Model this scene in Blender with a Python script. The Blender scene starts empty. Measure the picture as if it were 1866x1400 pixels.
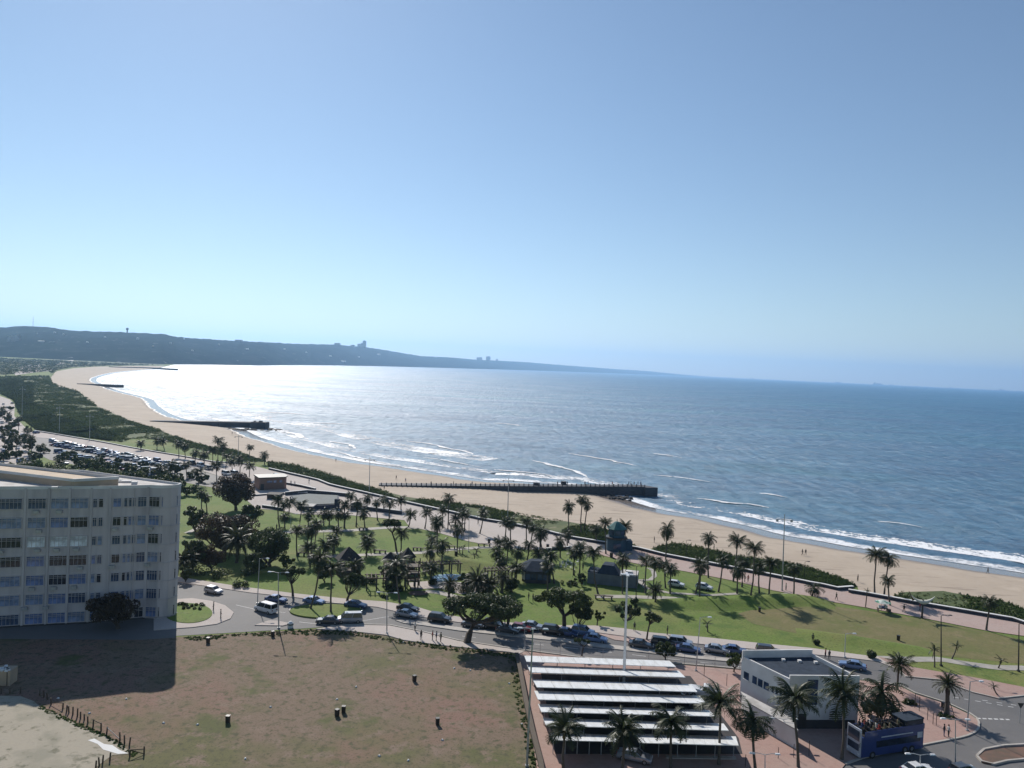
import bpy, bmesh, math, random
from mathutils import Vector, Matrix, noise
R = math.radians
random.seed(7)
sc = bpy.context.scene
C = sc.collection

# ---------------------------------------------------------------- camera, world, sun, exposure
CAM_H, FOC = 50.0, 1402.0                       # focal length in photograph pixels (1866 wide)
ROLL = math.atan(0.0448)
PITCH = math.atan(31.97 / FOC)
FW = Vector((0, math.cos(PITCH), -math.sin(PITCH)))
_r, _u = Vector((1, 0, 0)), Vector((0, math.sin(PITCH), math.cos(PITCH)))
RT = _r * math.cos(ROLL) + _u * math.sin(ROLL)
UP = -_r * math.sin(ROLL) + _u * math.cos(ROLL)
cam = bpy.data.cameras.new('camera')
cam.sensor_width = 36.0
cam.lens = 36.0 * FOC / 1866.0
cam.clip_start, cam.clip_end = 1.0, 90000.0
camo = bpy.data.objects.new('camera', cam)
C.objects.link(camo)
m = Matrix.Identity(4)
for i in range(3):
    m[i][0], m[i][1], m[i][2] = RT[i], UP[i], -FW[i]
m[2][3] = CAM_H
camo.matrix_world = m
sc.camera = camo

SUN_EL, SUN_AZ = R(36.5), math.atan((330 - 933) / FOC)
w = bpy.data.worlds.new("World")
sc.world = w
w.use_nodes = True
nt = w.node_tree
sky = nt.nodes.new('ShaderNodeTexSky')
sky.sky_type = 'NISHITA'
sky.sun_disc = False
sky.sun_elevation = SUN_EL
sky.sun_rotation = SUN_AZ
sky.altitude = 50
sky.air_density, sky.dust_density, sky.ozone_density = 1.0, 0.12, 2.0
nt.nodes['Background'].inputs[1].default_value = 0.09
nt.links.new(sky.outputs[0], nt.nodes['Background'].inputs[0])
sl = bpy.data.lights.new('sun', 'SUN')
sl.energy, sl.angle, sl.color = 5.0, R(0.53), (1.0, 0.94, 0.86)
so = bpy.data.objects.new('sun', sl)
C.objects.link(so)
sdir = Vector((math.sin(SUN_AZ) * math.cos(SUN_EL), math.cos(SUN_AZ) * math.cos(SUN_EL), math.sin(SUN_EL)))
so.rotation_euler = sdir.to_track_quat('Z', 'Y').to_euler()
sc.view_settings.view_transform = 'Standard'
sc.view_settings.look = 'None'
sc.view_settings.exposure = 0.0
sc.view_settings.gamma = 1.0
sc.render.engine = 'CYCLES'
cy = sc.cycles
cy.use_denoising = True
cy.max_bounces, cy.diffuse_bounces, cy.glossy_bounces, cy.transmission_bounces = 5, 2, 2, 3
cy.volume_bounces, cy.transparent_max_bounces = 2, 8
cy.caustics_reflective = cy.caustics_refractive = False
cy.sample_clamp_indirect = 4

# ---------------------------------------------------------------- pixel <-> place
def ray(px, py):
    return FW * FOC + RT * (px - 933) - UP * (py - 700)
def P(px, py, z=0.0):
    d = ray(px, py)
    t = (z - CAM_H) / d.z
    return Vector((d.x * t, d.y * t, z))
def PD(px, py, D):                              # point at ground distance D (along +Y)
    d = ray(px, py)
    t = D / d.y
    return Vector((d.x * t, d.y * t, CAM_H + d.z * t))
def proj(p):
    q = p - Vector((0, 0, CAM_H))
    s = q.dot(FW)
    return 933 + FOC * q.dot(RT) / s, 700 - FOC * q.dot(UP) / s
def hgt(b, ty):                                 # height above base point b whose image row is ty
    lo, hi = 0.0, 400.0
    for _ in range(30):
        mid = (lo + hi) / 2
        if proj(b + Vector((0, 0, mid)))[1] > ty: lo = mid
        else: hi = mid
    return lo
def mpp(b): return (b - Vector((0, 0, CAM_H))).dot(FW) / FOC   # metres per photo pixel there

# ---------------------------------------------------------------- materials
def newmat(name):
    m = bpy.data.materials.new(name)
    m.use_nodes = True
    return m, m.node_tree, m.node_tree.nodes['Principled BSDF']
def ramp(nt, fac, stops):
    r = nt.nodes.new('ShaderNodeValToRGB')
    e = r.color_ramp.elements
    while len(e) < len(stops): e.new(0.5)
    for k, (p, c) in enumerate(stops):
        e[k].position = p
        e[k].color = (*c, 1) if len(c) == 3 else c
    nt.links.new(fac, r.inputs[0])
    return r.outputs[0]
def coords(nt, scale=(1, 1, 1), kind='Object'):
    tc = nt.nodes.new('ShaderNodeTexCoord')
    mp = nt.nodes.new('ShaderNodeMapping')
    mp.inputs['Scale'].default_value = scale
    nt.links.new(tc.outputs[kind], mp.inputs[0])
    return mp.outputs[0]
def noi(nt, vec, scale, detail=4, rough=0.55, dist=0.0):
    n = nt.nodes.new('ShaderNodeTexNoise')
    n.inputs['Scale'].default_value = scale
    n.inputs['Detail'].default_value = detail
    n.inputs['Roughness'].default_value = rough
    n.inputs['Distortion'].default_value = dist
    nt.links.new(vec, n.inputs['Vector'])
    return n.outputs['Fac']
def mixc(nt, fac, a, b, mode='MIX'):
    x = nt.nodes.new('ShaderNodeMix')
    x.data_type = 'RGBA'
    x.blend_type = mode
    for sock, v in ((x.inputs[0], fac), (x.inputs[6], a), (x.inputs[7], b)):
        if isinstance(v, (int, float)): sock.default_value = v
        elif isinstance(v, tuple): sock.default_value = (*v, 1)
        else: nt.links.new(v, sock)
    return x.outputs[2]
def bump(nt, bs, h, strength, dist=0.1):
    b = nt.nodes.new('ShaderNodeBump')
    b.inputs['Strength'].default_value = strength
    b.inputs['Distance'].default_value = dist
    nt.links.new(h, b.inputs['Height'])
    nt.links.new(b.outputs[0], bs.inputs['Normal'])
def mat(name, a, b=None, scale=1.0, rough=0.8, metal=0.0, bmp=0.0, detail=4, lo=0.35, hi=0.65, spec=0.5, stretch=(1, 1, 1)):
    m, nt, bs = newmat(name)
    bs.inputs['Roughness'].default_value = rough
    bs.inputs['Metallic'].default_value = metal
    bs.inputs['Specular IOR Level'].default_value = spec
    if b is None: b = tuple(min(1, c * 0.82) for c in a)
    v = coords(nt, stretch)
    n = noi(nt, v, scale, detail)
    nt.links.new(ramp(nt, n, [(lo, a), (hi, b)]), bs.inputs['Base Color'])
    if bmp: bump(nt, bs, n, bmp)
    return m
def multimat(name, layers, rough=0.9, bmp=0.2, spec=0.3):
    """layers: list of (scale, detail, lo, hi, colour); each is laid over the ones before where its own noise is high"""
    m, nt, bs = newmat(name)
    bs.inputs['Roughness'].default_value = rough
    bs.inputs['Specular IOR Level'].default_value = spec
    tc = nt.nodes.new('ShaderNodeTexCoord')
    col = layers[0][4]
    last = None
    for k, (s, det, lo, hi, c) in enumerate(layers[1:]):
        mp = nt.nodes.new('ShaderNodeMapping')
        mp.inputs['Location'].default_value = (17.3 * k, -9.1 * k, 3.3 * k)
        nt.links.new(tc.outputs['Object'], mp.inputs[0])
        n = noi(nt, mp.outputs[0], s, det, 0.6)
        f = ramp(nt, n, [(lo, (0, 0, 0)), (hi, (1, 1, 1))])
        col = mixc(nt, f, col, c)
        last = n
    nt.links.new(col, bs.inputs['Base Color'])
    if bmp: bump(nt, bs, last, bmp)
    return m

M = {}
M['lawn'] = multimat('lawn_grass', [(0, 0, 0, 0, (0.122, 0.185, 0.03)), (0.035, 3, .47, .62, (0.18, 0.19, 0.055)), (0.11, 4, .5, .68, (0.08, 0.14, 0.022)),
                     (0.5, 6, .48, .66, (0.15, 0.19, 0.045)), (2.5, 5, .5, .72, (0.07, 0.09, 0.02))])
M['dry_lawn'] = multimat('dry_lawn_grass', [(0, 0, 0, 0, (0.17, 0.15, 0.062)), (0.06, 4, .45, .62, (0.125, 0.14, 0.04)), (0.35, 5, .5, .7, (0.21, 0.17, 0.085)), (2.5, 5, .5, .72, (0.11, 0.105, 0.04))])
M['lot'] = multimat('bare_lot_earth', [(0, 0, 0, 0, (0.185, 0.132, 0.092)), (0.04, 5, .47, .58, (0.125, 0.118, 0.05)), (0.028, 4, .51, .60, (0.215, 0.13, 0.098)),
                    (0.12, 6, .56, .66, (0.10, 0.105, 0.038)), (0.3, 6, .54, .64, (0.21, 0.15, 0.11)), (0.9, 6, .52, .66, (0.085, 0.08, 0.04)), (3.5, 5, .54, .68, (0.065, 0.06, 0.03))])
M['concrete'] = multimat('old_concrete', [(0, 0, 0, 0, (0.36, 0.32, 0.25)), (0.12, 4, .5, .6, (0.27, 0.25, 0.19)), (0.7, 5, .56, .66, (0.17, 0.16, 0.11)), (4, 3, .5, .8, (0.3, 0.27, 0.22))])
M['asphalt'] = multimat('asphalt', [(0, 0, 0, 0, (0.17, 0.16, 0.155)), (0.08, 4, .45, .65, (0.135, 0.13, 0.128)), (0.9, 5, .55, .75, (0.19, 0.18, 0.17)), (8, 2, .4, .8, (0.12, 0.12, 0.12))], rough=0.75)
M['pave'] = multimat('pale_paving', [(0, 0, 0, 0, (0.50, 0.44, 0.40)), (0.06, 4, .45, .65, (0.43, 0.38, 0.35)), (0.7, 5, .5, .75, (0.52, 0.47, 0.43)), (5, 2, .4, .8, (0.42, 0.37, 0.33))])
M['kerb'] = mat('kerb_concrete', (0.46, 0.42, 0.38), (0.36, 0.33, 0.29), 0.8)
M['path'] = mat('path_concrete', (0.40, 0.37, 0.33), (0.31, 0.29, 0.25), 0.6)
def brickmat(name, a, b, mort):
    m, nt, bs = newmat(name)
    bs.inputs['Roughness'].default_value = 0.85
    v = coords(nt)
    br = nt.nodes.new('ShaderNodeTexBrick')
    br.inputs['Scale'].default_value = 2.5
    br.inputs['Color1'].default_value = (*a, 1)
    br.inputs['Color2'].default_value = (*b, 1)
    br.inputs['Mortar'].default_value = (*mort, 1)
    nt.links.new(v, br.inputs['Vector'])
    n = noi(nt, v, 0.13, 5)
    n2 = noi(nt, v, 1.3, 5)
    c = mixc(nt, ramp(nt, n, [(.4, (0, 0, 0)), (.65, (.55, .55, .55))]), br.outputs[0], mort)
    c = mixc(nt, ramp(nt, n2, [(.5, (0, 0, 0)), (.8, (.5, .5, .5))]), c, tuple(x * .7 for x in b))
    nt.links.new(c, bs.inputs['Base Color'])
    return m
M['brickpave'] = brickmat('pink_brick_paving', (0.40, 0.24, 0.20), (0.34, 0.20, 0.165), (0.36, 0.28, 0.24))
M['prombrick'] = brickmat('promenade_brick', (0.44, 0.31, 0.27), (0.37, 0.26, 0.225), (0.42, 0.34, 0.30))
M['redbrick'] = brickmat('red_brick_wall', (0.24, 0.10, 0.075), (0.2, 0.09, 0.065), (0.2, 0.13, 0.1))
M['white_wall'] = mat('white_painted_wall', (0.72, 0.71, 0.69), (0.60, 0.59, 0.57), 0.3, bmp=.05)
M['cream_wall'] = mat('cream_render', (0.54, 0.50, 0.49), (0.40, 0.37, 0.37), 0.5, detail=8, bmp=.05, lo=.42, hi=.72, stretch=(1.4, 1.4, .22))
M['tan_wall'] = mat('tan_render', (0.50, 0.38, 0.26), (0.40, 0.31, 0.22), 0.4)
M['roof_felt'] = mat('pale_roof_felt', (0.50, 0.48, 0.46), (0.36, 0.34, 0.32), 0.5, lo=.4, hi=.6)
M['slate'] = mat('dark_slate_roof', (0.045, 0.06, 0.085), (0.03, 0.042, 0.06), 1.0, rough=0.95, spec=.2)
M['canopy'] = mat('canopy_sheet', (0.72, 0.73, 0.73), (0.50, 0.50, 0.47), 0.5, rough=0.4, bmp=0.03, stretch=(3, .4, 1), lo=.4, hi=.8)
M['metal'] = mat('galvanised_metal', (0.45, 0.46, 0.47), (0.36, 0.37, 0.38), 2, rough=0.45, metal=0.4)
M['darkmetal'] = mat('dark_metal', (0.035, 0.035, 0.037), (0.02, 0.02, 0.022), 2, rough=0.5)
M['wood'] = mat('weathered_wood', (0.11, 0.08, 0.055), (0.06, 0.045, 0.03), 3, bmp=.3, stretch=(4, 4, .6))
M['darkthatch'] = mat('dark_thatch', (0.035, 0.03, 0.028), (0.018, 0.016, 0.016), 3, bmp=.5)
M['teal'] = mat('teal_painted_cladding', (0.03, 0.085, 0.13), (0.02, 0.06, 0.10), 1.2)
M['pier'] = mat('tarred_pier_concrete', (0.06, 0.065, 0.08), (0.035, 0.038, 0.05), 0.7, bmp=.3, stretch=(1, 1, 4))
M['deck'] = mat('pier_deck_concrete', (0.26, 0.24, 0.22), (0.18, 0.17, 0.16), 0.7)
M['rock'] = mat('wet_rock', (0.06, 0.055, 0.05), (0.03, 0.03, 0.03), 1.4, bmp=.8)
M['bark'] = mat('bark', (0.085, 0.065, 0.048), (0.04, 0.03, 0.024), 3, bmp=.5, stretch=(2, 2, .6))
M['palmbark'] = mat('palm_bark', (0.12, 0.10, 0.08), (0.06, 0.05, 0.04), 3, bmp=.5, stretch=(1, 1, 6))
def leafmat(name, a, b, c, s=1.2, spec=.35, rough=.5):
    m, nt, bs = newmat(name)
    bs.inputs['Roughness'].default_value = rough
    bs.inputs['Specular IOR Level'].default_value = spec
    v = coords(nt)
    n = noi(nt, v, s, 4)
    col = ramp(nt, n, [(.3, a), (.5, b), (.72, c)])
    nt.links.new(col, bs.inputs['Base Color'])
    tr = nt.nodes.new('ShaderNodeBsdfTranslucent')
    nt.links.new(col, tr.inputs[0])
    mx = nt.nodes.new('ShaderNodeMixShader')
    mx.inputs[0].default_value = 0.32
    nt.links.new(bs.outputs[0], mx.inputs[1])
    nt.links.new(tr.outputs[0], mx.inputs[2])
    nt.links.new(mx.outputs[0], nt.nodes['Material Output'].inputs[0])
    return m
M['leaf'] = leafmat('tree_foliage', (0.035, 0.052, 0.014), (0.06, 0.085, 0.02), (0.11, 0.135, 0.035))
M['leafdark'] = leafmat('dark_tree_foliage', (0.026, 0.044, 0.016), (0.048, 0.07, 0.023), (0.095, 0.115, 0.036))
M['leafred'] = leafmat('bronze_tree_foliage', (0.045, 0.03, 0.022), (0.065, 0.045, 0.028), (0.10, 0.075, 0.04))
M['frond'] = leafmat('palm_frond', (0.022, 0.034, 0.012), (0.036, 0.048, 0.017), (0.07, 0.08, 0.03))
M['datefrond'] = leafmat('date_palm_frond', (0.035, 0.042, 0.02), (0.055, 0.062, 0.028), (0.10, 0.10, 0.05))
M['scrub'] = leafmat('dune_scrub_foliage', (0.035, 0.062, 0.02), (0.062, 0.098, 0.03), (0.11, 0.145, 0.05), 0.12, .05, .9)
M['thicket'] = leafmat('thicket_foliage', (0.02, 0.038, 0.016), (0.035, 0.06, 0.022), (0.07, 0.095, 0.035), .1, .05, .9)
M['dunefloor'] = multimat('dune_floor', [(0, 0, 0, 0, (0.075, 0.10, 0.035)), (0.08, 4, .5, .6, (0.13, 0.14, 0.06)), (0.3, 5, .60, .70, (0.34, 0.28, 0.19))])
M['farhill'] = multimat('hill_forest', [(0, 0, 0, 0, (0.009, 0.015, 0.014)), (0.0035, 5, .45, .6, (0.015, 0.024, 0.018)), (0.012, 5, .55, .68, (0.035, 0.037, 0.035)), (0.03, 3, .67, .72, (0.2, 0.19, 0.18))], bmp=0, spec=0)
M['tower'] = mat('far_tower_block', (0.30, 0.29, 0.28), (0.2, 0.2, 0.2), .05)
M['farwhite'] = mat('far_white_house', (0.75, 0.74, 0.72), (0.6, 0.6, 0.58), .05)
M['ship'] = mat('ship_hull', (0.05, 0.04, 0.045), (0.03, 0.03, 0.03), .05)
M['blackplastic'] = mat('black_plastic', (0.02, 0.016, 0.016), (0.012, 0.01, 0.01), 2, rough=.5)
M['tyre'] = mat('tyre_rubber', (0.02, 0.02, 0.02), (0.012, 0.012, 0.012), 3)
M['rim'] = mat('wheel_rim', (0.4, 0.4, 0.42), (0.3, 0.3, 0.32), 3, rough=.35, metal=.7)
M['lampglass'] = mat('lamp_lens', (0.75, 0.76, 0.78), (0.65, 0.66, 0.68), 3, rough=.25)
M['redlens'] = mat('tail_lamp_lens', (0.25, 0.01, 0.01), (0.2, 0.01, 0.01), 3, rough=.25)
M['paint_white'] = mat('road_marking_paint', (0.68, 0.67, 0.65), (0.5, 0.49, 0.48), 1.5, lo=.4, hi=.7)
M['earth'] = mat('red_earth', (0.17, 0.09, 0.06), (0.11, 0.075, 0.05), .8, bmp=.3)
M['hedge'] = leafmat('hedge_foliage', (0.03, 0.05, 0.015), (0.045, 0.07, 0.02), (0.075, 0.10, 0.03))
M['sail'] = mat('sail_fabric', (0.62, 0.62, 0.55), (0.55, 0.55, 0.48), 1)
M['skin'] = mat('skin', (0.12, 0.065, 0.045), (0.10, 0.055, 0.04), 3, rough=.6)
M['hair'] = mat('black_hair', (0.012, 0.01, 0.01), (0.02, 0.016, 0.014), 5)
def glassmat(name, c, rough=0.06, s=.6):
    m, nt, bs = newmat(name)
    v = coords(nt)
    n = noi(nt, v, s, 3)
    nt.links.new(ramp(nt, n, [(.4, c), (.62, tuple(x * 2.2 + .01 for x in c))]), bs.inputs['Base Color'])
    bs.inputs['Roughness'].default_value = rough
    bs.inputs['Specular IOR Level'].default_value = 0.5
    return m
M['glass'] = glassmat('window_glass', (0.03, 0.045, 0.08))
M['curtain'] = glassmat('curtained_window_glass', (0.12, 0.15, 0.22))
M['carglass'] = glassmat('car_glass', (0.012, 0.015, 0.02))
def carpaint(name, c, metal=0.25):
    m, nt, bs = newmat(name)
    v = coords(nt)
    n = noi(nt, v, 1.2, 4)
    nt.links.new(ramp(nt, n, [(.4, c), (.75, tuple(x * .8 for x in c))]), bs.inputs['Base Color'])
    bs.inputs['Roughness'].default_value = 0.32
    bs.inputs['Metallic'].default_value = metal
    bs.inputs['Coat Weight'].default_value = 0.6
    bs.inputs['Coat Roughness'].default_value = 0.08
    return m
PAINT = {'white': carpaint('white_car_paint', (0.7, 0.7, 0.7), 0), 'silver': carpaint('silver_car_paint', (0.36, 0.38, 0.42), .5),
         'blue': carpaint('blue_car_paint', (0.05, 0.09, 0.22)), 'light blue': carpaint('light_blue_car_paint', (0.16, 0.24, 0.42)),
         'black': carpaint('black_car_paint', (0.02, 0.02, 0.024)), 'dark grey': carpaint('grey_car_paint', (0.07, 0.075, 0.085)),
         'red': carpaint('red_car_paint', (0.22, 0.025, 0.02))}

# ---------------------------------------------------------------- mesh building
class MB:
    def __init__(s): s.v, s.f, s.m, s.uv = [], [], [], {}
    def poly(s, pts, mi=0):
        n = len(s.v); s.v += [tuple(p) for p in pts]; s.f.append(tuple(range(n, n + len(pts)))); s.m.append(mi); return s
    def box(s, c, d, rz=0.0, mi=0, taper=1.0):
        x, y, z = d[0] / 2, d[1] / 2, d[2] / 2
        n = len(s.v); ca, sa = math.cos(rz), math.sin(rz)
        for k in (-1, 1):
            t = taper if k == 1 else 1.0
            for a, b in ((-1, -1), (1, -1), (1, 1), (-1, 1)):
                X, Y = a * x * t, b * y * t
                s.v.append((c[0] + X * ca - Y * sa, c[1] + X * sa + Y * ca, c[2] + k * z))
        for q in ((0, 3, 2, 1), (4, 5, 6, 7), (0, 1, 5, 4), (1, 2, 6, 5), (2, 3, 7, 6), (3, 0, 4, 7)):
            s.f.append(tuple(n + i for i in q)); s.m.append(mi)
        return s
    def tube(s, pts, rad, seg=6, mi=0, cap=True):
        n0 = len(s.v); pts = [Vector(p) for p in pts]
        for i, p in enumerate(pts):
            t = (pts[min(i + 1, len(pts) - 1)] - pts[max(i - 1, 0)]).normalized()
            a = t.cross(Vector((0, 0, 1)))
            if a.length < .05: a = t.cross(Vector((1, 0, 0)))
            a.normalize(); b = t.cross(a)
            r = rad[i] if isinstance(rad, (list, tuple)) else rad
            for k in range(seg):
                an = 2 * math.pi * k / seg
                s.v.append(tuple(p + a * (r * math.cos(an)) + b * (r * math.sin(an))))
        for i in range(len(pts) - 1):
            for k in range(seg):
                k2 = (k + 1) % seg
                s.f.append((n0 + i * seg + k, n0 + i * seg + k2, n0 + (i + 1) * seg + k2, n0 + (i + 1) * seg + k)); s.m.append(mi)
        if cap:
            s.f.append(tuple(n0 + k for k in range(seg))); s.m.append(mi)
            s.f.append(tuple(n0 + (len(pts) - 1) * seg + k for k in reversed(range(seg)))); s.m.append(mi)
        return s
    def prism(s, pts, z0, z1, mi=0, top=None):
        pts = [Vector((p[0], p[1], 0)) for p in pts]; n = len(s.v); k = len(pts)
        top = top or pts
        s.v += [(p.x, p.y, z0) for p in pts] + [(p[0], p[1], z1) for p in top]
        s.f.append(tuple(range(n + k - 1, n - 1, -1))); s.m.append(mi)
        s.f.append(tuple(range(n + k, n + 2 * k))); s.m.append(mi)
        for i in range(k):
            j = (i + 1) % k
            s.f.append((n + i, n + j, n + k + j, n + k + i)); s.m.append(mi)
        return s
    def mesh(s, name, mats, smooth=False):
        me = bpy.data.meshes.new(name)
        me.from_pydata(s.v, [], s.f)
        for mt in (mats if isinstance(mats, (list, tuple)) else [mats]): me.materials.append(mt)
        me.polygons.foreach_set('material_index', s.m)
        if smooth: me.polygons.foreach_set('use_smooth', [True] * len(me.polygons))
        me.update()
        return me
    def obj(s, name, mats, parent=None, smooth=False, fix=False):
        me = s.mesh(name, mats, smooth)
        if fix:
            bm = bmesh.new(); bm.from_mesh(me)
            bmesh.ops.triangulate(bm, faces=[f for f in bm.faces if len(f.verts) > 4])
            bmesh.ops.recalc_face_normals(bm, faces=bm.faces)
            bm.to_mesh(me); bm.free()
        return link(name, me, parent)
def link(name, me, parent=None, loc=None):
    o = bpy.data.objects.new(name, me); C.objects.link(o)
    if parent: o.parent = parent
    if loc is not None: o.location = loc
    return o
def tag(o, label=None, cat=None, group=None, kind=None):
    if label: o['label'] = label
    if cat: o['category'] = cat
    if group: o['group'] = group
    if kind: o['kind'] = kind
    return o
def thing(name, label, cat, loc=(0, 0, 0), rz=0.0, group=None):
    o = bpy.data.objects.new(name, None); C.objects.link(o)
    o.location = loc; o.rotation_euler = (0, 0, rz); o.empty_display_size = 0.5
    return tag(o, label, cat, group)
def struct(o, kind='structure'): o['kind'] = kind; return o
ONES = 'first second third fourth fifth sixth seventh eighth ninth tenth eleventh twelfth thirteenth fourteenth fifteenth sixteenth seventeenth eighteenth nineteenth'.split()
TENS = {2: 'twent', 3: 'thirt', 4: 'fort', 5: 'fift', 6: 'sixt', 7: 'sevent', 8: 'eight', 9: 'ninet'}
def nth(n):
    if n < 20: return ONES[n - 1]
    t, o = divmod(n, 10)
    return TENS[t] + ('ieth' if o == 0 else 'y-' + ONES[o - 1])

# ---------------------------------------------------------------- lines on the ground
def smooth_line(pts, step):
    out = []
    n = len(pts)
    for i in range(n - 1):
        p0, p1, p2, p3 = pts[max(i - 1, 0)], pts[i], pts[i + 1], pts[min(i + 2, n - 1)]
        k = max(1, int((p2 - p1).length / step))
        for j in range(k):
            t = j / k
            q = 0.5 * ((2 * p1) + (p2 - p0) * t + (2 * p0 - 5 * p1 + 4 * p2 - p3) * t * t + (3 * p1 - p0 - 3 * p2 + p3) * t ** 3)
            out.append(q)
    out.append(pts[-1])
    return out
def offset_line(pts, d):                        # positive: to the right of travel
    out = []
    for i, p in enumerate(pts):
        t = pts[min(i + 1, len(pts) - 1)] - pts[max(i - 1, 0)]
        t.z = 0
        t.normalize()
        out.append(Vector((p.x + t.y * d, p.y - t.x * d, p.z)))
    return out
def px_poly(pts, z=0.0): return [P(x, y, z) for x, y in pts]
def sheet(name, pts, z, material, thick=0.0, kind='structure', step=0):
    pp = [P(x, y, z) if not isinstance(x, Vector) else x for x, y in pts]
    mb = MB()
    if thick: mb.prism(pp, z - thick, z)
    else: mb.poly([(p.x, p.y, z) for p in pp])
    o = mb.obj(name, material, fix=True)
    if not thick:
        for p in o.data.polygons[:1]:
            if p.normal.z < 0: o.data.flip_normals()
    return struct(o, kind)

# ---------------------------------------------------------------- sea
def sea_material():
    m, nt, bs = newmat('sea_water')
    tc = nt.nodes.new('ShaderNodeTexCoord')
    mp = nt.nodes.new('ShaderNodeMapping')
    mp.inputs['Rotation'].default_value = (0, 0, R(32))
    mp.inputs['Scale'].default_value = (1, 2.6, 1)
    nt.links.new(tc.outputs['Object'], mp.inputs[0])
    v = mp.outputs[0]
    big = noi(nt, v, 0.0035, 4, 0.6, 0.4)
    mid = noi(nt, v, 0.03, 4, 0.6, 0.3)
    ch = noi(nt, v, 0.16, 8, 0.72, 0.6)
    col = ramp(nt, big, [(.35, (0.004, 0.10, 0.22)), (.55, (0.007, 0.13, 0.25)), (.72, (0.012, 0.16, 0.25))])
    col = mixc(nt, ramp(nt, mid, [(.5, (0, 0, 0)), (.75, (.6, .6, .6))]), col, (0.03, 0.19, 0.33))
    nt.links.new(col, bs.inputs['Base Color'])
    gl = noi(nt, v, 0.055, 9, 0.85, 0.3)
    gl2 = noi(nt, v, 0.006, 5, 0.7, 0.6)
    ad = nt.nodes.new('ShaderNodeMath'); ad.operation = 'MULTIPLY_ADD'
    nt.links.new(gl2, ad.inputs[0]); ad.inputs[1].default_value = 0.8; nt.links.new(gl, ad.inputs[2])
    sb = nt.nodes.new('ShaderNodeMath'); sb.operation = 'SUBTRACT'; sb.inputs[1].default_value = 0.4
    nt.links.new(ad.outputs[0], sb.inputs[0])
    nt.links.new(ramp(nt, sb.outputs[0], [(.38, (.35, .35, .35)), (.5, (.49, .49, .49)), (.62, (.61, .61, .61))]), bs.inputs['Roughness'])
    bs.inputs['Specular IOR Level'].default_value = 1.0
    bs.inputs['IOR'].default_value = 1.45
    b1 = nt.nodes.new('ShaderNodeBump')
    b1.inputs['Strength'].default_value = 0.9
    b1.inputs['Distance'].default_value = 2.2
    nt.links.new(ch, b1.inputs['Height'])
    b2 = nt.nodes.new('ShaderNodeBump')
    b2.inputs['Strength'].default_value = 0.8
    b2.inputs['Distance'].default_value = 3.0
    nt.links.new(mid, b2.inputs['Height'])
    nt.links.new(b2.outputs[0], b1.inputs['Normal'])
    # facets of the chop, resolved by the samples: tilt the normal by vector noise
    acc = b1.outputs[0]
    mp2 = nt.nodes.new('ShaderNodeMapping'); mp2.inputs['Scale'].default_value = (.22, .06, 1); nt.links.new(tc.outputs['Object'], mp2.inputs[0])
    for sc_, k_, v in ((1.0, 1.6, mp2.outputs[0]), (0.55, 0.8, v)):
        n_ = nt.nodes.new('ShaderNodeTexNoise'); n_.inputs['Scale'].default_value = sc_; n_.inputs['Detail'].default_value = 4; n_.inputs['Roughness'].default_value = .65
        nt.links.new(v, n_.inputs['Vector'])
        s1 = nt.nodes.new('ShaderNodeVectorMath'); s1.operation = 'SUBTRACT'; s1.inputs[1].default_value = (.5, .5, .5)
        nt.links.new(n_.outputs['Color'], s1.inputs[0])
        s2 = nt.nodes.new('ShaderNodeVectorMath'); s2.operation = 'MULTIPLY_ADD'; s2.inputs[1].default_value = (k_, k_, 0)
        nt.links.new(s1.outputs[0], s2.inputs[0]); nt.links.new(acc, s2.inputs[2])
        acc = s2.outputs[0]
    nz = nt.nodes.new('ShaderNodeVectorMath'); nz.operation = 'NORMALIZE'
    nt.links.new(acc, nz.inputs[0])
    nt.links.new(nz.outputs[0], bs.inputs['Normal'])
    return m
M['sea'] = sea_material()
mb = MB()
N = 96
rings = [40, 90, 150, 250, 400, 700, 1200, 2200, 4500, 9000, 16000, 25500]
mb.v.append((0, 0, -1))
for r in rings:
    for k in range(N):
        a = 2 * math.pi * k / N
        mb.v.append((r * math.sin(a), r * math.cos(a), -1))
for k in range(N):
    mb.f.append((0, 1 + (k + 1) % N, 1 + k)); mb.m.append(0)
for i in range(len(rings) - 1):
    for k in range(N):
        a, b = 1 + i * N + k, 1 + i * N + (k + 1) % N
        mb.f.append((a, b, b + N, a + N)); mb.m.append(0)
sea = mb.obj('sea', M['sea'], fix=True)
if sea.data.polygons[0].normal.z < 0: sea.data.flip_normals()
struct(sea)

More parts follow.
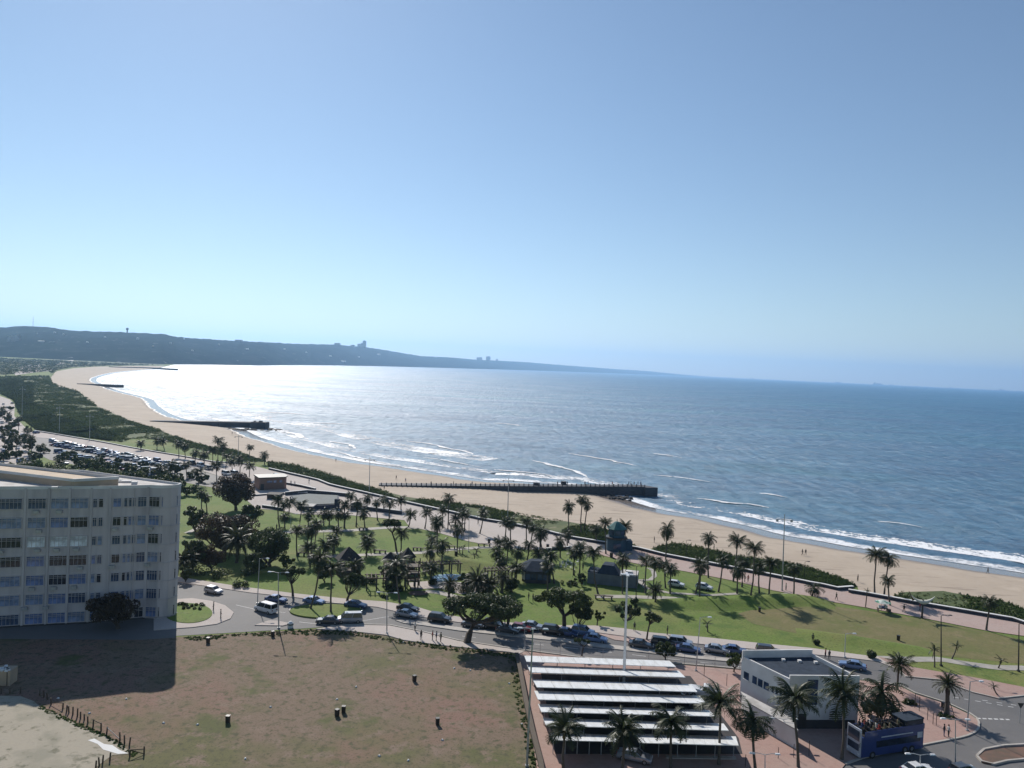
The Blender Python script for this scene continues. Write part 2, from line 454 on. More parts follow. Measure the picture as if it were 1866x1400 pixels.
# ---------------------------------------------------------------- shoreline
WL = [(2300, 1122), (1866, 1053), (1700, 1028), (1540, 1003), (1477, 991), (1409, 980), (1340, 962), (1271, 946), (1205, 936), (1155, 925), (1115, 912), (1080, 900),
      (1020, 886), (950, 881), (883, 879), (806, 868), (737, 857), (691, 850), (640, 843), (580, 831), (529, 820), (490, 808), (451, 797), (422, 783), (385, 776), (355, 771), (301, 758),
      (273, 741), (262, 728), (240, 721), (219, 716), (195, 709), (176, 700), (165, 694), (172, 687), (206, 679), (257, 674.2), (300, 671)]
wl = [Vector((420, 95, 0)), Vector((250, 140, 0))] + [P(x, y, -0.6) for x, y in WL]
for p in wl: p.z = 0
wl = smooth_line(wl, 9.0)
def strip(name, line, offs, material, kind='structure', vals=None):
    """offs: list of (offset, z, v); a ribbon along the line with the u, v map holding (length, v)"""
    rows = [offset_line(line, o) for o, z, v in offs]
    mb, uv = MB(), []
    L = 0.0; us = [0.0]
    for i in range(1, len(line)):
        L += (line[i] - line[i - 1]).length; us.append(L)
    for j, (o, z, v) in enumerate(offs):
        for i, p in enumerate(rows[j]):
            mb.v.append((p.x, p.y, z)); uv.append((us[i], v))
    n = len(line)
    for j in range(len(offs) - 1):
        for i in range(n - 1):
            mb.f.append((j * n + i, j * n + i + 1, (j + 1) * n + i + 1, (j + 1) * n + i)); mb.m.append(0)
    me = mb.mesh(name, material)
    l = me.uv_layers.new(name='UVMap')
    for lp in me.loops: l.data[lp.index].uv = uv[lp.vertex_index]
    if me.polygons[0].normal.z < 0: me.flip_normals()
    for p in me.polygons: p.use_smooth = True
    o = link(name, me)
    return struct(o, kind)
def sand_material():
    m, nt, bs = newmat('beach_sand')
    tc = nt.nodes.new('ShaderNodeTexCoord')
    uvn = nt.nodes.new('ShaderNodeSeparateXYZ')
    nt.links.new(tc.outputs['UV'], uvn.inputs[0])
    v = coords(nt, (1, 1, 1))
    n1 = noi(nt, v, 0.05, 5, .6)
    n2 = noi(nt, v, 0.5, 5, .6)
    col = ramp(nt, n1, [(.35, (0.48, 0.395, 0.305)), (.6, (0.42, 0.34, 0.26)), (.75, (0.52, 0.43, 0.335))])
    col = mixc(nt, ramp(nt, n2, [(.5, (0, 0, 0)), (.75, (.35, .35, .35))]), col, (0.36, 0.27, 0.19))
    # wrack: dark stretched litter lines
    mp = nt.nodes.new('ShaderNodeMapping')
    mp.inputs['Rotation'].default_value = (0, 0, R(28)); mp.inputs['Scale'].default_value = (.05, .5, 1)
    nt.links.new(tc.outputs['Object'], mp.inputs[0])
    n3 = noi(nt, mp.outputs[0], 1.0, 5, .7)
    col = mixc(nt, ramp(nt, n3, [(.57, (0, 0, 0)), (.66, (.75, .75, .75))]), col, (0.17, 0.13, 0.10))
    wob = nt.nodes.new('ShaderNodeMath'); wob.operation = 'MULTIPLY_ADD'
    nt.links.new(noi(nt, v, 0.06, 3), wob.inputs[0]); wob.inputs[1].default_value = 0.5
    nt.links.new(uvn.outputs[1], wob.inputs[2])
    wet = ramp(nt, wob.outputs[0], [(.70, (0, 0, 0)), (.95, (1, 1, 1))])
    col = mixc(nt, wet, col, (0.20, 0.165, 0.14))
    nt.links.new(col, bs.inputs['Base Color'])
    rr = ramp(nt, wob.outputs[0], [(.85, (.9, .9, .9)), (1.0, (.17, .17, .17))])
    nt.links.new(rr, bs.inputs['Roughness'])
    bump(nt, bs, n2, .25)
    return m
M['sand'] = sand_material()
M['drysand'] = M['sand']
inner = offset_line(wl, -16)
IN = [(-1, -1)]
dune_px = [(2200, 1190), (1866, 1112), (1834, 1097), (1770, 1087), (1719, 1079), (1640, 1092), (1600, 1090), (1566, 1080), (1562, 1068), (1540, 1058), (1477, 1035), (1409, 1021), (1340, 1014), (1317, 1007), (1260, 995),
           (1226, 991), (1187, 1000), (1175, 1008), (1165, 1000), (1097, 962), (1030, 950), (975, 947), (942, 937), (920, 930), (885, 925), (828, 918), (737, 905), (657, 884), (606, 867), (567, 856), (529, 847), (487, 842),
           (458, 834), (430, 822), (380, 814), (337, 803), (305, 790), (273, 778), (230, 766), (210, 755), (188, 747), (165, 734), (149, 718), (133, 711), (110, 706), (94, 698), (92, 690), (96, 684), (102, 677), (133, 671.5), (173, 668.6), (236, 667.2), (300, 667)]
shore_in = [Vector((p.x, p.y, 0)) for p in inner]
# the land: everything inland of the beach slope
mb = MB()
far = [PD(330, 640, 3400), Vector((-3200, 3600, 0)), Vector((-9000, 3600, 0)), Vector((-9000, -800, 0)), Vector((900, -800, 0)), Vector((900, 95, 0))]
mb.poly([(p.x, p.y, 0) for p in shore_in + far])
land = mb.obj('ground', M['lawn'], fix=True)
if land.data.polygons[0].normal.z < 0: land.data.flip_normals()
struct(land)
dn = [P(x, y) for x, y in dune_px]
dn = [Vector((430, 70, 0)), Vector((300, 85, 0))] + dn
mb = MB(); mb.poly([(p.x, p.y, 0.02) for p in shore_in + list(reversed(dn))])
beach = mb.obj('beach', M['sand'], fix=True)
if beach.data.polygons[0].normal.z < 0: beach.data.flip_normals()
beach.data.uv_layers.new(name='UVMap')
for d in beach.data.uv_layers[0].data: d.uv = (0, 0)
struct(beach)
strip('beach_slope', wl, [(-16, 0.02, 0), (-10, -0.1, .12), (-4, -0.35, .45), (0, -0.6, .72), (4, -0.82, .9), (9, -1.04, 1.0), (16, -2.0, 1.0)], M['sand'])
def foam_material(name, lo, hi, su=0.05, sv=1.0, streak=.35):
    """white broken foam whose outline is cut by noise; v runs 0..1 across the band"""
    m, nt, bs = newmat(name)
    bs.inputs['Base Color'].default_value = (0.86, 0.87, 0.88, 1)
    bs.inputs['Roughness'].default_value = 0.7
    tc = nt.nodes.new('ShaderNodeTexCoord')
    sp = nt.nodes.new('ShaderNodeSeparateXYZ'); nt.links.new(tc.outputs['UV'], sp.inputs[0])
    v = coords(nt, (1, 1, 1))
    n1 = noi(nt, v, su, 5, .62, .3)
    n2 = noi(nt, v, .45, 6, .7, .5)
    prof = ramp(nt, sp.outputs[1], [(0, (0, 0, 0)), (.15, (1, 1, 1)), (.5, (.9, .9, .9)), (1, (0, 0, 0))])
    a = nt.nodes.new('ShaderNodeMath'); a.operation = 'ADD'
    nt.links.new(n1, a.inputs[0]); nt.links.new(prof, a.inputs[1])
    b = nt.nodes.new('ShaderNodeMath'); b.operation = 'MULTIPLY_ADD'
    nt.links.new(n2, b.inputs[0]); b.inputs[1].default_value = streak * 2; nt.links.new(a.outputs[0], b.inputs[2])
    f = ramp(nt, b.outputs[0], [(lo, (0, 0, 0)), (hi, (1, 1, 1))])
    # ramp input is clamped to 0..1, so rescale
    sc_ = nt.nodes.new('ShaderNodeMath'); sc_.operation = 'MULTIPLY'; sc_.inputs[1].default_value = 0.5
    nt.links.new(b.outputs[0], sc_.inputs[0])
    nt.links.new(sc_.outputs[0], f.node.inputs[0])
    nt.links.new(f, bs.inputs['Alpha'])
    return m
M['foam'] = foam_material('surf_foam', .80, .92)
M['foam2'] = foam_material('breaker_foam', .90, 1.0, .03, 1, .45)
M['foam3'] = foam_material('thin_foam', .97, 1.12, .02, 1, .5)
strip('surf_foam', wl, [(7, -0.93, 0), (10, -0.90, .3), (15, -0.88, .6), (21, -0.93, 1)], M['foam'], 'stuff')
M['foam4'] = foam_material('crest_foam', .90, 1.0, .10, 1, .6)
def cut(line, px0, px1):
    out = [p for p in line if px0 <= proj(Vector((p.x, p.y, -1)))[0] <= px1 and 30 < p.y < 1500]
    return out
# second and third lines of broken water further out, where the shore shallows
strip('broken_surf', cut(wl, 170, 1120), [(24, -0.93, 0), (33, -0.85, .4), (46, -0.93, 1)], M['foam2'], 'stuff')
strip('outer_surf', cut(wl, 180, 760), [(55, -0.93, 0), (72, -0.85, .4), (105, -0.93, 1)], M['foam2'], 'stuff')
strip('thin_surf', cut(wl, 900, 2300), [(20, -0.95, 0), (30, -0.94, .4), (52, -0.95, 1)], M['foam3'], 'stuff')
def breaker(pts, wid):
    ln = smooth_line([P(x, y, -1) for x, y in pts], 3)
    for p in ln: p.z = 0
    n = len(ln)
    mb = MB(); uv = []
    for j, v in enumerate((0, .2, .5, 1)):
        for i in range(n):
            q = offset_line(ln, 0)[i] if False else ln[i]
            t = ln[min(i + 1, n - 1)] - ln[max(i - 1, 0)]; t.normalize()
            ww = wid * math.sin(math.pi * min(1, max(0, (i + .5) / n))) * (1.1 + 1.3 * noise.noise(q * .06 + Vector((wid, 0, 0))))
            z = (-1.02, -.35, -.75, -1.0)[j]
            o = (v - .2) * ww + wid * .8 * noise.noise(q * .035) + wid * .35 * noise.noise(q * .15)
            z = -1.02 + (z + 1.02) * math.sin(math.pi * min(1, max(0, (i + .5) / n)))
            mb.v.append((q.x + t.y * o, q.y - t.x * o, z)); uv.append((0, v))
    for j in range(3):
        for i in range(n - 1):
            mb.f.append((j * n + i, j * n + i + 1, (j + 1) * n + i + 1, (j + 1) * n + i)); mb.m.append(0)
    me = mb.mesh('breaking_wave', M['foam4'], True)
    l = me.uv_layers.new(name='UVMap')
    for lp in me.loops: l.data[lp.index].uv = uv[lp.vertex_index]
    o = link('breaking_wave', me); struct(o, 'stuff')
    return o
for pts, wd in (([(760, 856), (690, 842), (640, 832), (600, 822)], 5), ([(560, 800), (520, 790), (490, 781)], 10), ([(1300, 880), (1240, 872), (1190, 866)], 2.5), ([(1680, 962), (1640, 956), (1600, 951)], 2), ([(880, 852), (840, 846), (800, 838), (770, 834)], 5), ([(1010, 868), (950, 862), (900, 856)], 4), ([(560, 756), (500, 753), (450, 751)], 10),
    ([(868, 828), (800, 814), (745, 803)], 9), ([(1078, 870), (1020, 853), (965, 838)], 6), ([(1162, 850), (1100, 838), (1035, 826)], 6), ([(1436, 907), (1410, 903), (1385, 899)], 3),
                ([(1795, 1011), (1775, 1007), (1756, 1001)], 2.2), ([(1875, 1031), (1855, 1026), (1838, 1020)], 2.5), ([(655, 818), (625, 810), (600, 804)], 7), ([(950, 776), (925, 773), (905, 771)], 9),
                ([(1400, 926), (1330, 917), (1270, 908)], 8), ([(1240, 835), (1215, 831), (1190, 827)], 5), ([(640, 775), (605, 773), (560, 770)], 8)):
    breaker(pts, wd)

# ---------------------------------------------------------------- far hills round the bay
RIDGE = [(-420, 566), (-300, 572), (-150, 585), (0, 597), (44, 594), (98, 597), (121, 602), (165, 604), (231, 606), (296, 609), (327, 614.5), (373, 618), (480, 624), (546, 627), (613, 628), (677, 634), (719, 641),
         (769, 649), (830, 652), (872, 656), (914, 657.5), (960, 660), (1060, 668), (1130, 673), (1180, 676), (1250, 683), (1300, 687), (1340, 689)]
BASED = [(-420, 2900), (0, 2900), (150, 2850), (300, 2850), (380, 3300), (480, 3800), (640, 6000), (750, 7600), (860, 9500), (930, 11500), (1060, 15000), (1180, 19000), (1340, 25000)]
def lerp(tab, x):
    if x <= tab[0][0]: return tab[0][1]
    for (a, b), (c, d) in zip(tab, tab[1:]):
        if x <= c: return b + (d - b) * (x - a) / (c - a)
    return tab[-1][1]
mb = MB(); cols = []
xs = [-420 + 4.0 * i for i in range(441)]
NR = 14
for x in xs:
    base = lerp(BASED, x); top = lerp(RIDGE, x)
    rd = base * (1.32 if base < 5000 else 1.2) + 600
    g = PD(x, 600, rd)
    zt = 0
    lo, hi = -50, 900
    for _ in range(30):
        mid = (lo + hi) / 2
        if proj(Vector((g.x, g.y, mid)))[1] > top: lo = mid
        else: hi = mid
    zt = lo
    row = []
    for j in range(NR + 4):
        t = j / NR
        D = base + (rd - base) * t
        q = PD(x, 600, D)
        nz = noise.noise(Vector((q.x * .0011, q.y * .0011, 3))) + .5 * noise.noise(Vector((q.x * .004, q.y * .004, 7)))
        nz2 = noise.noise(Vector((q.x * .02, q.y * .02, 1)))
        if t <= 1: z = zt * (t ** .75) * (1 + .35 * nz * math.sin(math.pi * t)) + nz2 * 5 * min(1, 3 * t) - (.9 if j == 0 else 0)
        else: z = zt * (1 - (t - 1) * 2.0) + nz2 * 3
        row.append(len(mb.v)); mb.v.append((q.x, q.y, z if j else -1.2))
    cols.append(row)
for a, b in zip(cols, cols[1:]):
    for j in range(NR + 3):
        mb.f.append((a[j], b[j], b[j + 1], a[j + 1])); mb.m.append(0)
struct(mb.obj('hills', M['farhill'], smooth=True))
def hillpoint(x, t):                            # a point on the hill face: photo column and 0..1 up the slope
    k = max(0, min(len(cols) - 1, round((x + 420) / 4)))
    j = min(NR, max(0, round(t * NR)))
    return Vector(mb_h[cols[k][j]])
mb_h = mb.v
def far_block(x, ytop, wpx, t, mt, label, cat, name, group=None, stepped=False, dep=1.0, mast=0):
    b = hillpoint(x, t)
    s = mpp(b)
    h = hgt(b, ytop); w_ = wpx * s
    b.z -= 4
    mbx = MB()
    if stepped:
        mbx.box((w_ * .12, 0, h * .5 + 2), (w_ * .6, w_ * .6, h + 4)).box((-w_ * .3, 0, h * .3 + 2), (w_ * .5, w_ * .55, h * .6 + 4)).box((w_ * .1, 0, h + 4 + h * .04), (w_ * .3, w_ * .3, h * .08))
    else:
        mbx.box((0, 0, h * .5 + 2), (w_, w_ * dep, h + 4)).box((w_ * .1, 0, h + 4 + h * .05), (w_ * .35, w_ * .35, h * .1))
    if mast: mbx.tube([(0, 0, h * .9), (0, 0, h * mast)], w_ * .06, 5)
    for k in range(1, 6): mbx.box((0, 0, h * k / 6 + 2), (w_ * 1.03, w_ * dep * 1.03, h * .012))
    o = mbx.obj(name, mt)
    o.location = b
    return tag(o, label, cat, group)
G = 'buildings on the far hills'
far_block(664, 621.5, 9, 1, M['tower'], 'tallest stepped tower block on the distant ridge above the bay', 'tower block', 'far_tower', G, True)
far_block(655, 627, 6, 1, M['tower'], 'low block standing left against the tallest distant ridge tower', 'tower block', 'far_tower', G)
far_block(615, 625.5, 9, 1, M['tower'], 'broad distant tower block on the ridge left of the tallest tower', 'tower block', 'far_tower', G)
far_block(600, 628, 8, 1, M['tower'], 'low wide block left of the broad distant ridge tower', 'apartment block', 'far_tower', G)
far_block(645, 629, 7, .95, M['tower'], 'small block on the ridge between two distant towers', 'apartment block', 'far_tower', G)
far_block(877, 651.5, 10, .95, M['tower'], 'left one of the two distant blocks near the low end of the hills', 'tower block', 'far_tower', G)
far_block(893, 650, 8, .95, M['tower'], 'right and taller of the two distant blocks near the low end of the hills', 'tower block', 'far_tower', G)
far_block(909, 654.5, 4, .95, M['tower'], 'tiny block right of the two distant blocks at the low end of the hills', 'tower block', 'far_tower', G)
far_block(438, 619.5, 12, .97, M['tower'], 'low flat building on the ridge far left of the towers', 'building', 'far_tower', G, dep=.6)
for x, yt, wd, lab in ((20, 612, 8, 'left of three pale high-rises low on the left hill'), (33, 611, 8, 'middle of three pale high-rises low on the left hill'), (95, 622, 7, 'right, separate one of three pale high-rises low on the left hill')):
    far_block(x, yt, wd, .25, M['tower'], lab, 'tower block', 'far_tower', G)
b = hillpoint(231, 1); s = mpp(b); h = hgt(b, 597.5)
wt = thing('water_tower', 'dark round water tower on the skyline of the left hill', 'water tower', b)
MB().tube([(0, 0, -6), (0, 0, h * .6)], 1.1 * s, 10).obj('shaft', M['ship'], wt)
MB().tube([(0, 0, h * .45), (0, 0, h * .62), (0, 0, h * .92), (0, 0, h)], [1.1 * s, 2.2 * s, 2.2 * s, 1.2 * s], 12).obj('tank', M['ship'], wt)
b = hillpoint(61, 1); s = mpp(b); h = hgt(b, 577)
ms = thing('radio_mast', 'thin radio mast on the skyline at the far left', 'mast', b)
MB().tube([(0, 0, -6), (0, 0, h)], [.45 * s, .18 * s], 5).obj('pole', M['metal'], ms)
MB().box((0, 0, h * .45), (2 * s, 2 * s, .4 * s)).obj('platform', M['metal'], ms)
MB().box((0, 0, h * .7), (1.5 * s, 1.5 * s, .3 * s)).obj('platform', M['metal'], ms)
k = 0
for x, t, wd, hh in ((251, .6, 7, 3), (311, .6, 6, 2.6), (336, .85, 4, 2.4), (452, .45, 8, 2), (101, .75, 6, 2), (118, .7, 5, 2), (191, .6, 6, 2), (75, .3, 16, 2), (626, .1, 16, 2), (606, .2, 8, 1.6), (692, .5, 10, 2), (795, .8, 8, 1.5), (70, .55, 4, 2), (655, .3, 6, 2),
                     (160, .35, 6, 2), (280, .35, 5, 1.6), (400, .6, 5, 1.6), (520, .5, 6, 1.6), (560, .35, 5, 1.4), (352, .3, 6, 1.6)):
    b = hillpoint(x, t); s = mpp(b)
    mbx = MB().box((0, 0, hh * s * .35), (wd * s * .55, wd * s * .4, hh * s * .9))
    mbx.prism([(-wd * s * .3, -wd * s * .22), (wd * s * .3, -wd * s * .22), (wd * s * .3, wd * s * .22), (-wd * s * .3, wd * s * .22)], hh * s * .8, hh * s * 1.1, 0,
              [(-wd * s * .25, -.2), (wd * s * .25, -.2), (wd * s * .25, .2), (-wd * s * .25, .2)])
    o = mbx.obj('far_house', M['farwhite']); o.location = b
    k += 1
far_h = [o for o in C.objects if o.name.startswith('far_house')]
for i, o in enumerate(sorted(far_h, key=lambda o: proj(o.location)[0])):
    tag(o, 'small pale building on the far hillside, %s from the left' % nth(i + 1), 'house', 'pale buildings on the hillside')

# ships at anchor
def ship(x, wpx, label, kind):
    hy = 671 - (933 - x) * .0448
    D = 21000 if kind else 23000
    q = PD(x, hy, D); q.z = -1
    s = mpp(q); L = wpx * s
    t = thing('cargo_ship', label, 'ship', q, R(20 * (kind - 1)), 'ships on the horizon')
    mbx = MB()
    bow = [(-L / 2, -L * .06), (L * .4, -L * .06), (L / 2, 0), (L * .4, L * .06), (-L / 2, L * .06)]
    mbx.prism(bow, -2, L * .09)
    mbx.obj('hull', M['ship'], t)
    MB().box((-L * .36, 0, L * .16), (L * .14, L * .1, L * .16)).box((-L * .36, 0, L * .26), (L * .06, L * .06, L * .06)).obj('bridge', M['farwhite'] if kind == 0 else M['ship'], t)
    m3 = MB()
    for k in range(3): m3.box((-L * .12 + k * L * .18, 0, L * .12), (L * .1, L * .1, L * .05)).tube([(-L * .04 + k * L * .18, 0, L * .09), (-L * .04 + k * L * .18, 0, L * .2)], L * .008, 4)
    m3.obj('deck_gear', M['ship'], t)
for a in ((1371, 7, 'small ship on the horizon just right of where the hills end', 1), (1527, 10, 'pale ship on the horizon, second from the left', 0), (1600, 17, 'long dark ship, the largest on the horizon', 1), (1625, 7, 'small ship just right of the long dark ship', 1),
          (1733, 6, 'tiny ship alone between the long dark ship and the rightmost one', 0), (1826, 10, 'rightmost ship on the horizon', 1)):
    ship(*a)

# ---------------------------------------------------------------- ground surfaces (each sheet lies above the one below)
sheet('bare_lot', [(-400, 1160), (260, 1165), (320, 1161), (460, 1153), (575, 1146), (640, 1150), (704, 1157), (735, 1166), (800, 1175), (850, 1180), (930, 1188), (945, 1203), (986, 1450), (-400, 1450)], .03, M['lot'])
sheet('old_slab', [(-400, 1262), (0, 1268), (38, 1269), (62, 1278), (72, 1287), (110, 1305), (150, 1325), (205, 1347), (232, 1366), (236, 1374), (205, 1376), (170, 1402), (165, 1450), (-400, 1450)], .06, M['concrete'])
sheet('spilt_gravel', [(160, 1349), (172, 1346), (190, 1356), (205, 1358), (218, 1367), (234, 1373), (215, 1374), (188, 1366), (178, 1356)], .075, M['farwhite'], kind='stuff')
sheet('dry_lawn', [(1345, 1118), (1400, 1104), (1480, 1100), (1560, 1110), (1680, 1128), (1800, 1152), (1990, 1195), (1990, 1232), (1866, 1210), (1760, 1200), (1640, 1188), (1540, 1172), (1430, 1150), (1370, 1136)], .02, M['dry_lawn'])
sheet('yard', [(-400, 1128), (0, 1140), (160, 1128), (322, 1116), (320, 1162), (260, 1166), (-400, 1162)], .035, M['asphalt'])
M['shadefloor'] = multimat('carport_shade_floor', [(0, 0, 0, 0, (0.055, 0.052, 0.055)), (0.15, 4, .5, .65, (0.08, 0.07, 0.07)), (2, 4, .5, .7, (0.04, 0.04, 0.042))])  # near-black colour standing in for the shade below the carport roofs
ROAD_TOP = [(250, 1048), (343, 1064), (457, 1081), (534, 1089), (640, 1103), (687, 1107), (760, 1124), (880, 1141), (1000, 1149), (1085, 1153), (1137, 1160), (1180, 1166), (1283, 1175), (1386, 1185), (1532, 1198), (1600, 1206), (1636, 1221),
            (1650, 1234), (1711, 1240), (1773, 1263), (1819, 1274), (1866, 1269), (2100, 1300)]
ROAD_BOT = [(2100, 1470), (1500, 1470), (1540, 1394), (1570, 1383), (1681, 1359), (1748, 1346), (1763, 1342), (1776, 1336), (1783, 1329), (1784, 1318), (1780, 1310), (1767, 1301), (1728, 1283), (1668, 1264), (1643, 1251), (1572, 1239),
            (1480, 1230), (1348, 1220), (1245, 1211), (1097, 1203), (957, 1186), (900, 1178), (835, 1168), (770, 1152), (710, 1140), (660, 1139), (602, 1142), (575, 1144), (460, 1151), (320, 1159), (250, 1163)]
sheet('road', ROAD_TOP + ROAD_BOT, .04, M['asphalt'])
sheet('pavement', [(602, 1142), (660, 1139), (710, 1140), (770, 1152), (835, 1168), (900, 1178), (957, 1186), (945, 1192), (930, 1188), (850, 1180), (800, 1175), (735, 1166), (704, 1157), (640, 1150), (575, 1146)], .16, M['pave'], .2)
sheet('brick_forecourt', [(945, 1193), (957, 1187), (1097, 1204), (1245, 1212), (1348, 1221), (1480, 1231), (1572, 1240), (1643, 1252), (1668, 1265), (1728, 1284), (1767, 1302), (1780, 1311), (1783, 1318), (1782, 1328), (1775, 1335), (1763, 1341), (1748, 1345),
      (1681, 1358), (1570, 1382), (1540, 1393), (1480, 1470), (990, 1470), (948, 1215)], .15, M['brickpave'], .2)
sheet('brick_footway', [(1600, 1197), (1640, 1204), (1659, 1215), (1700, 1222), (1773, 1234), (1866, 1252), (2100, 1290), (2100, 1296), (1866, 1266), (1819, 1273), (1773, 1262), (1711, 1239), (1650, 1233), (1636, 1220)], .15, M['brickpave'], .2)
def kerb(pts, name='kerb', w=.3, z=.17):
    ln = smooth_line(px_poly(pts), 4)
    a, b = offset_line(ln, w / 2), offset_line(ln, -w / 2)
    mb = MB()
    n = len(ln)
    for side, zz in ((a, 0), (a, z), (b, z), (b, 0)):
        mb.v += [(p.x, p.y, zz) for p in side]
    for j in range(3):
        for i in range(n - 1):
            mb.f.append((j * n + i, j * n + i + 1, (j + 1) * n + i + 1, (j + 1) * n + i)); mb.m.append(0)
    mb.f += [(0, n, 2 * n, 3 * n), (4 * n - 1, 3 * n - 1, 2 * n - 1, n - 1)]; mb.m += [0, 0]
    return struct(mb.obj(name, M['kerb'], fix=True))
kerb([(1540, 1394), (1570, 1383), (1681, 1359), (1748, 1346), (1763, 1342), (1776, 1336), (1783, 1329), (1784, 1318), (1780, 1310), (1767, 1301), (1728, 1283), (1668, 1264), (1643, 1251), (1572, 1239)], z=.2)
kerb([(1636, 1221), (1650, 1234), (1711, 1240), (1773, 1263), (1819, 1274), (1866, 1269), (1990, 1285)], z=.2)
kerb([(1348, 1220), (1245, 1211), (1097, 1203), (957, 1186), (900, 1178), (835, 1168), (770, 1152), (710, 1140), (660, 1139), (602, 1142)], z=.2)
sheet('sidewalk', [(250, 1038), (343, 1054), (420, 1066), (457, 1071), (534, 1081), (640, 1092), (700, 1096), (760, 1106), (800, 1118), (880, 1131), (1000, 1139), (1085, 1140), (1137, 1145), (1180, 1152), (1283, 1161), (1386, 1172), (1480, 1181), (1560, 1192), (1600, 1197),
       (1636, 1220), (1600, 1205), (1532, 1197), (1386, 1184), (1283, 1174), (1180, 1165), (1137, 1159), (1085, 1152), (1000, 1148), (880, 1140), (760, 1123), (687, 1106), (640, 1102), (534, 1088), (457, 1080), (343, 1063), (250, 1047)], .15, M['pave'], .2)
sheet('parking_bay', [(1085, 1153.3), (1137, 1160.3), (1180, 1166.3), (1240, 1171.5), (1236, 1178), (1165, 1171), (1120, 1166)], .14, M['prombrick'], .12)
sheet('median_island', [(720, 1130), (745, 1130), (775, 1134), (836, 1143), (1000, 1160), (1107, 1174), (1270, 1193), (1348, 1201), (1480, 1212), (1480, 1216), (1348, 1207), (1270, 1200), (1107, 1181), (1000, 1166), (836, 1149), (769, 1139), (735, 1135)], .18, M['kerb'], .2)
sheet('traffic_island', [(464, 1139), (490, 1130.5), (505, 1131), (531, 1136), (515, 1140)], .18, M['pave'], .2)
sheet('garden_pavement', [(280, 1088), (320, 1092), (350, 1090), (385, 1095), (410, 1103), (426, 1116), (420, 1127), (395, 1137), (350, 1143), (280, 1148)], .16, M['pave'], .2)
def ell(cx, cy, rx, ry, n=28, a0=0.0): return [(cx + rx * math.cos(2 * math.pi * k / n + a0), cy + ry * math.sin(2 * math.pi * k / n + a0)) for k in range(n)]
sheet('garden_bed', ell(343, 1117, 44, 18), .24, M['lawn'], .2)
sheet('roundabout', ell(594, 1113, 66, 12.5), .30, M['lawn'], .28)
kl = ell(594, 1113, 66.5, 13); kerb(kl + kl[:1], z=.22)
sheet('road_island', [(1782, 1379), (1795, 1369), (1829, 1363), (1866, 1361), (1990, 1360), (1990, 1392), (1866, 1383), (1835, 1386), (1810, 1392), (1790, 1388)], .26, M['earth'], .24)
kerb([(1780, 1380), (1793, 1368), (1829, 1361), (1866, 1359), (1990, 1358)], z=.3)
kerb([(1780, 1380), (1789, 1390), (1810, 1395), (1835, 1389), (1866, 1386), (1990, 1395)], z=.3)
def marks(name, segs, w=.16):
    for a, b in segs:
        A, B = P(*a), P(*b); t = (B - A).normalized(); nn = Vector((-t.y, t.x, 0)) * w / 2
        mb = MB(); mb.poly([(q.x, q.y, .05) for q in (A - nn, B - nn, B + nn, A + nn)])
        o = mb.obj(name, M['paint_white'])
        if o.data.polygons[0].normal.z < 0: o.data.flip_normals()
        struct(o)
marks('road_marking', [((1780 + 10.5 * k, 1309.8 + .4 * k), (1787 + 10.5 * k, 1310 + .4 * k)) for k in range(6)], .35)
marks('road_marking', [((1737 + 20 * k, 1271 + 3.4 * k), (1747 + 20 * k, 1272.6 + 3.4 * k)) for k in range(6)], .15)
marks('road_marking', [((1790 + 26 * k, 1276.5 + 4 * k), (1800 + 26 * k, 1278 + 4 * k)) for k in range(4)], .15)
marks('road_marking', [((430, 1103), (470, 1112)), ((470, 1112), (520, 1117)), ((545, 1134), (600, 1140)), ((600, 1140), (655, 1133)), ((655, 1133), (708, 1124))], .14)
marks('road_marking', [((780 + 62 * k, 1153 + 6.8 * k), (805 + 62 * k, 1155.8 + 6.8 * k)) for k in range(10)], .14)
marks('road_marking', [((900 + 62 * k, 1151 + 6.6 * k), (925 + 62 * k, 1153.6 + 6.6 * k)) for k in range(9)], .14)

PR_FRONT = [(2200, 1230), (1866, 1159), (1796, 1149), (1680, 1126), (1577, 1107), (1500, 1094), (1454, 1084), (1409, 1076), (1340, 1059), (1294, 1050), (1237, 1039), (1190, 1033), (1155, 1026), (1117, 1017), (1075, 1006)]
PR_MID = [(1042, 1001), (992, 1002), (940, 1001), (904, 996), (851, 986), (796, 970), (746, 960), (737, 948), (690, 944), (640, 939), (541, 937), (513, 930), (467, 927), (440, 903), (425, 882), (400, 868), (335, 847), (230, 828), (150, 812), (88, 799), (50, 795)]
WALL = [(2200, 1215), (1866, 1139), (1845, 1132), (1680, 1104), (1577, 1085), (1546, 1080)]
WALL2 = [(1554, 1074), (1526, 1076), (1500, 1070), (1477, 1066), (1409, 1052), (1340, 1039), (1294, 1030), (1210, 1014), (1162, 1002), (1100, 992), (1040, 982), (980, 967), (930, 957), (880, 949), (828, 937), (737, 917), (669, 901), (600, 885), (580, 877), (529, 865), (490, 856)]
WALL3 = [(458, 848), (426, 845), (391, 843), (335, 833), (280, 824), (230, 815), (188, 807), (141, 799), (88, 790), (62, 786)]
sheet('promenade', WALL + WALL2[:9] + list(reversed(PR_FRONT))[:], .10, M['prombrick'])
sheet('plaza', WALL2[8:] + WALL3 + list(reversed(PR_MID)) + [(1075, 1006), (1162, 1002)], .08, M['pave'])
def path(name, pts, w, mt='path', z=.05):
    ln = smooth_line(px_poly(pts), 5)
    a, b = offset_line(ln, w / 2), offset_line(ln, -w / 2)
    mb = MB(); n = len(ln)
    mb.v = [(p.x, p.y, z) for p in a] + [(p.x, p.y, z) for p in b]
    for i in range(n - 1): mb.f.append((i, i + 1, n + i + 1, n + i)); mb.m.append(0)
    o = mb.obj(name, M[mt])
    if o.data.polygons[0].normal.z < 0: o.data.flip_normals()
    return struct(o)
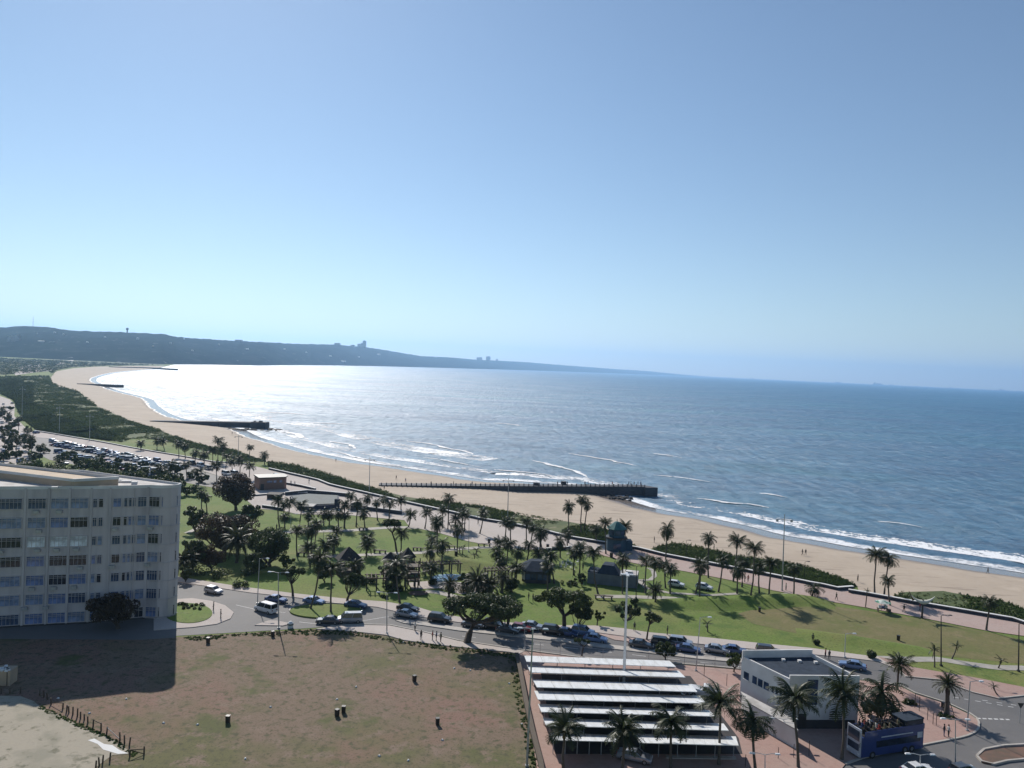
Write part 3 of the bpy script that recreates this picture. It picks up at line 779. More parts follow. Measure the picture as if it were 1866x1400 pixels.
path('path', [(478, 971), (493, 971), (600, 968), (640, 967), (673, 964), (720, 961), (760, 962)], 3.0)
path('path', [(560, 1016), (600, 1014), (657, 1012), (703, 1010), (760, 1008), (828, 1001), (900, 997)], 2.6)
path('path', [(340, 972), (380, 955), (410, 946), (450, 940)], 1.6)
path('path', [(1085, 1087), (1155, 1088), (1210, 1090), (1271, 1094), (1340, 1092), (1400, 1089), (1450, 1082)], 2.4)
path('path', [(1164, 1058), (1178, 1072), (1221, 1081), (1294, 1085), (1345, 1082)], 1.4)
path('path', [(1164, 1058), (1185, 1057), (1193, 1050), (1190, 1040), (1182, 1035)], 1.2)
path('path', [(1600, 1200), (1660, 1202), (1713, 1202), (1744, 1207), (1770, 1211), (1816, 1217), (1866, 1218), (1980, 1240)], 2.4)
path('path', [(775, 1078), (800, 1080), (830, 1088), (860, 1092)], 2.2)
sheet('playground_pavement', [(745, 1062), (790, 1058), (850, 1062), (905, 1068), (890, 1078), (840, 1083), (800, 1072), (750, 1074)], .06, M['pave'])
M['poolwater'] = mat('pool_water', (0.25, 0.42, 0.55), (0.45, 0.58, 0.66), .4, rough=.12)
sheet('paddling_pool', [(783, 1052), (800, 1047), (825, 1046), (850, 1049), (848, 1055), (826, 1058), (800, 1060)], .10, M['poolwater'])
sheet('flower_bed', ell(762, 1081, 18, 4.2, 20), .12, M['earth'])
def bank(pts, h, front, back):
    # a low grass bank, its longer slope falling towards the road
    ln = smooth_line(px_poly(pts), 2.5); n = len(ln)
    prof = [(-back, 0), (-back * .4, .75), (0, 1), (front * .35, .72), (front * .75, .2), (front, 0)]
    mb = MB()
    for o, f in prof:
        for i, p in enumerate(offset_line(ln, o)):
            e = math.sin(math.pi * min(1, max(0, i / (n - 1)))) ** .6
            mb.v.append((p.x, p.y, .012 + h * f * e * (1 + .15 * noise.noise(p * .1))))
    for j in range(len(prof) - 1):
        for i in range(n - 1): mb.f.append((j * n + i, j * n + i + 1, (j + 1) * n + i + 1, (j + 1) * n + i)); mb.m.append(0)
    o = mb.obj('grass_bank', M['lawn'], smooth=True)
    if o.data.polygons[len(o.data.polygons) // 2].normal.z < 0: o.data.flip_normals()
    struct(o)
bank([(1175, 1096), (1230, 1098), (1300, 1099), (1370, 1097), (1450, 1092), (1520, 1099)], 1.5, 5.5, 1.2)
bank([(762, 1022), (820, 1026), (880, 1032), (940, 1040)], 1.7, 6, 1.5)
bank([(1450, 1150), (1540, 1162), (1640, 1178), (1700, 1188)], .5, 4, 2)
sheet('carport_shade', [(985, 1223), (1100, 1226), (1258, 1232), (1300, 1285), (1346, 1345), (1353, 1374), (1200, 1374), (1012, 1374)], .165, M['shadefloor'])  # added dark sheet: carport shade painted on the ground
# car park left of the plaza and the beach-front street beyond the apartment block
sheet('car_park', [(60, 795), (88, 799.5), (150, 812.5), (230, 828.5), (335, 847.5), (400, 868.5), (425, 882.5), (415, 893), (360, 884), (300, 872), (230, 862), (150, 850), (90, 838), (50, 818)], .05, M['asphalt'])
sheet('street', [(-200, 733), (0, 722), (18, 728), (27, 738), (26, 758), (45, 778), (62, 787), (60, 795), (50, 818), (62, 845), (0, 848), (-200, 848)], .06, M['pave'])
for a in ([(25, 679), (60, 672), (98, 671), (98, 675), (60, 679), (28, 684)], [(32, 669), (55, 662), (75, 664), (70, 672), (40, 674)], [(98, 664), (118, 659), (134, 655), (134, 657.5), (118, 662), (100, 666)]):
    sheet('far_parking', a, .3, M['pave'])
# promenade wall: dark face, pale coping
def wall(name, pts, h, w, label, face='pier', cap='white_wall', cat='wall'):
    ln = smooth_line(px_poly(pts), 6); n = len(ln)
    t = thing(name, label, cat, ln[0])
    for part, o, z0, z1, mt in (('wall_face', w / 2, 0, h, face), ('coping', w / 2 + .15, h, h + .12, cap)):
        a, b = offset_line(ln, o), offset_line(ln, -o)
        mb = MB()
        for side, zz in ((a, z0), (a, z1), (b, z1), (b, z0)): mb.v += [(p.x - ln[0].x, p.y - ln[0].y, zz) for p in side]
        for j in range(4):
            for i in range(n - 1):
                mb.f.append((j * n + i, j * n + i + 1, ((j + 1) % 4) * n + i + 1, ((j + 1) % 4) * n + i)); mb.m.append(0)
        mb.f += [(0, n, 2 * n, 3 * n), (4 * n - 1, 3 * n - 1, 2 * n - 1, n - 1)]; mb.m += [0, 0]
        mb.obj(part, M[mt], t, fix=True)
    return t
wall('promenade_wall', WALL, .75, .5, 'low white-topped promenade wall right of the gap to the beach')
wall('promenade_wall', WALL2, .75, .5, 'long low white-topped promenade wall left of the gap to the beach, up to the pier')
wall('promenade_wall', WALL3, .5, .4, 'far low promenade wall behind the crowded car park')
for a, h, lab in (([(1042, 1000), (1010, 1002), (995, 1003)], .6, 'dark low bench wall on the lawn corner of the plaza by the palms'), ([(520, 903), (560, 899), (640, 906)], 1.2, 'long dark wall round the sunken court in front of the plaza'),
                  ([(478, 925), (500, 928), (515, 931)], .8, 'short dark wall between lawn and court left of the sunken court'), ([(668, 930), (700, 934), (732, 938)], 1.2, 'dark wall with pale top at the lawn end of the plaza'),
                  ([(522, 883), (550, 888), (575, 894)], .8, 'dark planter wall right of the red brick kiosk'), ([(456, 905), (480, 903), (560, 900)], .5, 'thin pale-topped wall below the red brick kiosk')):
    wall('garden_wall', a, h, .5, lab)

# ---------------------------------------------------------------- foliage
def leaf_cluster(mb, c, r, n, size, rnd, flat=1.0, mi=0):
    for _ in range(n):
        while True:
            q = Vector((rnd.uniform(-1, 1), rnd.uniform(-1, 1), rnd.uniform(-1, 1)))
            if .25 < q.length < 1: break
        q = q.normalized() * (q.length ** .4)
        p = Vector(c) + Vector((q.x * r, q.y * r, q.z * r * flat))
        nrm = (q + Vector((rnd.uniform(-1, 1), rnd.uniform(-1, 1), rnd.uniform(-.6, 1)))).normalized()
        a = nrm.cross(Vector((rnd.uniform(-1, 1), rnd.uniform(-1, 1), .3))).normalized(); b = nrm.cross(a)
        s = size * rnd.uniform(.6, 1.3)
        mb.poly([p - a * s, p - b * s * .55, p + a * s, p + b * s * .55], mi)
def tree_mesh(seed, rx, ry, rz, cz, h_trunk, rtrunk, clumps=34, per=70, size=.32, umbrella=False, sparse=False):
    """crown clumps and limbs; the crown's middle is at height cz"""
    rnd = random.Random(seed)
    cr, tr = MB(), MB()
    ends = []
    for k in range(clumps):
        a = rnd.uniform(0, 2 * math.pi); rr = math.sqrt(rnd.uniform(0.02, 1))
        x, y = rx * rr * math.cos(a) * .82, ry * rr * math.sin(a) * .82
        top = rz * math.sqrt(max(0, 1 - rr * rr * .8))
        z = cz + (rnd.uniform(.15, .85) if umbrella else rnd.uniform(-.75, .85)) * top
        r = min(rx, ry) * rnd.uniform(.26, .42) * (.75 if sparse else 1)
        leaf_cluster(cr, (x, y, z), r, per, size, rnd, .7 if umbrella else .85)
        ends.append(Vector((x, y, z)))
    lean = Vector((rnd.uniform(-.4, .4), rnd.uniform(-.3, .3), 0))
    fork = Vector((lean.x, lean.y, h_trunk))
    tr.tube([(0, 0, -.3), (lean.x * .3, lean.y * .3, h_trunk * .5), fork], [rtrunk * 1.35, rtrunk, rtrunk * .9], 8)
    for e in ends[:9 if not sparse else 14]:
        mid = fork.lerp(e, .5) + Vector((rnd.uniform(-.3, .3), rnd.uniform(-.3, .3), -.12 * (e - fork).length))
        tr.tube([fork - Vector((0, 0, .2)), mid, e], [rtrunk * .6, rtrunk * .38, rtrunk * .15], 5)
    return cr, tr
def tree(label, base, crown, rxp, ryp, leaf='leaf', clumps=34, per=70, size=.3, umbrella=False, sparse=False, seed=1, name='broadleaf_tree', group='trees in the beachfront park', deep=.7):
    b = P(*base); s = mpp(b)
    cx = (crown[0] - base[0]) * s
    zc = hgt(b, crown[1]); rx, rz = rxp * s, ryp * s
    if umbrella: deep = .5
    per, size = int(per * 2.0), size * .66
    cr, tr = tree_mesh(seed, rx, rx * deep, rz, zc, max(.5, zc - rz * (.9 if umbrella else 1.1)), max(.12, rx * .07), clumps, per, size, umbrella, sparse)
    cr.v = [(x + cx, y, z) for x, y, z in cr.v]
    t = thing(name, label, 'tree', b, 0, group)
    tr.v = [(x + cx * min(1, max(0, z / max(zc, .1))) ** 1.5, y, z) for x, y, z in tr.v]
    tr.obj('trunk', M['bark'], t, True)
    cr.obj('crown', M[leaf], t)
    return t
TREES = [
 ('big spreading dark tree at the lot edge with its shadow on the bare lot', (850, 1172), (876, 1112), 80, 24, 'leafdark', 60, 150, .30, True),
 ('dark tree just right of the big spreading tree, over the parked dark cars', (925, 1150), (914, 1108), 34, 34, 'leafdark', 30, 90, .32, False),
 ('broad green flat-topped tree left of the tall lamp mast, over the road', (1028, 1150), (1023, 1098), 57, 25, 'leaf', 40, 110, .32, True),
 ('second bushy tree tucked under the right side of the broad flat-topped tree', (1050, 1152), (1055, 1118), 26, 22, 'leafdark', 20, 80, .3, False),
 ('open-branched tree immediately behind the tall white lamp mast', (1139, 1160), (1142, 1112), 26, 17, 'leafdark', 22, 50, .3, False),
 ('small forked tree with thin crown right of the tall lamp mast', (1178, 1167), (1189, 1122), 20, 13, 'leafdark', 16, 34, .28, False),
 ('small flat-topped street tree on the verge above the first carport row', (1060, 1197), (1059, 1170), 17, 6.5, 'leafdark', 14, 60, .24, True),
 ('round dark street tree on the verge left of the parked silver cars', (1213, 1204), (1211, 1184), 20, 12.5, 'leafdark', 22, 80, .26, False),
 ('green street tree at the far corner of the white slate-roofed building', (1337, 1226), (1334, 1202), 18, 12, 'leaf', 18, 60, .26, False),
 ('forked umbrella tree between the two paths on the lawn', (723, 1006), (710, 959), 22, 13, 'leafdark', 22, 70, .3, True),
 ('very large bronze dark tree beside the red brick kiosk', (430, 930), (426, 892), 40, 28, 'leafred', 50, 110, .46, False),
 ('large bronze tree left of the apartment-side date palm', (408, 1006), (412, 966), 56, 32, 'leafred', 60, 110, .42, False),
 ('dark green tree on the lawn right of the big date palm', (492, 1032), (490, 993), 40, 32, 'leafdark', 50, 100, .36, False),
 ('round low tree overhanging the road by the roundabout, left of the two leaning palms', (534, 1088), (533, 1048), 27, 17, 'leafdark', 30, 90, .3, True),
 ('dark round-crowned tree below the left hexagonal pavilion', (632, 1096), (644, 1064), 31, 22, 'leafdark', 34, 90, .3, True),
 ('dense tree rising from the planting behind the twin wooden towers', (705, 1060), (703, 1040), 16, 14, 'leafdark', 18, 70, .3, False),
 ('dark tree in shade against the apartment block wall', (215, 1146), (205, 1108), 52, 24, 'leafred', 40, 90, .34, False),
 ('dark tree behind the date palm half hidden by the apartment block', (352, 1040), (352, 1004), 26, 26, 'leafdark', 34, 80, .36, False),
 ('dark bushy tree between the big date palm and the road shrubs', (462, 1046), (464, 1024), 24, 18, 'leafdark', 26, 80, .34, False),
 ('dark tree rising behind the bronze tree, nearest to the apartment block', (356, 968), (356, 940), 22, 22, 'leafdark', 26, 70, .4, False),
 ('dark green tree squeezed between the two bronze trees', (458, 962), (456, 936), 22, 18, 'leafdark', 24, 70, .4, False),
 ('small green tree at the right foot of the dark green tree on the lawn', (522, 1040), (522, 1022), 15, 12, 'leaf', 16, 60, .3, False),
 ('bronze tree low over the hedge left of the big date palm', (386, 1040), (384, 1014), 28, 18, 'leafred', 30, 80, .36, False),
 ('low tree in the planting left of the pointed pavilion', (592, 1062), (592, 1044), 18, 13, 'leafdark', 20, 70, .3, False),
 ('dark tree right of the twin wooden towers', (776, 1048), (776, 1034), 11, 10, 'leafdark', 12, 60, .28, False),
 ('low tree at the back of the playground palm clump', (850, 1076), (850, 1056), 18, 13, 'leafdark', 20, 70, .3, False),
 ('low dark tree at the right of the playground palm clump', (934, 1080), (934, 1064), 14, 11, 'leafdark', 16, 60, .3, False),
 ('bush-like tree between the flat-topped tree and the open-branched tree', (1088, 1140), (1092, 1120), 12, 10, 'leaf', 12, 50, .26, False),
 ('low dark tree right against the corner of the apartment block', (338, 1062), (337, 1045), 13, 15, 'leafdark', 16, 60, .32, False),
 ('tree in the planting right of the low dark hip-roofed pavilion', (1060, 1068), (1057, 1053), 12, 10, 'hedge', 14, 60, .26, False),
 ('dark bushy tree under the coconut palms right of the white building', (1583, 1306), (1584, 1288), 19, 13, 'leafdark', 20, 80, .22, False),
]
for i, (lab, ba, cr_, rxp, ryp, lf, cl, per, sz, um) in enumerate(TREES):
    tree(lab, ba, cr_, rxp, ryp, lf, cl, per, sz, um, 'thin crown' in lab or 'open-branched' in lab, 11 + i)
# belt of far trees and shrubs behind the apartment block roof, one after another
belt = []
rb = random.Random(5)
for x, y, r, q in ((8, 872, 20, 13), (38, 868, 22, 13), (70, 870, 22, 13), (103, 874, 20, 12), (130, 878, 20, 12), (160, 880, 22, 12), (190, 883, 20, 12), (222, 884, 22, 12), (252, 887, 20, 11), (283, 890, 20, 11), (312, 893, 18, 11), (340, 903, 16, 11), (152, 858, 16, 9), (182, 862, 16, 9), (243, 870, 15, 8), (300, 879, 14, 8),
                   (10, 792, 9, 8), (24, 800, 9, 8), (38, 812, 9, 9), (52, 822, 9, 9), (64, 838, 12, 9), (16, 826, 9, 8), (34, 775, 8, 7)):
    belt.append((x, y, r * 1.25, q * 1.2))
for i, (x, y, r, q) in enumerate(sorted(belt)):
    tree('dark green tree in the belt behind the apartment block roof, %s from the left' % nth(i + 1), (x, y), (x, y - q), r, q, 'leafdark' if i % 3 else 'leaf', 16, 44, .55, False, False, 60 + i, group='tree belt behind the apartment block')
extra = [(80, 826, 12, 9), (112, 842, 14, 9), (142, 848, 14, 9), (176, 852, 15, 9), (206, 858, 15, 9), (236, 862, 14, 9), (268, 868, 14, 9), (296, 872, 13, 8), (322, 880, 14, 9), (128, 836, 10, 7), (216, 846, 9, 6), (262, 852, 9, 6), (318, 862, 10, 7), (350, 872, 12, 8), (368, 880, 12, 8), (182, 838, 8, 5)]
for i, (x, y, r, q) in enumerate(sorted(extra)):
    tree('dark green tree standing among the cars of the crowded car park, %s from the left' % nth(i + 1), (x, y), (x, y - q), r * 1.15, q, 'leafdark' if i % 2 else 'leaf', 14, 44, .5, False, False, 160 + i, group='trees among the parked cars')
street_trees = [(2, 760, 9, 7), (12, 770, 9, 7), (22, 782, 9, 8), (14, 812, 10, 8), (44, 806, 10, 8), (30, 834, 12, 8), (6, 840, 12, 8), (50, 790, 8, 7), (20, 748, 6, 5), (58, 812, 9, 7)]
for i, (x, y, r, q) in enumerate(sorted(street_trees)):
    tree('dark street tree in the far left street beyond the roof, %s from the left' % nth(i + 1), (x, y), (x, y - q), r, q, 'leafdark', 14, 40, .6, False, False, 190 + i, group='trees in the far left street')
# shrubs and hedges
def shrub(label, base, rxp, ryp, leaf='hedge', seed=3, name='shrub', deep=.8, cl=9, per=60, size=.2):
    b = P(*base); s = mpp(b); rnd = random.Random(seed)
    mb = MB()
    for k in range(cl):
        leaf_cluster(mb, (rxp * s * rnd.uniform(-.6, .6), rxp * s * deep * rnd.uniform(-.6, .6), ryp * s * rnd.uniform(.5, 1.1)), ryp * s * rnd.uniform(.6, .9), per, size, rnd)
    t = thing(name, label, 'shrub', b, 0, 'shrubs in the park and by the road')
    mb.obj('foliage', M[leaf], t)
    m2 = MB(); m2.tube([(0, 0, -.1), (0, 0, ryp * s)], [.08, .04], 5); m2.obj('stem', M['bark'], t)
    return t
for i, (lab, ba, a, q, lf) in enumerate((
    ('round clipped dark shrub on the verge above the roundabout', (438, 1072), 17, 8, 'leafdark'), ('dark low hedge mound along the lawn edge below the big date palm', (400, 1052), 30, 10, 'leafdark'),
    ('second dark hedge mound left of the one below the big date palm', (360, 1048), 26, 12, 'leafdark'), ('third hedge mound right of the big date palm', (452, 1050), 20, 9, 'leafdark'),
    ('shrub row at the top of the round garden bed by the apartment corner', (352, 1108), 30, 4, 'leafdark'), ('low shrub left in the round garden bed', (332, 1104), 12, 4, 'hedge'),
    ('round shrub on the brick forecourt just behind the bus', (1638, 1316), 10, 9, 'hedge'), ('tall shrub right of the palm behind the bus', (1628, 1303), 7, 10, 'leafdark'),
    ('flat shrub clump under the single date palm on the brick forecourt', (1722, 1307), 20, 3.5, 'hedge'), ('small bush at the base of the tree shading the lot', (1656, 1284), 13, 6, 'leafdark'),
    ('hedge between the hip-roofed pavilion and the grey kiosk', (1035, 1066), 24, 5, 'leafdark'), ('low dark shrub right of the grey kiosk', (1155, 1100), 8, 5, 'leafdark'), ('green conical shrub on the lawn edge above the silver-blue car', (1588, 1200), 4, 8, 'hedge'),
    ('small dark shrub near the two people on the dry lawn', (1488, 1175), 4, 5, 'leafdark'), ('shrub clump beside the paddling pool', (788, 1066), 9, 6, 'leafdark'), ('shrub clump below the paddling pool, by the curved path', (820, 1078), 14, 5, 'leafdark'),
    ('dark shrub mass left of the palm clump by the playground', (848, 1080), 16, 8, 'leafdark'), ('dark shrub mass in the middle of the playground palm clump', (888, 1084), 20, 8, 'leafdark'),
    ('dark shrub mass right of the playground palm clump', (925, 1078), 16, 8, 'leafdark'), ('low planting below the twin wooden towers', (720, 1078), 22, 6, 'leafdark'), ('planting left of the twin wooden towers', (676, 1062), 14, 8, 'leafdark'),
    ('dark shrub beside the slab corner in the garden strip', (590, 1040), 14, 8, 'leafdark'), ('shrub by the road under the leaning palms', (700, 1090), 10, 3, 'hedge'))):
    shrub(lab, ba, a, q, lf, 40 + i)

# dune scrub: nobody could count it
def inside(x, y, poly):
    c = False; j = len(poly) - 1
    for i in range(len(poly)):
        (xi, yi), (xj, yj) = poly[i], poly[j]
        if (yi > y) != (yj > y) and x < (xj - xi) * (y - yi) / (yj - yi) + xi: c = not c
        j = i
    return c
def scrub(name, poly, n, hpx, leaf='scrub', seed=1, gap=.14, wpx=1.6, nl=16, label=None, hmax=2.4, floor=True):
    if floor: sheet('dune_floor', poly, .045, M['dunefloor'])
    rnd = random.Random(seed); mb = MB()
    xs, ys = [p[0] for p in poly], [p[1] for p in poly]
    k = 0
    while k < n:
        y = min(ys) + (max(ys) - min(ys)) * rnd.random(); x = rnd.uniform(min(xs), max(xs))
        if not inside(x, y, poly): continue
        k += 1
        b = P(x, y)
        if b.y > 2600: continue
        if noise.noise(Vector((b.x * .05, b.y * .03, seed))) < gap - .5: continue
        s = mpp(b); h = min(hmax, hpx * s) * rnd.uniform(.5, 1.2) * (1 + .6 * noise.noise(Vector((b.x * .04, b.y * .04, 5))))
        r = wpx * s * rnd.uniform(.8, 1.6)
        sz = max(.16, min(.9 * s * 1.2, r * .5))
        leaf_cluster(mb, (b.x, b.y, h * .45), 1, 0, sz, rnd)
        for _ in range(nl):
            a = rnd.uniform(0, 6.283); q = math.sqrt(rnd.random()); zz = h * (1 - .6 * q * q) * rnd.uniform(.4, 1.05)
            p = Vector((b.x + r * q * math.cos(a), b.y + r * q * math.sin(a), zz))
            nr = Vector((math.cos(a) * q * .8 + rnd.uniform(-.5, .5), math.sin(a) * q * .8 + rnd.uniform(-.5, .5), rnd.uniform(.7, 1.6))).normalized()
            u = nr.cross(Vector((rnd.uniform(-1, 1), rnd.uniform(-1, 1), .2))).normalized(); v = nr.cross(u); ss = sz * rnd.uniform(.7, 1.4)
            mb.poly([p - u * ss, p - v * ss * .6, p + u * ss, p + v * ss * .6])
    o = mb.obj(name, M[leaf]); return struct(o, 'stuff')
M['palescrub'] = leafmat('pale_scrub_foliage', (0.09, 0.12, 0.05), (0.13, 0.16, 0.07), (0.15, 0.175, 0.075), 0.1, .05, .9)
scrub('dune_scrub', [(1640, 1092), (1629, 1087), (1650, 1079), (1719, 1077), (1770, 1087), (1834, 1097), (1866, 1112), (2200, 1185), (2200, 1209), (1866, 1135), (1845, 1128), (1680, 1101)], 2400, 7, seed=2, gap=.22)
scrub('pale_scrub', [(1650, 1079), (1770, 1087), (1866, 1112), (2200, 1185), (2200, 1209), (1845, 1126)], 500, 3, leaf='palescrub', seed=28, gap=.4, wpx=2.5, nl=12, floor=False)
scrub('dune_scrub', [(1190, 1004), (1187, 1000), (1226, 991), (1260, 995), (1317, 1007), (1340, 1014), (1409, 1021), (1477, 1035), (1540, 1058), (1562, 1068), (1550, 1072), (1526, 1073), (1477, 1063), (1340, 1036), (1210, 1011)], 3200, 6, seed=3, gap=.22)
scrub('pale_scrub', [(1187, 1000), (1260, 995), (1409, 1021), (1540, 1058), (1526, 1073), (1340, 1036), (1210, 1011)], 600, 3, leaf='palescrub', seed=27, gap=.4, wpx=2.5, nl=12, floor=False)
scrub('dune_scrub', [(1165, 1000), (1097, 962), (1030, 950), (975, 947), (942, 937), (885, 925), (828, 918), (737, 905), (657, 884), (606, 867), (567, 856), (529, 847), (487, 842), (490, 853), (529, 862), (600, 881), (669, 898), (737, 913), (828, 933), (880, 945), (930, 953), (980, 963), (1040, 978), (1100, 989), (1150, 998)], 6000, 5, seed=4, gap=.25)
scrub('pale_scrub', [(1165, 1000), (1030, 950), (885, 925), (737, 905), (606, 867), (487, 842), (600, 878), (737, 912), (880, 943), (1040, 975)], 900, 3, leaf='palescrub', seed=26, gap=.4, wpx=2.5, nl=12, floor=False)
scrub('dune_scrub', [(487, 842), (458, 834), (430, 822), (380, 814), (337, 803), (305, 790), (273, 778), (230, 766), (210, 755), (188, 747), (165, 734), (149, 718), (133, 711), (110, 706), (94, 698), (90, 686), (20, 686), (-60, 690), (-60, 720), (0, 718), (25, 730), (30, 745), (45, 768), (66, 784), (141, 796), (222, 806),
     (245, 798), (300, 803), (340, 815), (390, 826), (440, 842)], 13000, 3.6, seed=5, gap=.3, wpx=2.4, nl=12, hmax=2.2)
scrub('pale_scrub', [(487, 842), (430, 822), (337, 803), (273, 778), (230, 766), (188, 747), (149, 718), (94, 698), (90, 686), (20, 686), (60, 720), (120, 760), (222, 800), (300, 803), (390, 826), (440, 842)], 2600, 2.5, leaf='palescrub', seed=25, gap=.45, wpx=3, nl=12, hmax=2.0, floor=False)
scrub('shore_thicket', [(-60, 690), (-60, 720), (0, 718), (25, 730), (30, 745), (45, 768), (66, 784), (141, 796), (200, 804), (215, 795), (170, 775), (100, 760), (60, 735), (60, 700), (20, 692)], 5000, 5, leaf='thicket', seed=8, gap=.3, wpx=2.4, nl=12, hmax=4)
# weeds and tufts on the bare lot and along its edges
scrub('weed_tufts', [(330, 1162), (460, 1154), (575, 1147), (640, 1151), (735, 1168), (850, 1182), (935, 1192), (930, 1200), (850, 1190), (735, 1175), (640, 1158), (460, 1160), (330, 1170)], 420, 2.5, leaf='scrub', seed=14, wpx=2.2, nl=8, hmax=.35, floor=False)
scrub('weed_tufts', [(70, 1285), (110, 1303), (205, 1345), (240, 1368), (250, 1372), (245, 1380), (200, 1352), (110, 1312), (66, 1292)], 160, 2.5, leaf='scrub', seed=15, wpx=2, nl=8, hmax=.3, floor=False)
scrub('weed_tufts', [(925, 1195), (940, 1200), (985, 1400), (965, 1400), (945, 1300)], 200, 2.5, leaf='scrub', seed=16, wpx=2, nl=8, hmax=.35, floor=False)
scrub('low_coastal_bush', [(92, 690), (96, 682), (90, 677), (0, 684), (-100, 690), (-100, 640), (0, 652), (60, 655), (140, 655), (300, 663), (300, 666), (200, 667), (133, 670), (100, 676)], 5000, 2.2, leaf='thicket', seed=6, wpx=2.5, nl=8, hmax=14)

# ---------------------------------------------------------------- apartment block
def facade_pt(px, D): q = PD(px, 921, D); return Vector((q.x, q.y, 0))
fac = [facade_pt(-140, 129.5), facade_pt(0, 134), facade_pt(87, 136.3), facade_pt(168, 138.4), facade_pt(222, 140.2), facade_pt(271, 142.2), facade_pt(292, 142.2), facade_pt(312, 143), facade_pt(324, 144.2), facade_pt(329, 145.8)]
ZT = 24.6
back = [PD(214, 876, 152), PD(150, 872, 156), PD(-140, 872, 150)]
ab = thing('apartment_block', 'large cream seven-storey apartment block with many windows at the left edge', 'apartment block', fac[3])
O = fac[3]
def rel(p, z=0.0): return Vector((p.x - O.x, p.y - O.y, z))
foot = [rel(p) for p in fac] + [rel(p) for p in back]
MB().prism(foot, .35, ZT).obj('wall', M['cream_wall'], ab, fix=True)
M['darkbase'] = mat('dark_plinth_render', (0.06, 0.058, 0.06), (0.04, 0.04, 0.045), .4)
cen = sum(foot, Vector()) / len(foot)
MB().prism([cen + (p - cen) * .985 for p in foot], -.2, .36).obj('plinth', M['darkbase'], ab, fix=True)
# parapet as a real upstand round the roof
mbp = MB(); n = len(foot)
inn = [cen + (p - cen) * .985 for p in foot]; out = [cen + (p - cen) * 1.004 for p in foot]
for i in range(n):
    j = (i + 1) % n
    a, b, c, d = out[i], out[j], inn[j], inn[i]
    for z0, z1 in ((ZT - .1, ZT + .45),):
        mbp.poly([(a.x, a.y, z0), (b.x, b.y, z0), (b.x, b.y, z1), (a.x, a.y, z1)])
        mbp.poly([(c.x, c.y, z0), (d.x, d.y, z0), (d.x, d.y, z1), (c.x, c.y, z1)])
        mbp.poly([(a.x, a.y, z1), (b.x, b.y, z1), (c.x, c.y, z1), (d.x, d.y, z1)])
mbp.obj('parapet', M['white_wall'], ab)
MB().prism([cen + (p - cen) * .984 for p in foot], ZT + .001, ZT + .06).obj('roof', M['roof_felt'], ab, fix=True)
ZP = 26.3
ph = [rel(P(-160, 848, ZP)), rel(P(0, 857, ZP)), rel(P(134, 873, ZP)), rel(P(216, 868.5, ZP)), rel(P(0, 843.5, ZP)), rel(P(-160, 831, ZP))]
MB().prism(ph, ZT + .02, ZP - .5).obj('penthouse', M['tan_wall'], ab, fix=True)
pc = sum(ph, Vector()) / len(ph); mbp = MB()
for i in range(len(ph)):
    j = (i + 1) % len(ph)
    a, b = ph[i], ph[j]; c, d = pc + (b - pc) * .985, pc + (a - pc) * .985
    a, b = pc + (a - pc) * 1.006, pc + (b - pc) * 1.006
    mbp.poly([(a.x, a.y, ZP - .5), (b.x, b.y, ZP - .5), (b.x, b.y, ZP), (a.x, a.y, ZP)])
    mbp.poly([(c.x, c.y, ZP - .5), (d.x, d.y, ZP - .5), (d.x, d.y, ZP), (c.x, c.y, ZP)])
    mbp.poly([(a.x, a.y, ZP), (b.x, b.y, ZP), (c.x, c.y, ZP), (d.x, d.y, ZP)])
mbp.obj('parapet', M['white_wall'], ab)
for x, y, w_, h_ in ((215, 876, 1.4, .5), (228, 877, 2.2, .35), (160, 884, 1.2, .4), (100, 888, 1.0, .35), (245, 880, 1.0, .5)):
    q = rel(P(x, y, ZT + .3), ZT + .06 + h_ / 2)
    MB().box(q, (w_, .8, h_), .3).obj('roof_vent', M['white_wall'], ab)
rw = random.Random(3)
def fseg(px):
    """facade point and outward normal at the photo column px, taken along the wall"""
    best = None
    for a, b in zip(fac, fac[1:]):
        xa, xb = proj(Vector((a.x, a.y, 20)))[0], proj(Vector((b.x, b.y, 20)))[0]
        if xa <= px <= xb:
            t = (px - xa) / (xb - xa)
            d = (b - a).normalized()
            return a.lerp(b, t), d, Vector((d.y, -d.x, 0))
    a, b = fac[-2], fac[-1]; d = (b - a).normalized()
    return b, d, Vector((d.y, -d.x, 0))
COLS = [(-62, -22, 6, .55), (-14, 39, 7, .55), (51, 83, 5, 1), (93, 124, 5, 1), (129, 160, 5, 1), (169.5, 176, 2, .6), (180, 187, 2, .6), (206, 220, 3, 1), (226, 231, 1, 1), (234.5, 239, 1, 1), (242, 246.5, 1, 1), (251, 266, 3, 1), (272, 290, 4, 1.05), (294, 323, 6, 1.05)]
win_proto = {}
M['brightpane'] = glassmat('painted_reflection_glass', (0.42, 0.44, 0.46)); M['darkpane'] = glassmat('dark_room_glass', (0.012, 0.013, 0.02)); M['blind'] = glassmat('blue_blind_glass', (0.09, 0.12, 0.22))  # bright pane: its white reflection is put into the glass colour
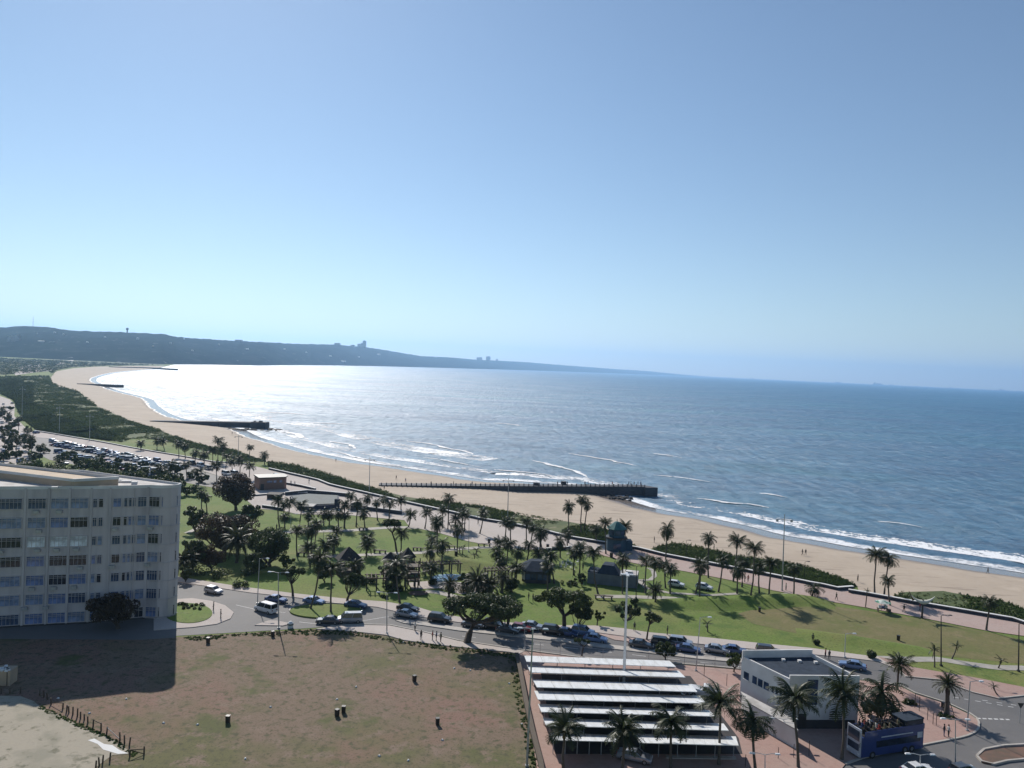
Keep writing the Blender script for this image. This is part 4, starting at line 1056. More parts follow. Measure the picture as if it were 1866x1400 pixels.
for r in range(7):
    zc = 21.95 - 3.43 * r
    for ci, (x0, x1, nm, _) in enumerate(COLS):
        if r == 6 and 165 < x0 < 250: pass
        p0, d0, _n = fseg(x0); p1, d1, _m = fseg(x1)
        d = (p1 - p0); wd = d.length; d.normalize(); nv = Vector((d.y, -d.x, 0)); mid = (p0 + p1) / 2
        hh = 1.75 if wd > 1.3 else 1.5
        rz = math.atan2(d.y, d.x)
        style = rw.choice(['glass', 'curtain', 'curtain', 'darkpane', 'glass', 'blind'])
        if r == 2 and ci in (2, 3, 4): style = 'brightpane'
        key = (ci, style)
        if key not in win_proto:
            g = MB().box((0, 0, 0), (wd, .06, hh)).mesh('window', M[style])
            f = MB()
            f.box((0, -.05, hh / 2 + .05), (wd + .2, .14, .1)).box((0, -.05, -hh / 2 - .05), (wd + .2, .14, .1))
            f.box((-wd / 2 - .05, -.05, 0), (.1, .14, hh)).box((wd / 2 + .05, -.05, 0), (.1, .14, hh))
            k_ = nm if style == 'glass' else max(1, nm - 1)
            f.box((0, -.06, hh * .32), (wd, .05, .05))
            for k in range(1, k_): f.box((-wd / 2 + wd * k / k_, -.06, 0), (.045, .05, hh))
            if wd > 1.3: f.box((0, -.06, .3), (wd, .045, .05))
            win_proto[key] = (g, f.mesh('window_frame', M['cream_wall']))
        g, f = win_proto[key]
        o = link('window', g, ab, rel(mid + nv * .02, zc)); o.rotation_euler = (0, 0, rz)
        link('window_frame', f, o)
ac = MB().box((0, -.28, 0), (.95, .5, .55)).box((0, -.55, 0), (.8, .04, .42)).mesh('air_conditioner', M['metal'])
for r, x in ((0, 66), (0, 108), (1, 72), (1, 210), (2, 70), (2, 105), (2, 141), (2, 3), (3, 149), (3, 207), (3, 273), (4, 62), (4, 102), (4, 139), (1, 276), (5, 89), (5, 50)):
    p, d, nv = fseg(x); o = link('air_conditioner', ac, ab, rel(p, 21.95 - 3.43 * r - 1.45)); o.rotation_euler = (0, 0, math.atan2(d.y, d.x))
for x in (87, 244.8):
    p, d, nv = fseg(x); MB().tube([rel(p + nv * .08, .4), rel(p + nv * .08, ZT)], .07, 6).obj('downpipe', M['cream_wall'], ab)
for i, px_ in enumerate((45, 88.5, 126.5, 166, 200, 269)):
    p, d, nv = fseg(px_)
    MB().box(rel(p + nv * .06, ZT / 2 + .2), (.35, .16, ZT - .2), math.atan2(d.y, d.x)).obj('pilaster', M['cream_wall'], ab)
# ledges between the storeys on the rounded end
for r in range(7):
    z = 21.95 - 3.43 * r - 1.2
    mbl = MB()
    for a, b in zip(fac[5:], fac[6:]):
        d = (b - a).normalized(); nv = Vector((d.y, -d.x, 0)) * .12
        A, B = rel(a), rel(b)
        mbl.poly([(A.x, A.y, z + .12), (B.x, B.y, z + .12), (B.x + nv.x, B.y + nv.y, z + .12), (A.x + nv.x, A.y + nv.y, z + .12)])
        mbl.poly([(A.x + nv.x, A.y + nv.y, z), (B.x + nv.x, B.y + nv.y, z), (B.x + nv.x, B.y + nv.y, z + .12), (A.x + nv.x, A.y + nv.y, z + .12)])
        mbl.poly([(A.x, A.y, z), (A.x + nv.x, A.y + nv.y, z), (B.x + nv.x, B.y + nv.y, z), (B.x, B.y, z)])
    mbl.obj('ledge', M['cream_wall'], ab)

# ---------------------------------------------------------------- white building with the slate roof
ZB = 7.0
FL, FR, BR, BL = P(1440, 1231, ZB + .8), P(1567, 1232, ZB + .8), P(1479, 1188, ZB + .8), P(1352, 1195, ZB + .3)
wb = thing('white_building', 'white block building with dark slate roof between carports and bus', 'building', (FL.x, FL.y, 0))
def relb(p, z): return Vector((p.x - FL.x, p.y - FL.y, z))
MB().prism([relb(p, 0) for p in (FL, FR, BR, BL)], 0, ZB - .3).obj('wall', M['white_wall'], wb, fix=True)
q = [relb(p, 0) for p in (FL, FR, BR, BL)]; qc = sum(q, Vector()) / 4
MB().prism([qc + (p - qc) * .97 for p in q], ZB - .29, ZB + .05).obj('roof', M['slate'], wb, fix=True)
def slab(a, b, z0, z1, th):
    d = (b - a).normalized(); nn = Vector((-d.y, d.x, 0)) * th
    return [(a.x, a.y), (b.x, b.y), (b.x + nn.x, b.y + nn.y), (a.x + nn.x, a.y + nn.y)]
for a, b, z1, nm in ((q[0], q[1], ZB + .8, 'front_parapet'), (q[1], q[2], ZB + .6, 'side_parapet'), (q[2], q[3], ZB + 1.2, 'back_parapet'), (q[3], q[0], ZB + .25, 'side_parapet')):
    MB().prism(slab(a, b, 0, 0, .25), ZB - .28, z1).obj(nm, M['white_wall'], wb, fix=True)
def wall_rect(a, b, u, z, w_, h_, name, mt, prot=.03, th=.06):
    """a thin box set on the wall from a to b, centred at fraction u and height z"""
    d = (b - a); L = d.length; d.normalize(); nn = Vector((d.y, -d.x, 0))
    c = a + d * (u * L) + nn * prot
    return MB().box((c.x, c.y, z), (w_, th, h_), math.atan2(d.y, d.x)).obj(name, mt, wb)
for u, w_ in ((.12, 1.0), (.30, .85), (.42, .85), (.545, .95), (.68, .35), (.76, .35), (.84, .35)):
    o = wall_rect(q[3], q[0], u, 4.6, w_, 1.1 if w_ > .5 else .9, 'window', M['glass'])
    c = o.data.vertices[0].co
    wall_rect(q[3], q[0], u, 4.0 if w_ > .5 else 4.1, w_ + .2, .1, 'window_sill', M['white_wall'], .08, .14)
wall_rect(q[0], q[1], .33, 5.4, 1.5, 3.6, 'tall_window', M['glass'])
for k in range(4): wall_rect(q[0], q[1], .68, 1.6 + .32 * k, 1.9, .12, 'louvre', M['darkmetal'], .06)
wall_rect(q[0], q[1], .5, .7, 9.6, 1.4, 'dark_plinth', M['darkbase'], .03)
wall_rect(q[0], q[1], .2, 1.2, 1.2, 2.2, 'door', M['darkmetal'], .08)
wall_rect(q[3], q[0], .9, 3.2, .5, .5, 'wall_unit', M['metal'], .2, .4)
for k in range(3):
    v = qc + Vector((-1.5 + 2.4 * k, 2.8 - k * .2, ZB + .2)); MB().box(v, (.5, .5, .3)).obj('roof_vent', M['white_wall'], wb)
an = [P(1352, 1262, 2.8), P(1440, 1308, 2.8), P(1452, 1330, 2.8), P(1366, 1282, 2.8)]
t = thing('annexe', 'low flat-roofed white annexe along the left wall of the slate-roofed building', 'building', (an[0].x, an[0].y, 0))
ap = [Vector((p.x - an[0].x, p.y - an[0].y, 0)) for p in an]
MB().prism(ap, 0, 2.65).obj('wall', M['white_wall'], t, fix=True)
ac_ = sum(ap, Vector()) / 4
MB().prism([ac_ + (p - ac_) * 1.05 for p in ap], 2.66, 2.85).obj('roof', M['roof_felt'], t, fix=True)
d = ap[2] - ap[3]; c = ap[3] + d * .86
MB().box((c.x, c.y, 1.1) if False else (c.x + .1, c.y - .05, 1.1), (.95, .1, 2.1), math.atan2(d.y, d.x)).obj('door', M['darkmetal'], t)

# ---------------------------------------------------------------- carports
CP = [((955, 1195.5), (1220, 1205), (1232, 1213.5), (959, 1204), 'farthest carport canopy, the topmost white strip'), ((960, 1212.5), (1237, 1223), (1249, 1232.5), (966, 1223.5), 'second white carport canopy from the road'),
      ((970, 1239), (1260, 1248), (1271, 1259), (978, 1250.5), 'third white carport canopy from the road'), ((973, 1259.5), (1275, 1268.5), (1287, 1280), (980, 1273), 'fourth white carport canopy from the road'),
      ((980, 1283.5), (1292, 1295), (1304, 1303.5), (986, 1295.5), 'fifth white carport canopy from the road'), ((988.5, 1308.5), (1319, 1319.5), (1328, 1329.5), (995, 1320.5), 'sixth white carport canopy from the road'),
      ((1158, 1338), (1341, 1343), (1346, 1357), (1165, 1352), 'nearest white carport canopy, the bottom strip behind the palms'), ((1003, 1336), (1120, 1340), (1124, 1350), (1008, 1347), 'short canopy left of the nearest one, mostly behind the palms')]
for a, b, c, d, lab in CP:
    a, b, c, d = (a[0], a[1] - .8), (b[0], b[1] - .8), (c[0], c[1] + 1.6), (d[0], d[1] + 1.6)
    za = 3.0
    Cc, Dd = P(*c, za + .2), P(*d, za + .2)
    A, B = PD(*a, Dd.y + 5.2), PD(*b, Cc.y + 5.2)
    t = thing('carport', lab, 'carport', (A.x, A.y, 0), 0, 'white carport canopies in the brick car park')
    r_ = lambda p: Vector((p.x - A.x, p.y - A.y, p.z))
    a2, b2, c2, d2 = r_(A), r_(B), r_(Cc), r_(Dd)
    mbc = MB(); N_ = 9
    ln = (b2 - a2).length
    top = []
    for k in range(N_ + 1):
        for s_, e_ in ((a2, b2), (d2, c2)): top.append(s_.lerp(e_, k / N_))
    th = Vector((0, 0, -.09))
    for k in range(N_):
        i = 2 * k; g = .012
        p0, p1, p2, p3 = top[i].lerp(top[i + 2], g), top[i + 2].lerp(top[i], g * .5), top[i + 3].lerp(top[i + 1], g * .5), top[i + 1].lerp(top[i + 3], g)
        mbc.poly([p0, p3, p2, p1]); mbc.poly([p0 + th, p1 + th, p2 + th, p3 + th])
        for u, v in ((p0, p1), (p1, p2), (p2, p3), (p3, p0)): mbc.poly([u, v, v + th, u + th])
    mbc.obj('canopy', M['canopy'], t)
    for k in range(6):
        e = d2.lerp(c2, .03 + .94 * k / 5); e2 = a2.lerp(b2, .03 + .94 * k / 5); m_ = e.lerp(e2, .5)
        MB().tube([(m_.x, m_.y, 0), (m_.x, m_.y, m_.z - .05)], .06, 5).obj('post', M['metal'], t)
    e = d2.lerp(a2, .5); f = c2.lerp(b2, .5)
    MB().tube([e + Vector((0, 0, -.16)), f + Vector((0, 0, -.16))], .06, 4).obj('beam', M['metal'], t)
# kerb-like beige strip in front of the nearest canopy, low wall of the car park
sheet('kerb', [(1213, 1376), (1340, 1378), (1342, 1383), (1214, 1381)], .26, M['kerb'], .14)
# edge wall and rail between the lot and the car park
t = wall('boundary_wall', [(941, 1201), (948, 1235), (958, 1290), (970, 1345), (984, 1400), (990, 1440)], 1.0, .35, 'dark leaning boundary wall between the bare lot and the carports', 'wood', 'wood')
EDGE = [(957, 1186), (1020, 1193), (1097, 1202), (1180, 1207), (1245, 1211), (1300, 1216), (1345, 1220)]
ln = px_poly(EDGE)
t = thing('mesh_fence', 'thin see-through fence between the road and the carports', 'fence', ln[0])
L = smooth_line(ln, 3.0)
for k, p in enumerate(L):
    MB().tube([p - ln[0] + Vector((0, -.8, .1)), p - ln[0] + Vector((0, -.8, 2.1))], .035, 4).obj('post', M['metal'], t)
for z in (.9, 2.05):
    MB().tube([p - ln[0] + Vector((0, -.8, z)) for p in L], .022, 4).obj('rail', M['metal'], t)

# ---------------------------------------------------------------- pier, groynes and jetty
def pier(name, label, pts, width, zb, posts=0, post_h=.9, cat='pier', extras=()):
    """pts: (photo x, photo y of the deck edge, deck height)"""
    ln = [P(x, y, z) for x, y, z in pts]
    o = ln[0]; t = thing(name, label, cat, (o.x, o.y, 0))
    d0 = Vector((o.x, o.y, 0)); ln = [p - d0 for p in ln]
    bk = []
    for i, p in enumerate(ln):
        tt = ln[min(i + 1, len(ln) - 1)] - ln[max(0, i - 1)]; tt.z = 0; tt.normalize()
        bk.append(p + Vector((-tt.y, tt.x, 0)) * width)
    mb = MB(); n = len(ln)
    for side, zz in ((ln, None), (bk, None)):
        mb.v += [tuple(p) for p in side]
        mb.v += [(p.x, p.y, zb) for p in side]
    for i in range(n - 1):
        mb.f += [(i, i + 1, n + i + 1, n + i), (2 * n + i + 1, 2 * n + i, 3 * n + i, 3 * n + i + 1)]; mb.m += [0, 0]
    mb.f += [(0, n, 3 * n, 2 * n), (n - 1, 3 * n - 1, 4 * n - 1, 2 * n - 1)]; mb.m += [0, 0]
    mb.obj('side_wall', M['pier'], t, fix=True)
    m2 = MB()
    for i in range(n - 1):
        m2.poly([ln[i] + Vector((0, 0, .02)), ln[i + 1] + Vector((0, 0, .02)), bk[i + 1] + Vector((0, 0, .02)), bk[i] + Vector((0, 0, .02))])
        m2.poly([ln[i] + Vector((0, 0, .02)), ln[i] + Vector((0, 0, -.3)), ln[i + 1] + Vector((0, 0, -.3)), ln[i + 1] + Vector((0, 0, .02))])
    m2.obj('deck', M['pier'], t)
    if posts:
        pm = MB().box((0, 0, post_h / 2), (.4, .4, post_h)).box((0, 0, post_h + .06), (.5, .5, .12)).mesh('bollard', M['pier'])
        for k in range(posts):
            u = (k + .5) / posts * (n - 1); i = min(n - 2, int(u)); f = u - i
            for side in ((ln, .5),):
                q_ = ln[i].lerp(ln[i + 1], f); b_ = bk[i].lerp(bk[i + 1], f)
                pp = q_.lerp(b_, .06)
                link('bollard', pm, t, pp + Vector((0, 0, .02)))
    return t, ln, bk
pts = [(690, 884.5, .35), (760, 885, .6), (830, 885.6, .9), (880, 886, 1.2), (942, 886.3, 2.2), (1005, 886.6, 2.4), (1090, 886.8, 2.6), (1150, 887, 2.7), (1173, 887.6, 2.7), (1177, 889, 2.7)]
t, ln_, bk_ = pier('pier', 'long dark pier with a row of posts, nearest of the piers', [(x, y, z) for x, y, z in pts], 5.5, -2.5, 0)
# posts spaced evenly by length
tot = [0]
for a, b in zip(ln_, ln_[1:]): tot.append(tot[-1] + (b - a).length)
pm = MB().box((0, 0, .42), (.35, .35, .85)).box((0, 0, .9), (.5, .5, .12)).mesh('bollard', M['pier'])
NPOST = 56
for k in range(NPOST):
    L = tot[-1] * (k + .5) / NPOST
    i = max(j for j in range(len(tot) - 1) if tot[j] <= L)
    f = (L - tot[i]) / max(1e-6, tot[i + 1] - tot[i])
    link('bollard', pm, t, ln_[i].lerp(ln_[i + 1], f) + Vector((0, .4, .02)))
MB().box(ln_[-4] + Vector((-14, 2, .6)), (2.2, 1.4, 1.1)).obj('shelter', M['pier'], t)
MB().box(ln_[-5] + Vector((-6, 2, .5)), (2.6, 1.2, .9)).obj('shelter', M['pier'], t)
pier('groyne', 'dark flat groyne running into the surf, second from the nearest', [(273, 767, .5), (330, 768, 1.2), (400, 769, 2.6), (455, 770, 2.6), (482, 771, 2.8)], 8, -2.5, 0, cat='groyne')
b = P(470, 770, 3.5); t = thing('breakwater_block', 'square raised block at the sea end of the second groyne', 'breakwater head', (b.x, b.y, 0))
MB().box((0, 4, .6), (10, 7, 6)).obj('block', M['pier'], t); MB().box((1, 3, 4.0), (2.4, 1.6, .9)).obj('cabin', M['pier'], t); MB().box((-3.5, 4, 3.9), (1.4, 1.4, .7)).obj('equipment', M['pier'], t)
pier('groyne', 'short dark groyne far along the beach, third from the nearest', [(140, 699, .8), (165, 699.8, 1.4), (190, 700.6, 2.2), (211, 701.6, 2.6)], 12, -2.5, 0, cat='groyne')
pier('jetty', 'thin dark jetty at the far end of the beach', [(206, 668.5, 1.8), (260, 669.4, 2.5), (290, 670.5, 3), (310, 672, 3)], 22, -2.5, 0, cat='jetty')
for (x, y, r_, lab) in ((434, 784, 2.2, 'dark rocks at the water edge beside the second groyne'), (478, 784, 3, 'flat rocks below the head of the second groyne'), (1118, 907, 1.6, 'dark rocks on the sand under the end of the near pier'), (1130, 910, 1.2, 'smaller dark rocks right of those under the near pier')):
    b = P(x, y, -1); rn = random.Random(int(x)); mb = MB()
    for k in range(14):
        c = (rn.uniform(-4, 4) * r_, rn.uniform(-3, 3) * r_, rn.uniform(-.2, .4)); mb.box(c, (r_ * rn.uniform(1, 2), r_ * rn.uniform(.8, 1.6), 1.2 * rn.uniform(.6, 1.2)), rn.uniform(0, 3), taper=.6)
    o = mb.obj('rocks', M['rock']); o.location = b; tag(o, lab, 'rocks')

# ---------------------------------------------------------------- palms
M['deadfrond'] = mat('dead_frond', (0.16, 0.12, 0.07), (0.1, 0.075, 0.045), 3)
def frond(mb, base, az, el, L, rnd, droop=1.0, wid=.5, mi=0, seg=9):
    d = Vector((math.cos(az), math.sin(az), 0)); side0 = Vector((-d.y, d.x, 0))
    pts = []; p = Vector(base); e = el
    for k in range(seg + 1):
        pts.append((p.copy(), e))
        p = p + (d * math.cos(e) + Vector((0, 0, 1)) * math.sin(e)) * (L / seg)
        e -= droop * (1.9 / seg) * (.5 + k / seg)
    tw = rnd.uniform(-.4, .4)
    for k in range(seg):
        (a, ea), (b, eb) = pts[k], pts[k + 1]
        up = (Vector((0, 0, 1)) * math.cos(ea) - d * math.sin(ea))
        r = .05 * (1 - k / seg) + .015
        mb.poly([a - side0 * r, b - side0 * r * .8, b + side0 * r * .8, a + side0 * r], mi)
        for j in range(2):
            t = (k + .5 * j) / seg
            if t < .12: continue
            q = a.lerp(b, .5 * j)
            w = wid * L * .42 * math.sin(math.pi * min(1, t * .9 + .12)) ** .6
            for s in (-1, 1):
                dr = -.35 - .5 * rnd.random()
                v = (side0 * s * math.cos(tw) + d * .75 + up * (dr + tw * s)).normalized() * w
                h = (b - a).normalized() * (L / seg * .36)
                mb.poly([q - h * .5, q + h * .5, q + v + h * .15, q + v * .98 - h * .1], mi)
def palm_crown(seed, n, L, droop, wid, up=1.25, low=-.5):
    rnd = random.Random(seed); mb = MB()
    for k in range(n):
        az = 2.39996 * k + rnd.uniform(-.25, .25)
        el = up - (up - low) * (k / (n - 1)) ** .9 + rnd.uniform(-.15, .15)
        frond(mb, (0, 0, 0), az, el, L * rnd.uniform(.85, 1.1), rnd, droop * rnd.uniform(.8, 1.2), wid)
    for k in range(max(3, n // 5)):             # dead fronds hanging against the trunk
        frond(mb, (0, 0, -.02), 2.1 * k + rnd.uniform(-.6, .6), rnd.uniform(-1.3, -.8), L * rnd.uniform(.45, .7), rnd, .5, wid * .45, 1, 6)
    return mb
# prevailing wind from the sea tips some crowns: seven crown meshes of unit frond length
CROWNS = [palm_crown(101, 27, 1, .95, .72).mesh('crown', [M['frond'], M['deadfrond']]), palm_crown(102, 24, 1, 1.1, .68, 1.3, -.8).mesh('crown', [M['frond'], M['deadfrond']]), palm_crown(103, 29, 1, .8, .66, 1.4, -.3).mesh('crown', [M['frond'], M['deadfrond']]),
          palm_crown(104, 22, 1, 1.2, .75, 1.2, -.9).mesh('crown', [M['frond'], M['deadfrond']]), palm_crown(105, 26, 1, .7, .75, 1.35, -.2).mesh('crown', [M['frond'], M['deadfrond']])]
DATE = palm_crown(111, 46, 1, .75, .42, 1.45, -.45).mesh('crown', [M['datefrond'], M['deadfrond']])
YOUNG = palm_crown(121, 8, 1, .9, .5, 1.3, .2).mesh('crown', [M['frond'], M['deadfrond']])
heart = MB().tube([(0, 0, -.1), (0, 0, .02), (0, 0, .1)], [.035, .07, .04], 7).mesh('crown_shaft', M['palmbark'])
palms = []
def palm(label, crown, base, kind='coco', r=None, group='coconut palms', cat='palm tree', name='coconut_palm', seed=None):
    rnd = random.Random(int(base[0] * 7 + base[1]) if seed is None else seed)
    b = P(*base); s = mpp(b)
    zc = max(.6, hgt(b, crown[1]))
    side = (crown[0] - base[0] - (proj(b + Vector((0, 0, zc)))[0] - base[0])) * s
    fy = rnd.uniform(-.12, .12) * zc; side += rnd.uniform(-.05, .05) * zc
    t = thing(name, label, cat, b, 0, group)
    m1 = Vector((side * .55 + rnd.uniform(-.02, .02) * zc, fy * .2, zc * .35)); m2 = Vector((side * .9, fy * .6, zc * .7)); tp = Vector((side, fy, zc))
    rt = .17 if kind == 'coco' else (.32 if kind == 'date' else .11)
    MB().tube([(0, 0, -.2), m1 * .45, m1, m2, tp], [rt * 1.5, rt * 1.15, rt, rt * .9, rt * .85], 7).obj('trunk', M['palmbark'], t, True)
    cm = DATE if kind == 'date' else (YOUNG if kind == 'young' else rnd.choice(CROWNS))
    c = link('crown', cm, t, tp)
    R_ = r if r else {'coco': 3.2, 'date': 3.4, 'young': 1.6}[kind]
    c.scale = (R_ * rnd.uniform(.85, 1.12), R_ * rnd.uniform(.85, 1.12), R_ * rnd.uniform(.8, 1.2))
    c.rotation_euler = (rnd.uniform(-.2, .2), rnd.uniform(-.05, .3), rnd.uniform(0, 6.28))
    return t
# named one by one where the photo lets one say which it is
for lab, cr_, ba, kd, r_ in (
    ('leftmost of the row of tall near palms, in front of the carports', (1031, 1322), (1027, 1412), 'coco', 3.3), ('second near palm from the left, overlapping the carports', (1137, 1334), (1132, 1414), 'coco', 3.4),
    ('third near palm from the left, overlapping the carports', (1223, 1316), (1222, 1402), 'coco', 3.5), ('tall near palm at the right ends of the carports', (1317, 1286), (1310, 1396), 'coco', 3.8),
    ('near palm with low crown between the carports and the white annexe', (1373, 1314), (1377, 1408), 'coco', 3.6), ('near palm standing before the front wall of the white building', (1458, 1280), (1455, 1400), 'coco', 3.9),
    ('near palm at the front right corner of the white building', (1537, 1270), (1534, 1386), 'coco', 3.8), ('tall near palm rising behind the double-decker bus', (1608, 1262), (1606, 1334), 'coco', 4.0),
    ('palm with upright fronds behind the one rising from the bus', (1637, 1210), (1635, 1258), 'coco', 3.3), ('single palm held by stakes on the brick forecourt', (1726, 1248), (1725, 1303), 'date', 2.5),
    ('small palm beside the black lamp post on the grass strip', (1703, 1187), (1703, 1216), 'young', 2.0), ('wind-bent young palm on the lawn right of the black lamp post', (1741, 1177), (1734, 1201), 'young', 1.6),
    ('tiny young palm near the right edge of the lawn', (1823, 1203), (1819, 1218), 'young', 1.4), ('thin bare young palm on the pink footway', (1812, 1252), (1819, 1268), 'young', 1.2),
    ('left palm of the pair at the gap to the beach', (1595, 1013), (1594, 1083), 'coco', 3.1), ('right palm of the pair at the gap to the beach', (1618, 1016), (1611, 1085), 'coco', 3.2),
    ('shorter palm in front of the pair at the gap to the beach', (1620, 1058), (1622, 1104), 'coco', 2.3), ('leaning palm with dark crown against the right-hand dune scrub', (1806, 1096), (1797, 1149), 'coco', 2.4),
    ('thin stunted palm at the promenade edge left of the parasol stall', (1580, 1077), (1577, 1107), 'young', 1.2), ('tallest palm of the trio standing against the sand by the near pier', (1060, 908), (1059, 972), 'coco', 3.1),
    ('right palm of the trio against the sand by the near pier', (1071, 919), (1064, 968), 'coco', 2.7), ('left palm of the trio against the sand by the near pier', (1039, 925), (1036, 990), 'coco', 2.9),
    ('big shaggy date palm with long pale fronds below the bronze trees', (434, 985), (431, 1026), 'date', 5.2), ('date palm half hidden by the apartment block corner', (335, 1022), (333, 1048), 'date', 4.6),
    ('tall palm leaning right over the roundabout, left one of two', (588, 1012), (565, 1111), 'coco', 3.2), ('straight palm on the roundabout, right one of two', (608, 1036), (603, 1117), 'coco', 3.0),
    ('tall curved palm in front of the twin wooden towers', (722, 1028), (729, 1098), 'coco', 3.6), ('large pale-fronded date palm in the playground clump', (869, 1062), (868, 1090), 'date', 4.0),
    ('date palm right of the large pale-fronded one in the playground clump', (893, 1064), (892, 1090), 'date', 3.6), ('date palm at the left of the playground clump', (820, 1066), (818, 1091), 'date', 3.0),
    ('date palm right of the playground clump over the spreading tree', (916, 1054), (914, 1080), 'date', 3.2), ('full palm standing alone on the lawn left of centre', (798, 954), (797, 1010), 'coco', 3.1),
    ('tall palm whose crown overlaps the dune strip left of the near pier', (819, 908), (816, 965), 'coco', 2.9), ('lone palm with its crown against the far sand', (398, 802), (397, 840), 'coco', 4.0),
    ('small palm on the sand edge right of the lone crown', (455, 815), (454, 832), 'coco', 3.0), ('second small palm on the sand edge right of the lone crown', (482, 829), (482, 847), 'coco', 3.0),
    ('first of the three palms by the first seaward lawn, with a crown over the sand', (1219, 962), (1212, 1050), 'coco', 3.2), ('second palm with its crown over the sand, right of the first', (1292, 982), (1291, 1053), 'coco', 2.8),
    ('third palm with its crown over the sand', (1341, 987), (1336, 1060), 'coco', 3.1), ('tall palm left of the lamp mast, crown over the scrub', (1381, 1001), (1367, 1091), 'coco', 3.1)):
    palm(lab, cr_, ba, kd, r_, name='date_palm' if kd == 'date' else 'coconut_palm', group='palms along the beachfront')
rs = random.Random(77); MIDP = []
while len(MIDP) < 30:
    x, y = rs.uniform(505, 1090), rs.uniform(952, 1080)
    if inside(x, y, [(505, 955), (640, 962), (760, 958), (900, 1000), (1060, 1008), (1085, 1080), (960, 1092), (840, 1095), (660, 1075), (520, 1020)]) and all(abs(x - q[0]) > 11 or abs(y - q[1]) > 9 for q in MIDP): MIDP.append((x, y, rs.uniform(22, 52)))
ROWS = {
 'palm between the berm path and the promenade, %s from the left': [((1279, 1028), (1275, 1093)), ((1276, 1034), (1267, 1082)), ((1319, 1019), (1309, 1079)), ((1343, 1038), (1343, 1082)), ((1385, 1028), (1384, 1081)), ((1403, 1027), (1401, 1092)), ((1450, 1036), (1446, 1090)), ((1484, 1071), (1479, 1088)),
    ((1194, 1022), (1190, 1094)), ((1223, 1038), (1221, 1082)), ((1195, 1076), (1194, 1100)), ((1177, 1022), (1176, 1081)), ((1212, 1030), (1213, 1072)), ((1085, 1010), (1090, 1082)), ((1137, 1020), (1134, 1082)), ((1356, 1024), (1352, 1070))],
 'palm on the plaza corner near the teal kiosk, %s from the left': [((922, 953), (919, 1000)), ((932, 950), (931, 990)), ((960, 953), (958, 1000)), ((970, 960), (967, 992)), ((986, 974), (984, 1001)), ((1020, 986), (1021, 1017)), ((1035, 972), (1034, 998)), ((1055, 1004), (1056, 1047)), ((1086, 962), (1088, 990)),
    ((1106, 956), (1104, 1010)), ((1140, 960), (1139, 998)), ((944, 1004), (941, 1027)), ((911, 992), (911, 1013)), ((905, 1006), (905, 1021)), ((981, 1008), (981, 1022))],
 'palm along the seaward lawn edge of the pale plaza, %s from the left': [((776, 935), (774, 964)), ((831, 947), (832, 971)), ((849, 939), (847, 968)), ((881, 936), (874, 973)), ((669, 907), (669, 925)), ((687, 915), (688, 948)), ((710, 918), (709, 948)), ((731, 912), (731, 932)), ((655, 913), (649, 960)), ((627, 920), (627, 963)),
    ((665, 934), (665, 961)), ((749, 939), (744, 961)), ((640, 902), (640, 925)), ((700, 908), (700, 934)), ((843, 932), (842, 962)), ((806, 930), (806, 960)), ((590, 935), (590, 958))],
 'palm on the green lawn left of centre, %s from the left': [((519, 919), (517, 944)), ((528, 917), (526, 940)), ((547, 921), (546, 967)), ((562, 936), (562, 959)), ((601, 936), (600, 956)), ((629, 938), (628, 962)), ((573, 955), (571, 1024)), ((608, 984), (607, 1012)), ((609, 986), (610, 1007)), ((669, 993), (667, 1016)), ((368, 897), (368, 941)),
    ((377, 905), (377, 938)), ((520, 940), (519, 962))],
 'small palm on the grass behind the crowded car park, %s from the left': [((326, 808), (326, 834)), ((338, 812), (338, 836)), ((355, 825), (355, 846)), ((287, 804), (286, 819)), ((297, 805), (300, 821)), ((256, 808), (257, 821)), ((372, 828), (372, 850)), ((413, 832), (411, 858)), ((424, 840), (424, 866)), ((438, 836), (437, 862)), ((455, 850), (454, 874)), ((395, 850), (395, 876)),
    ((340, 846), (341, 872)), ((292, 852), (294, 876)), ((362, 860), (362, 884)), ((315, 845), (314, 868)), ((388, 822), (388, 848)), ((405, 815), (404, 846))],
 'palm in the street behind the apartment block, %s from the left': [((5, 745), (5, 763)), ((16, 755), (15, 776)), ((34, 762), (34, 784)), ((48, 785), (46, 808)), ((58, 800), (57, 828)), ((30, 800), (29, 826)), ((8, 790), (8, 815)), ((62, 830), (61, 850)), ((110, 842), (109, 858)), ((105, 850), (104, 866)), ((72, 815), (72, 838))],
 'palm scattered over the middle of the park, %s from the left': [((x + rs.uniform(-5, 5), y - h), (x, y)) for x, y, h in MIDP],
 'young palm dotted on the lawn above the flat path, %s from the left': [((843, 1000), (843, 1010)), ((865, 1012), (864, 1021)), ((868, 1003), (869, 1012)), ((838, 1000), (838, 1008)), ((1290, 1138), (1290, 1152))],
}
for fmt, L in ROWS.items():
    for i, (c_, b_) in enumerate(sorted(L, key=lambda q: q[0][0])):
        yg = 'young' in fmt
        palm(fmt % nth(i + 1), c_, b_, 'young' if yg else 'coco', (1.6 if yg else {'small': 3.4, 'palm': 2.7}[fmt.split()[0]] if fmt.split()[0] in ('small', 'palm') else 2.7), group=fmt.split(', %s')[0].replace('palm ', 'palms ', 1))
# stakes holding the forecourt palm
b = P(1725, 1303)
t = thing('palm_stakes', 'wooden prop poles leaning on the single forecourt palm', 'stakes', b)
for dx, dy in ((-1.2, -.3), (1.1, -.2), (.1, 1.1)): MB().tube([(dx, dy, 0), (dx * .12, dy * .12, 2.5)], .05, 5).obj('pole', M['wood'], t)

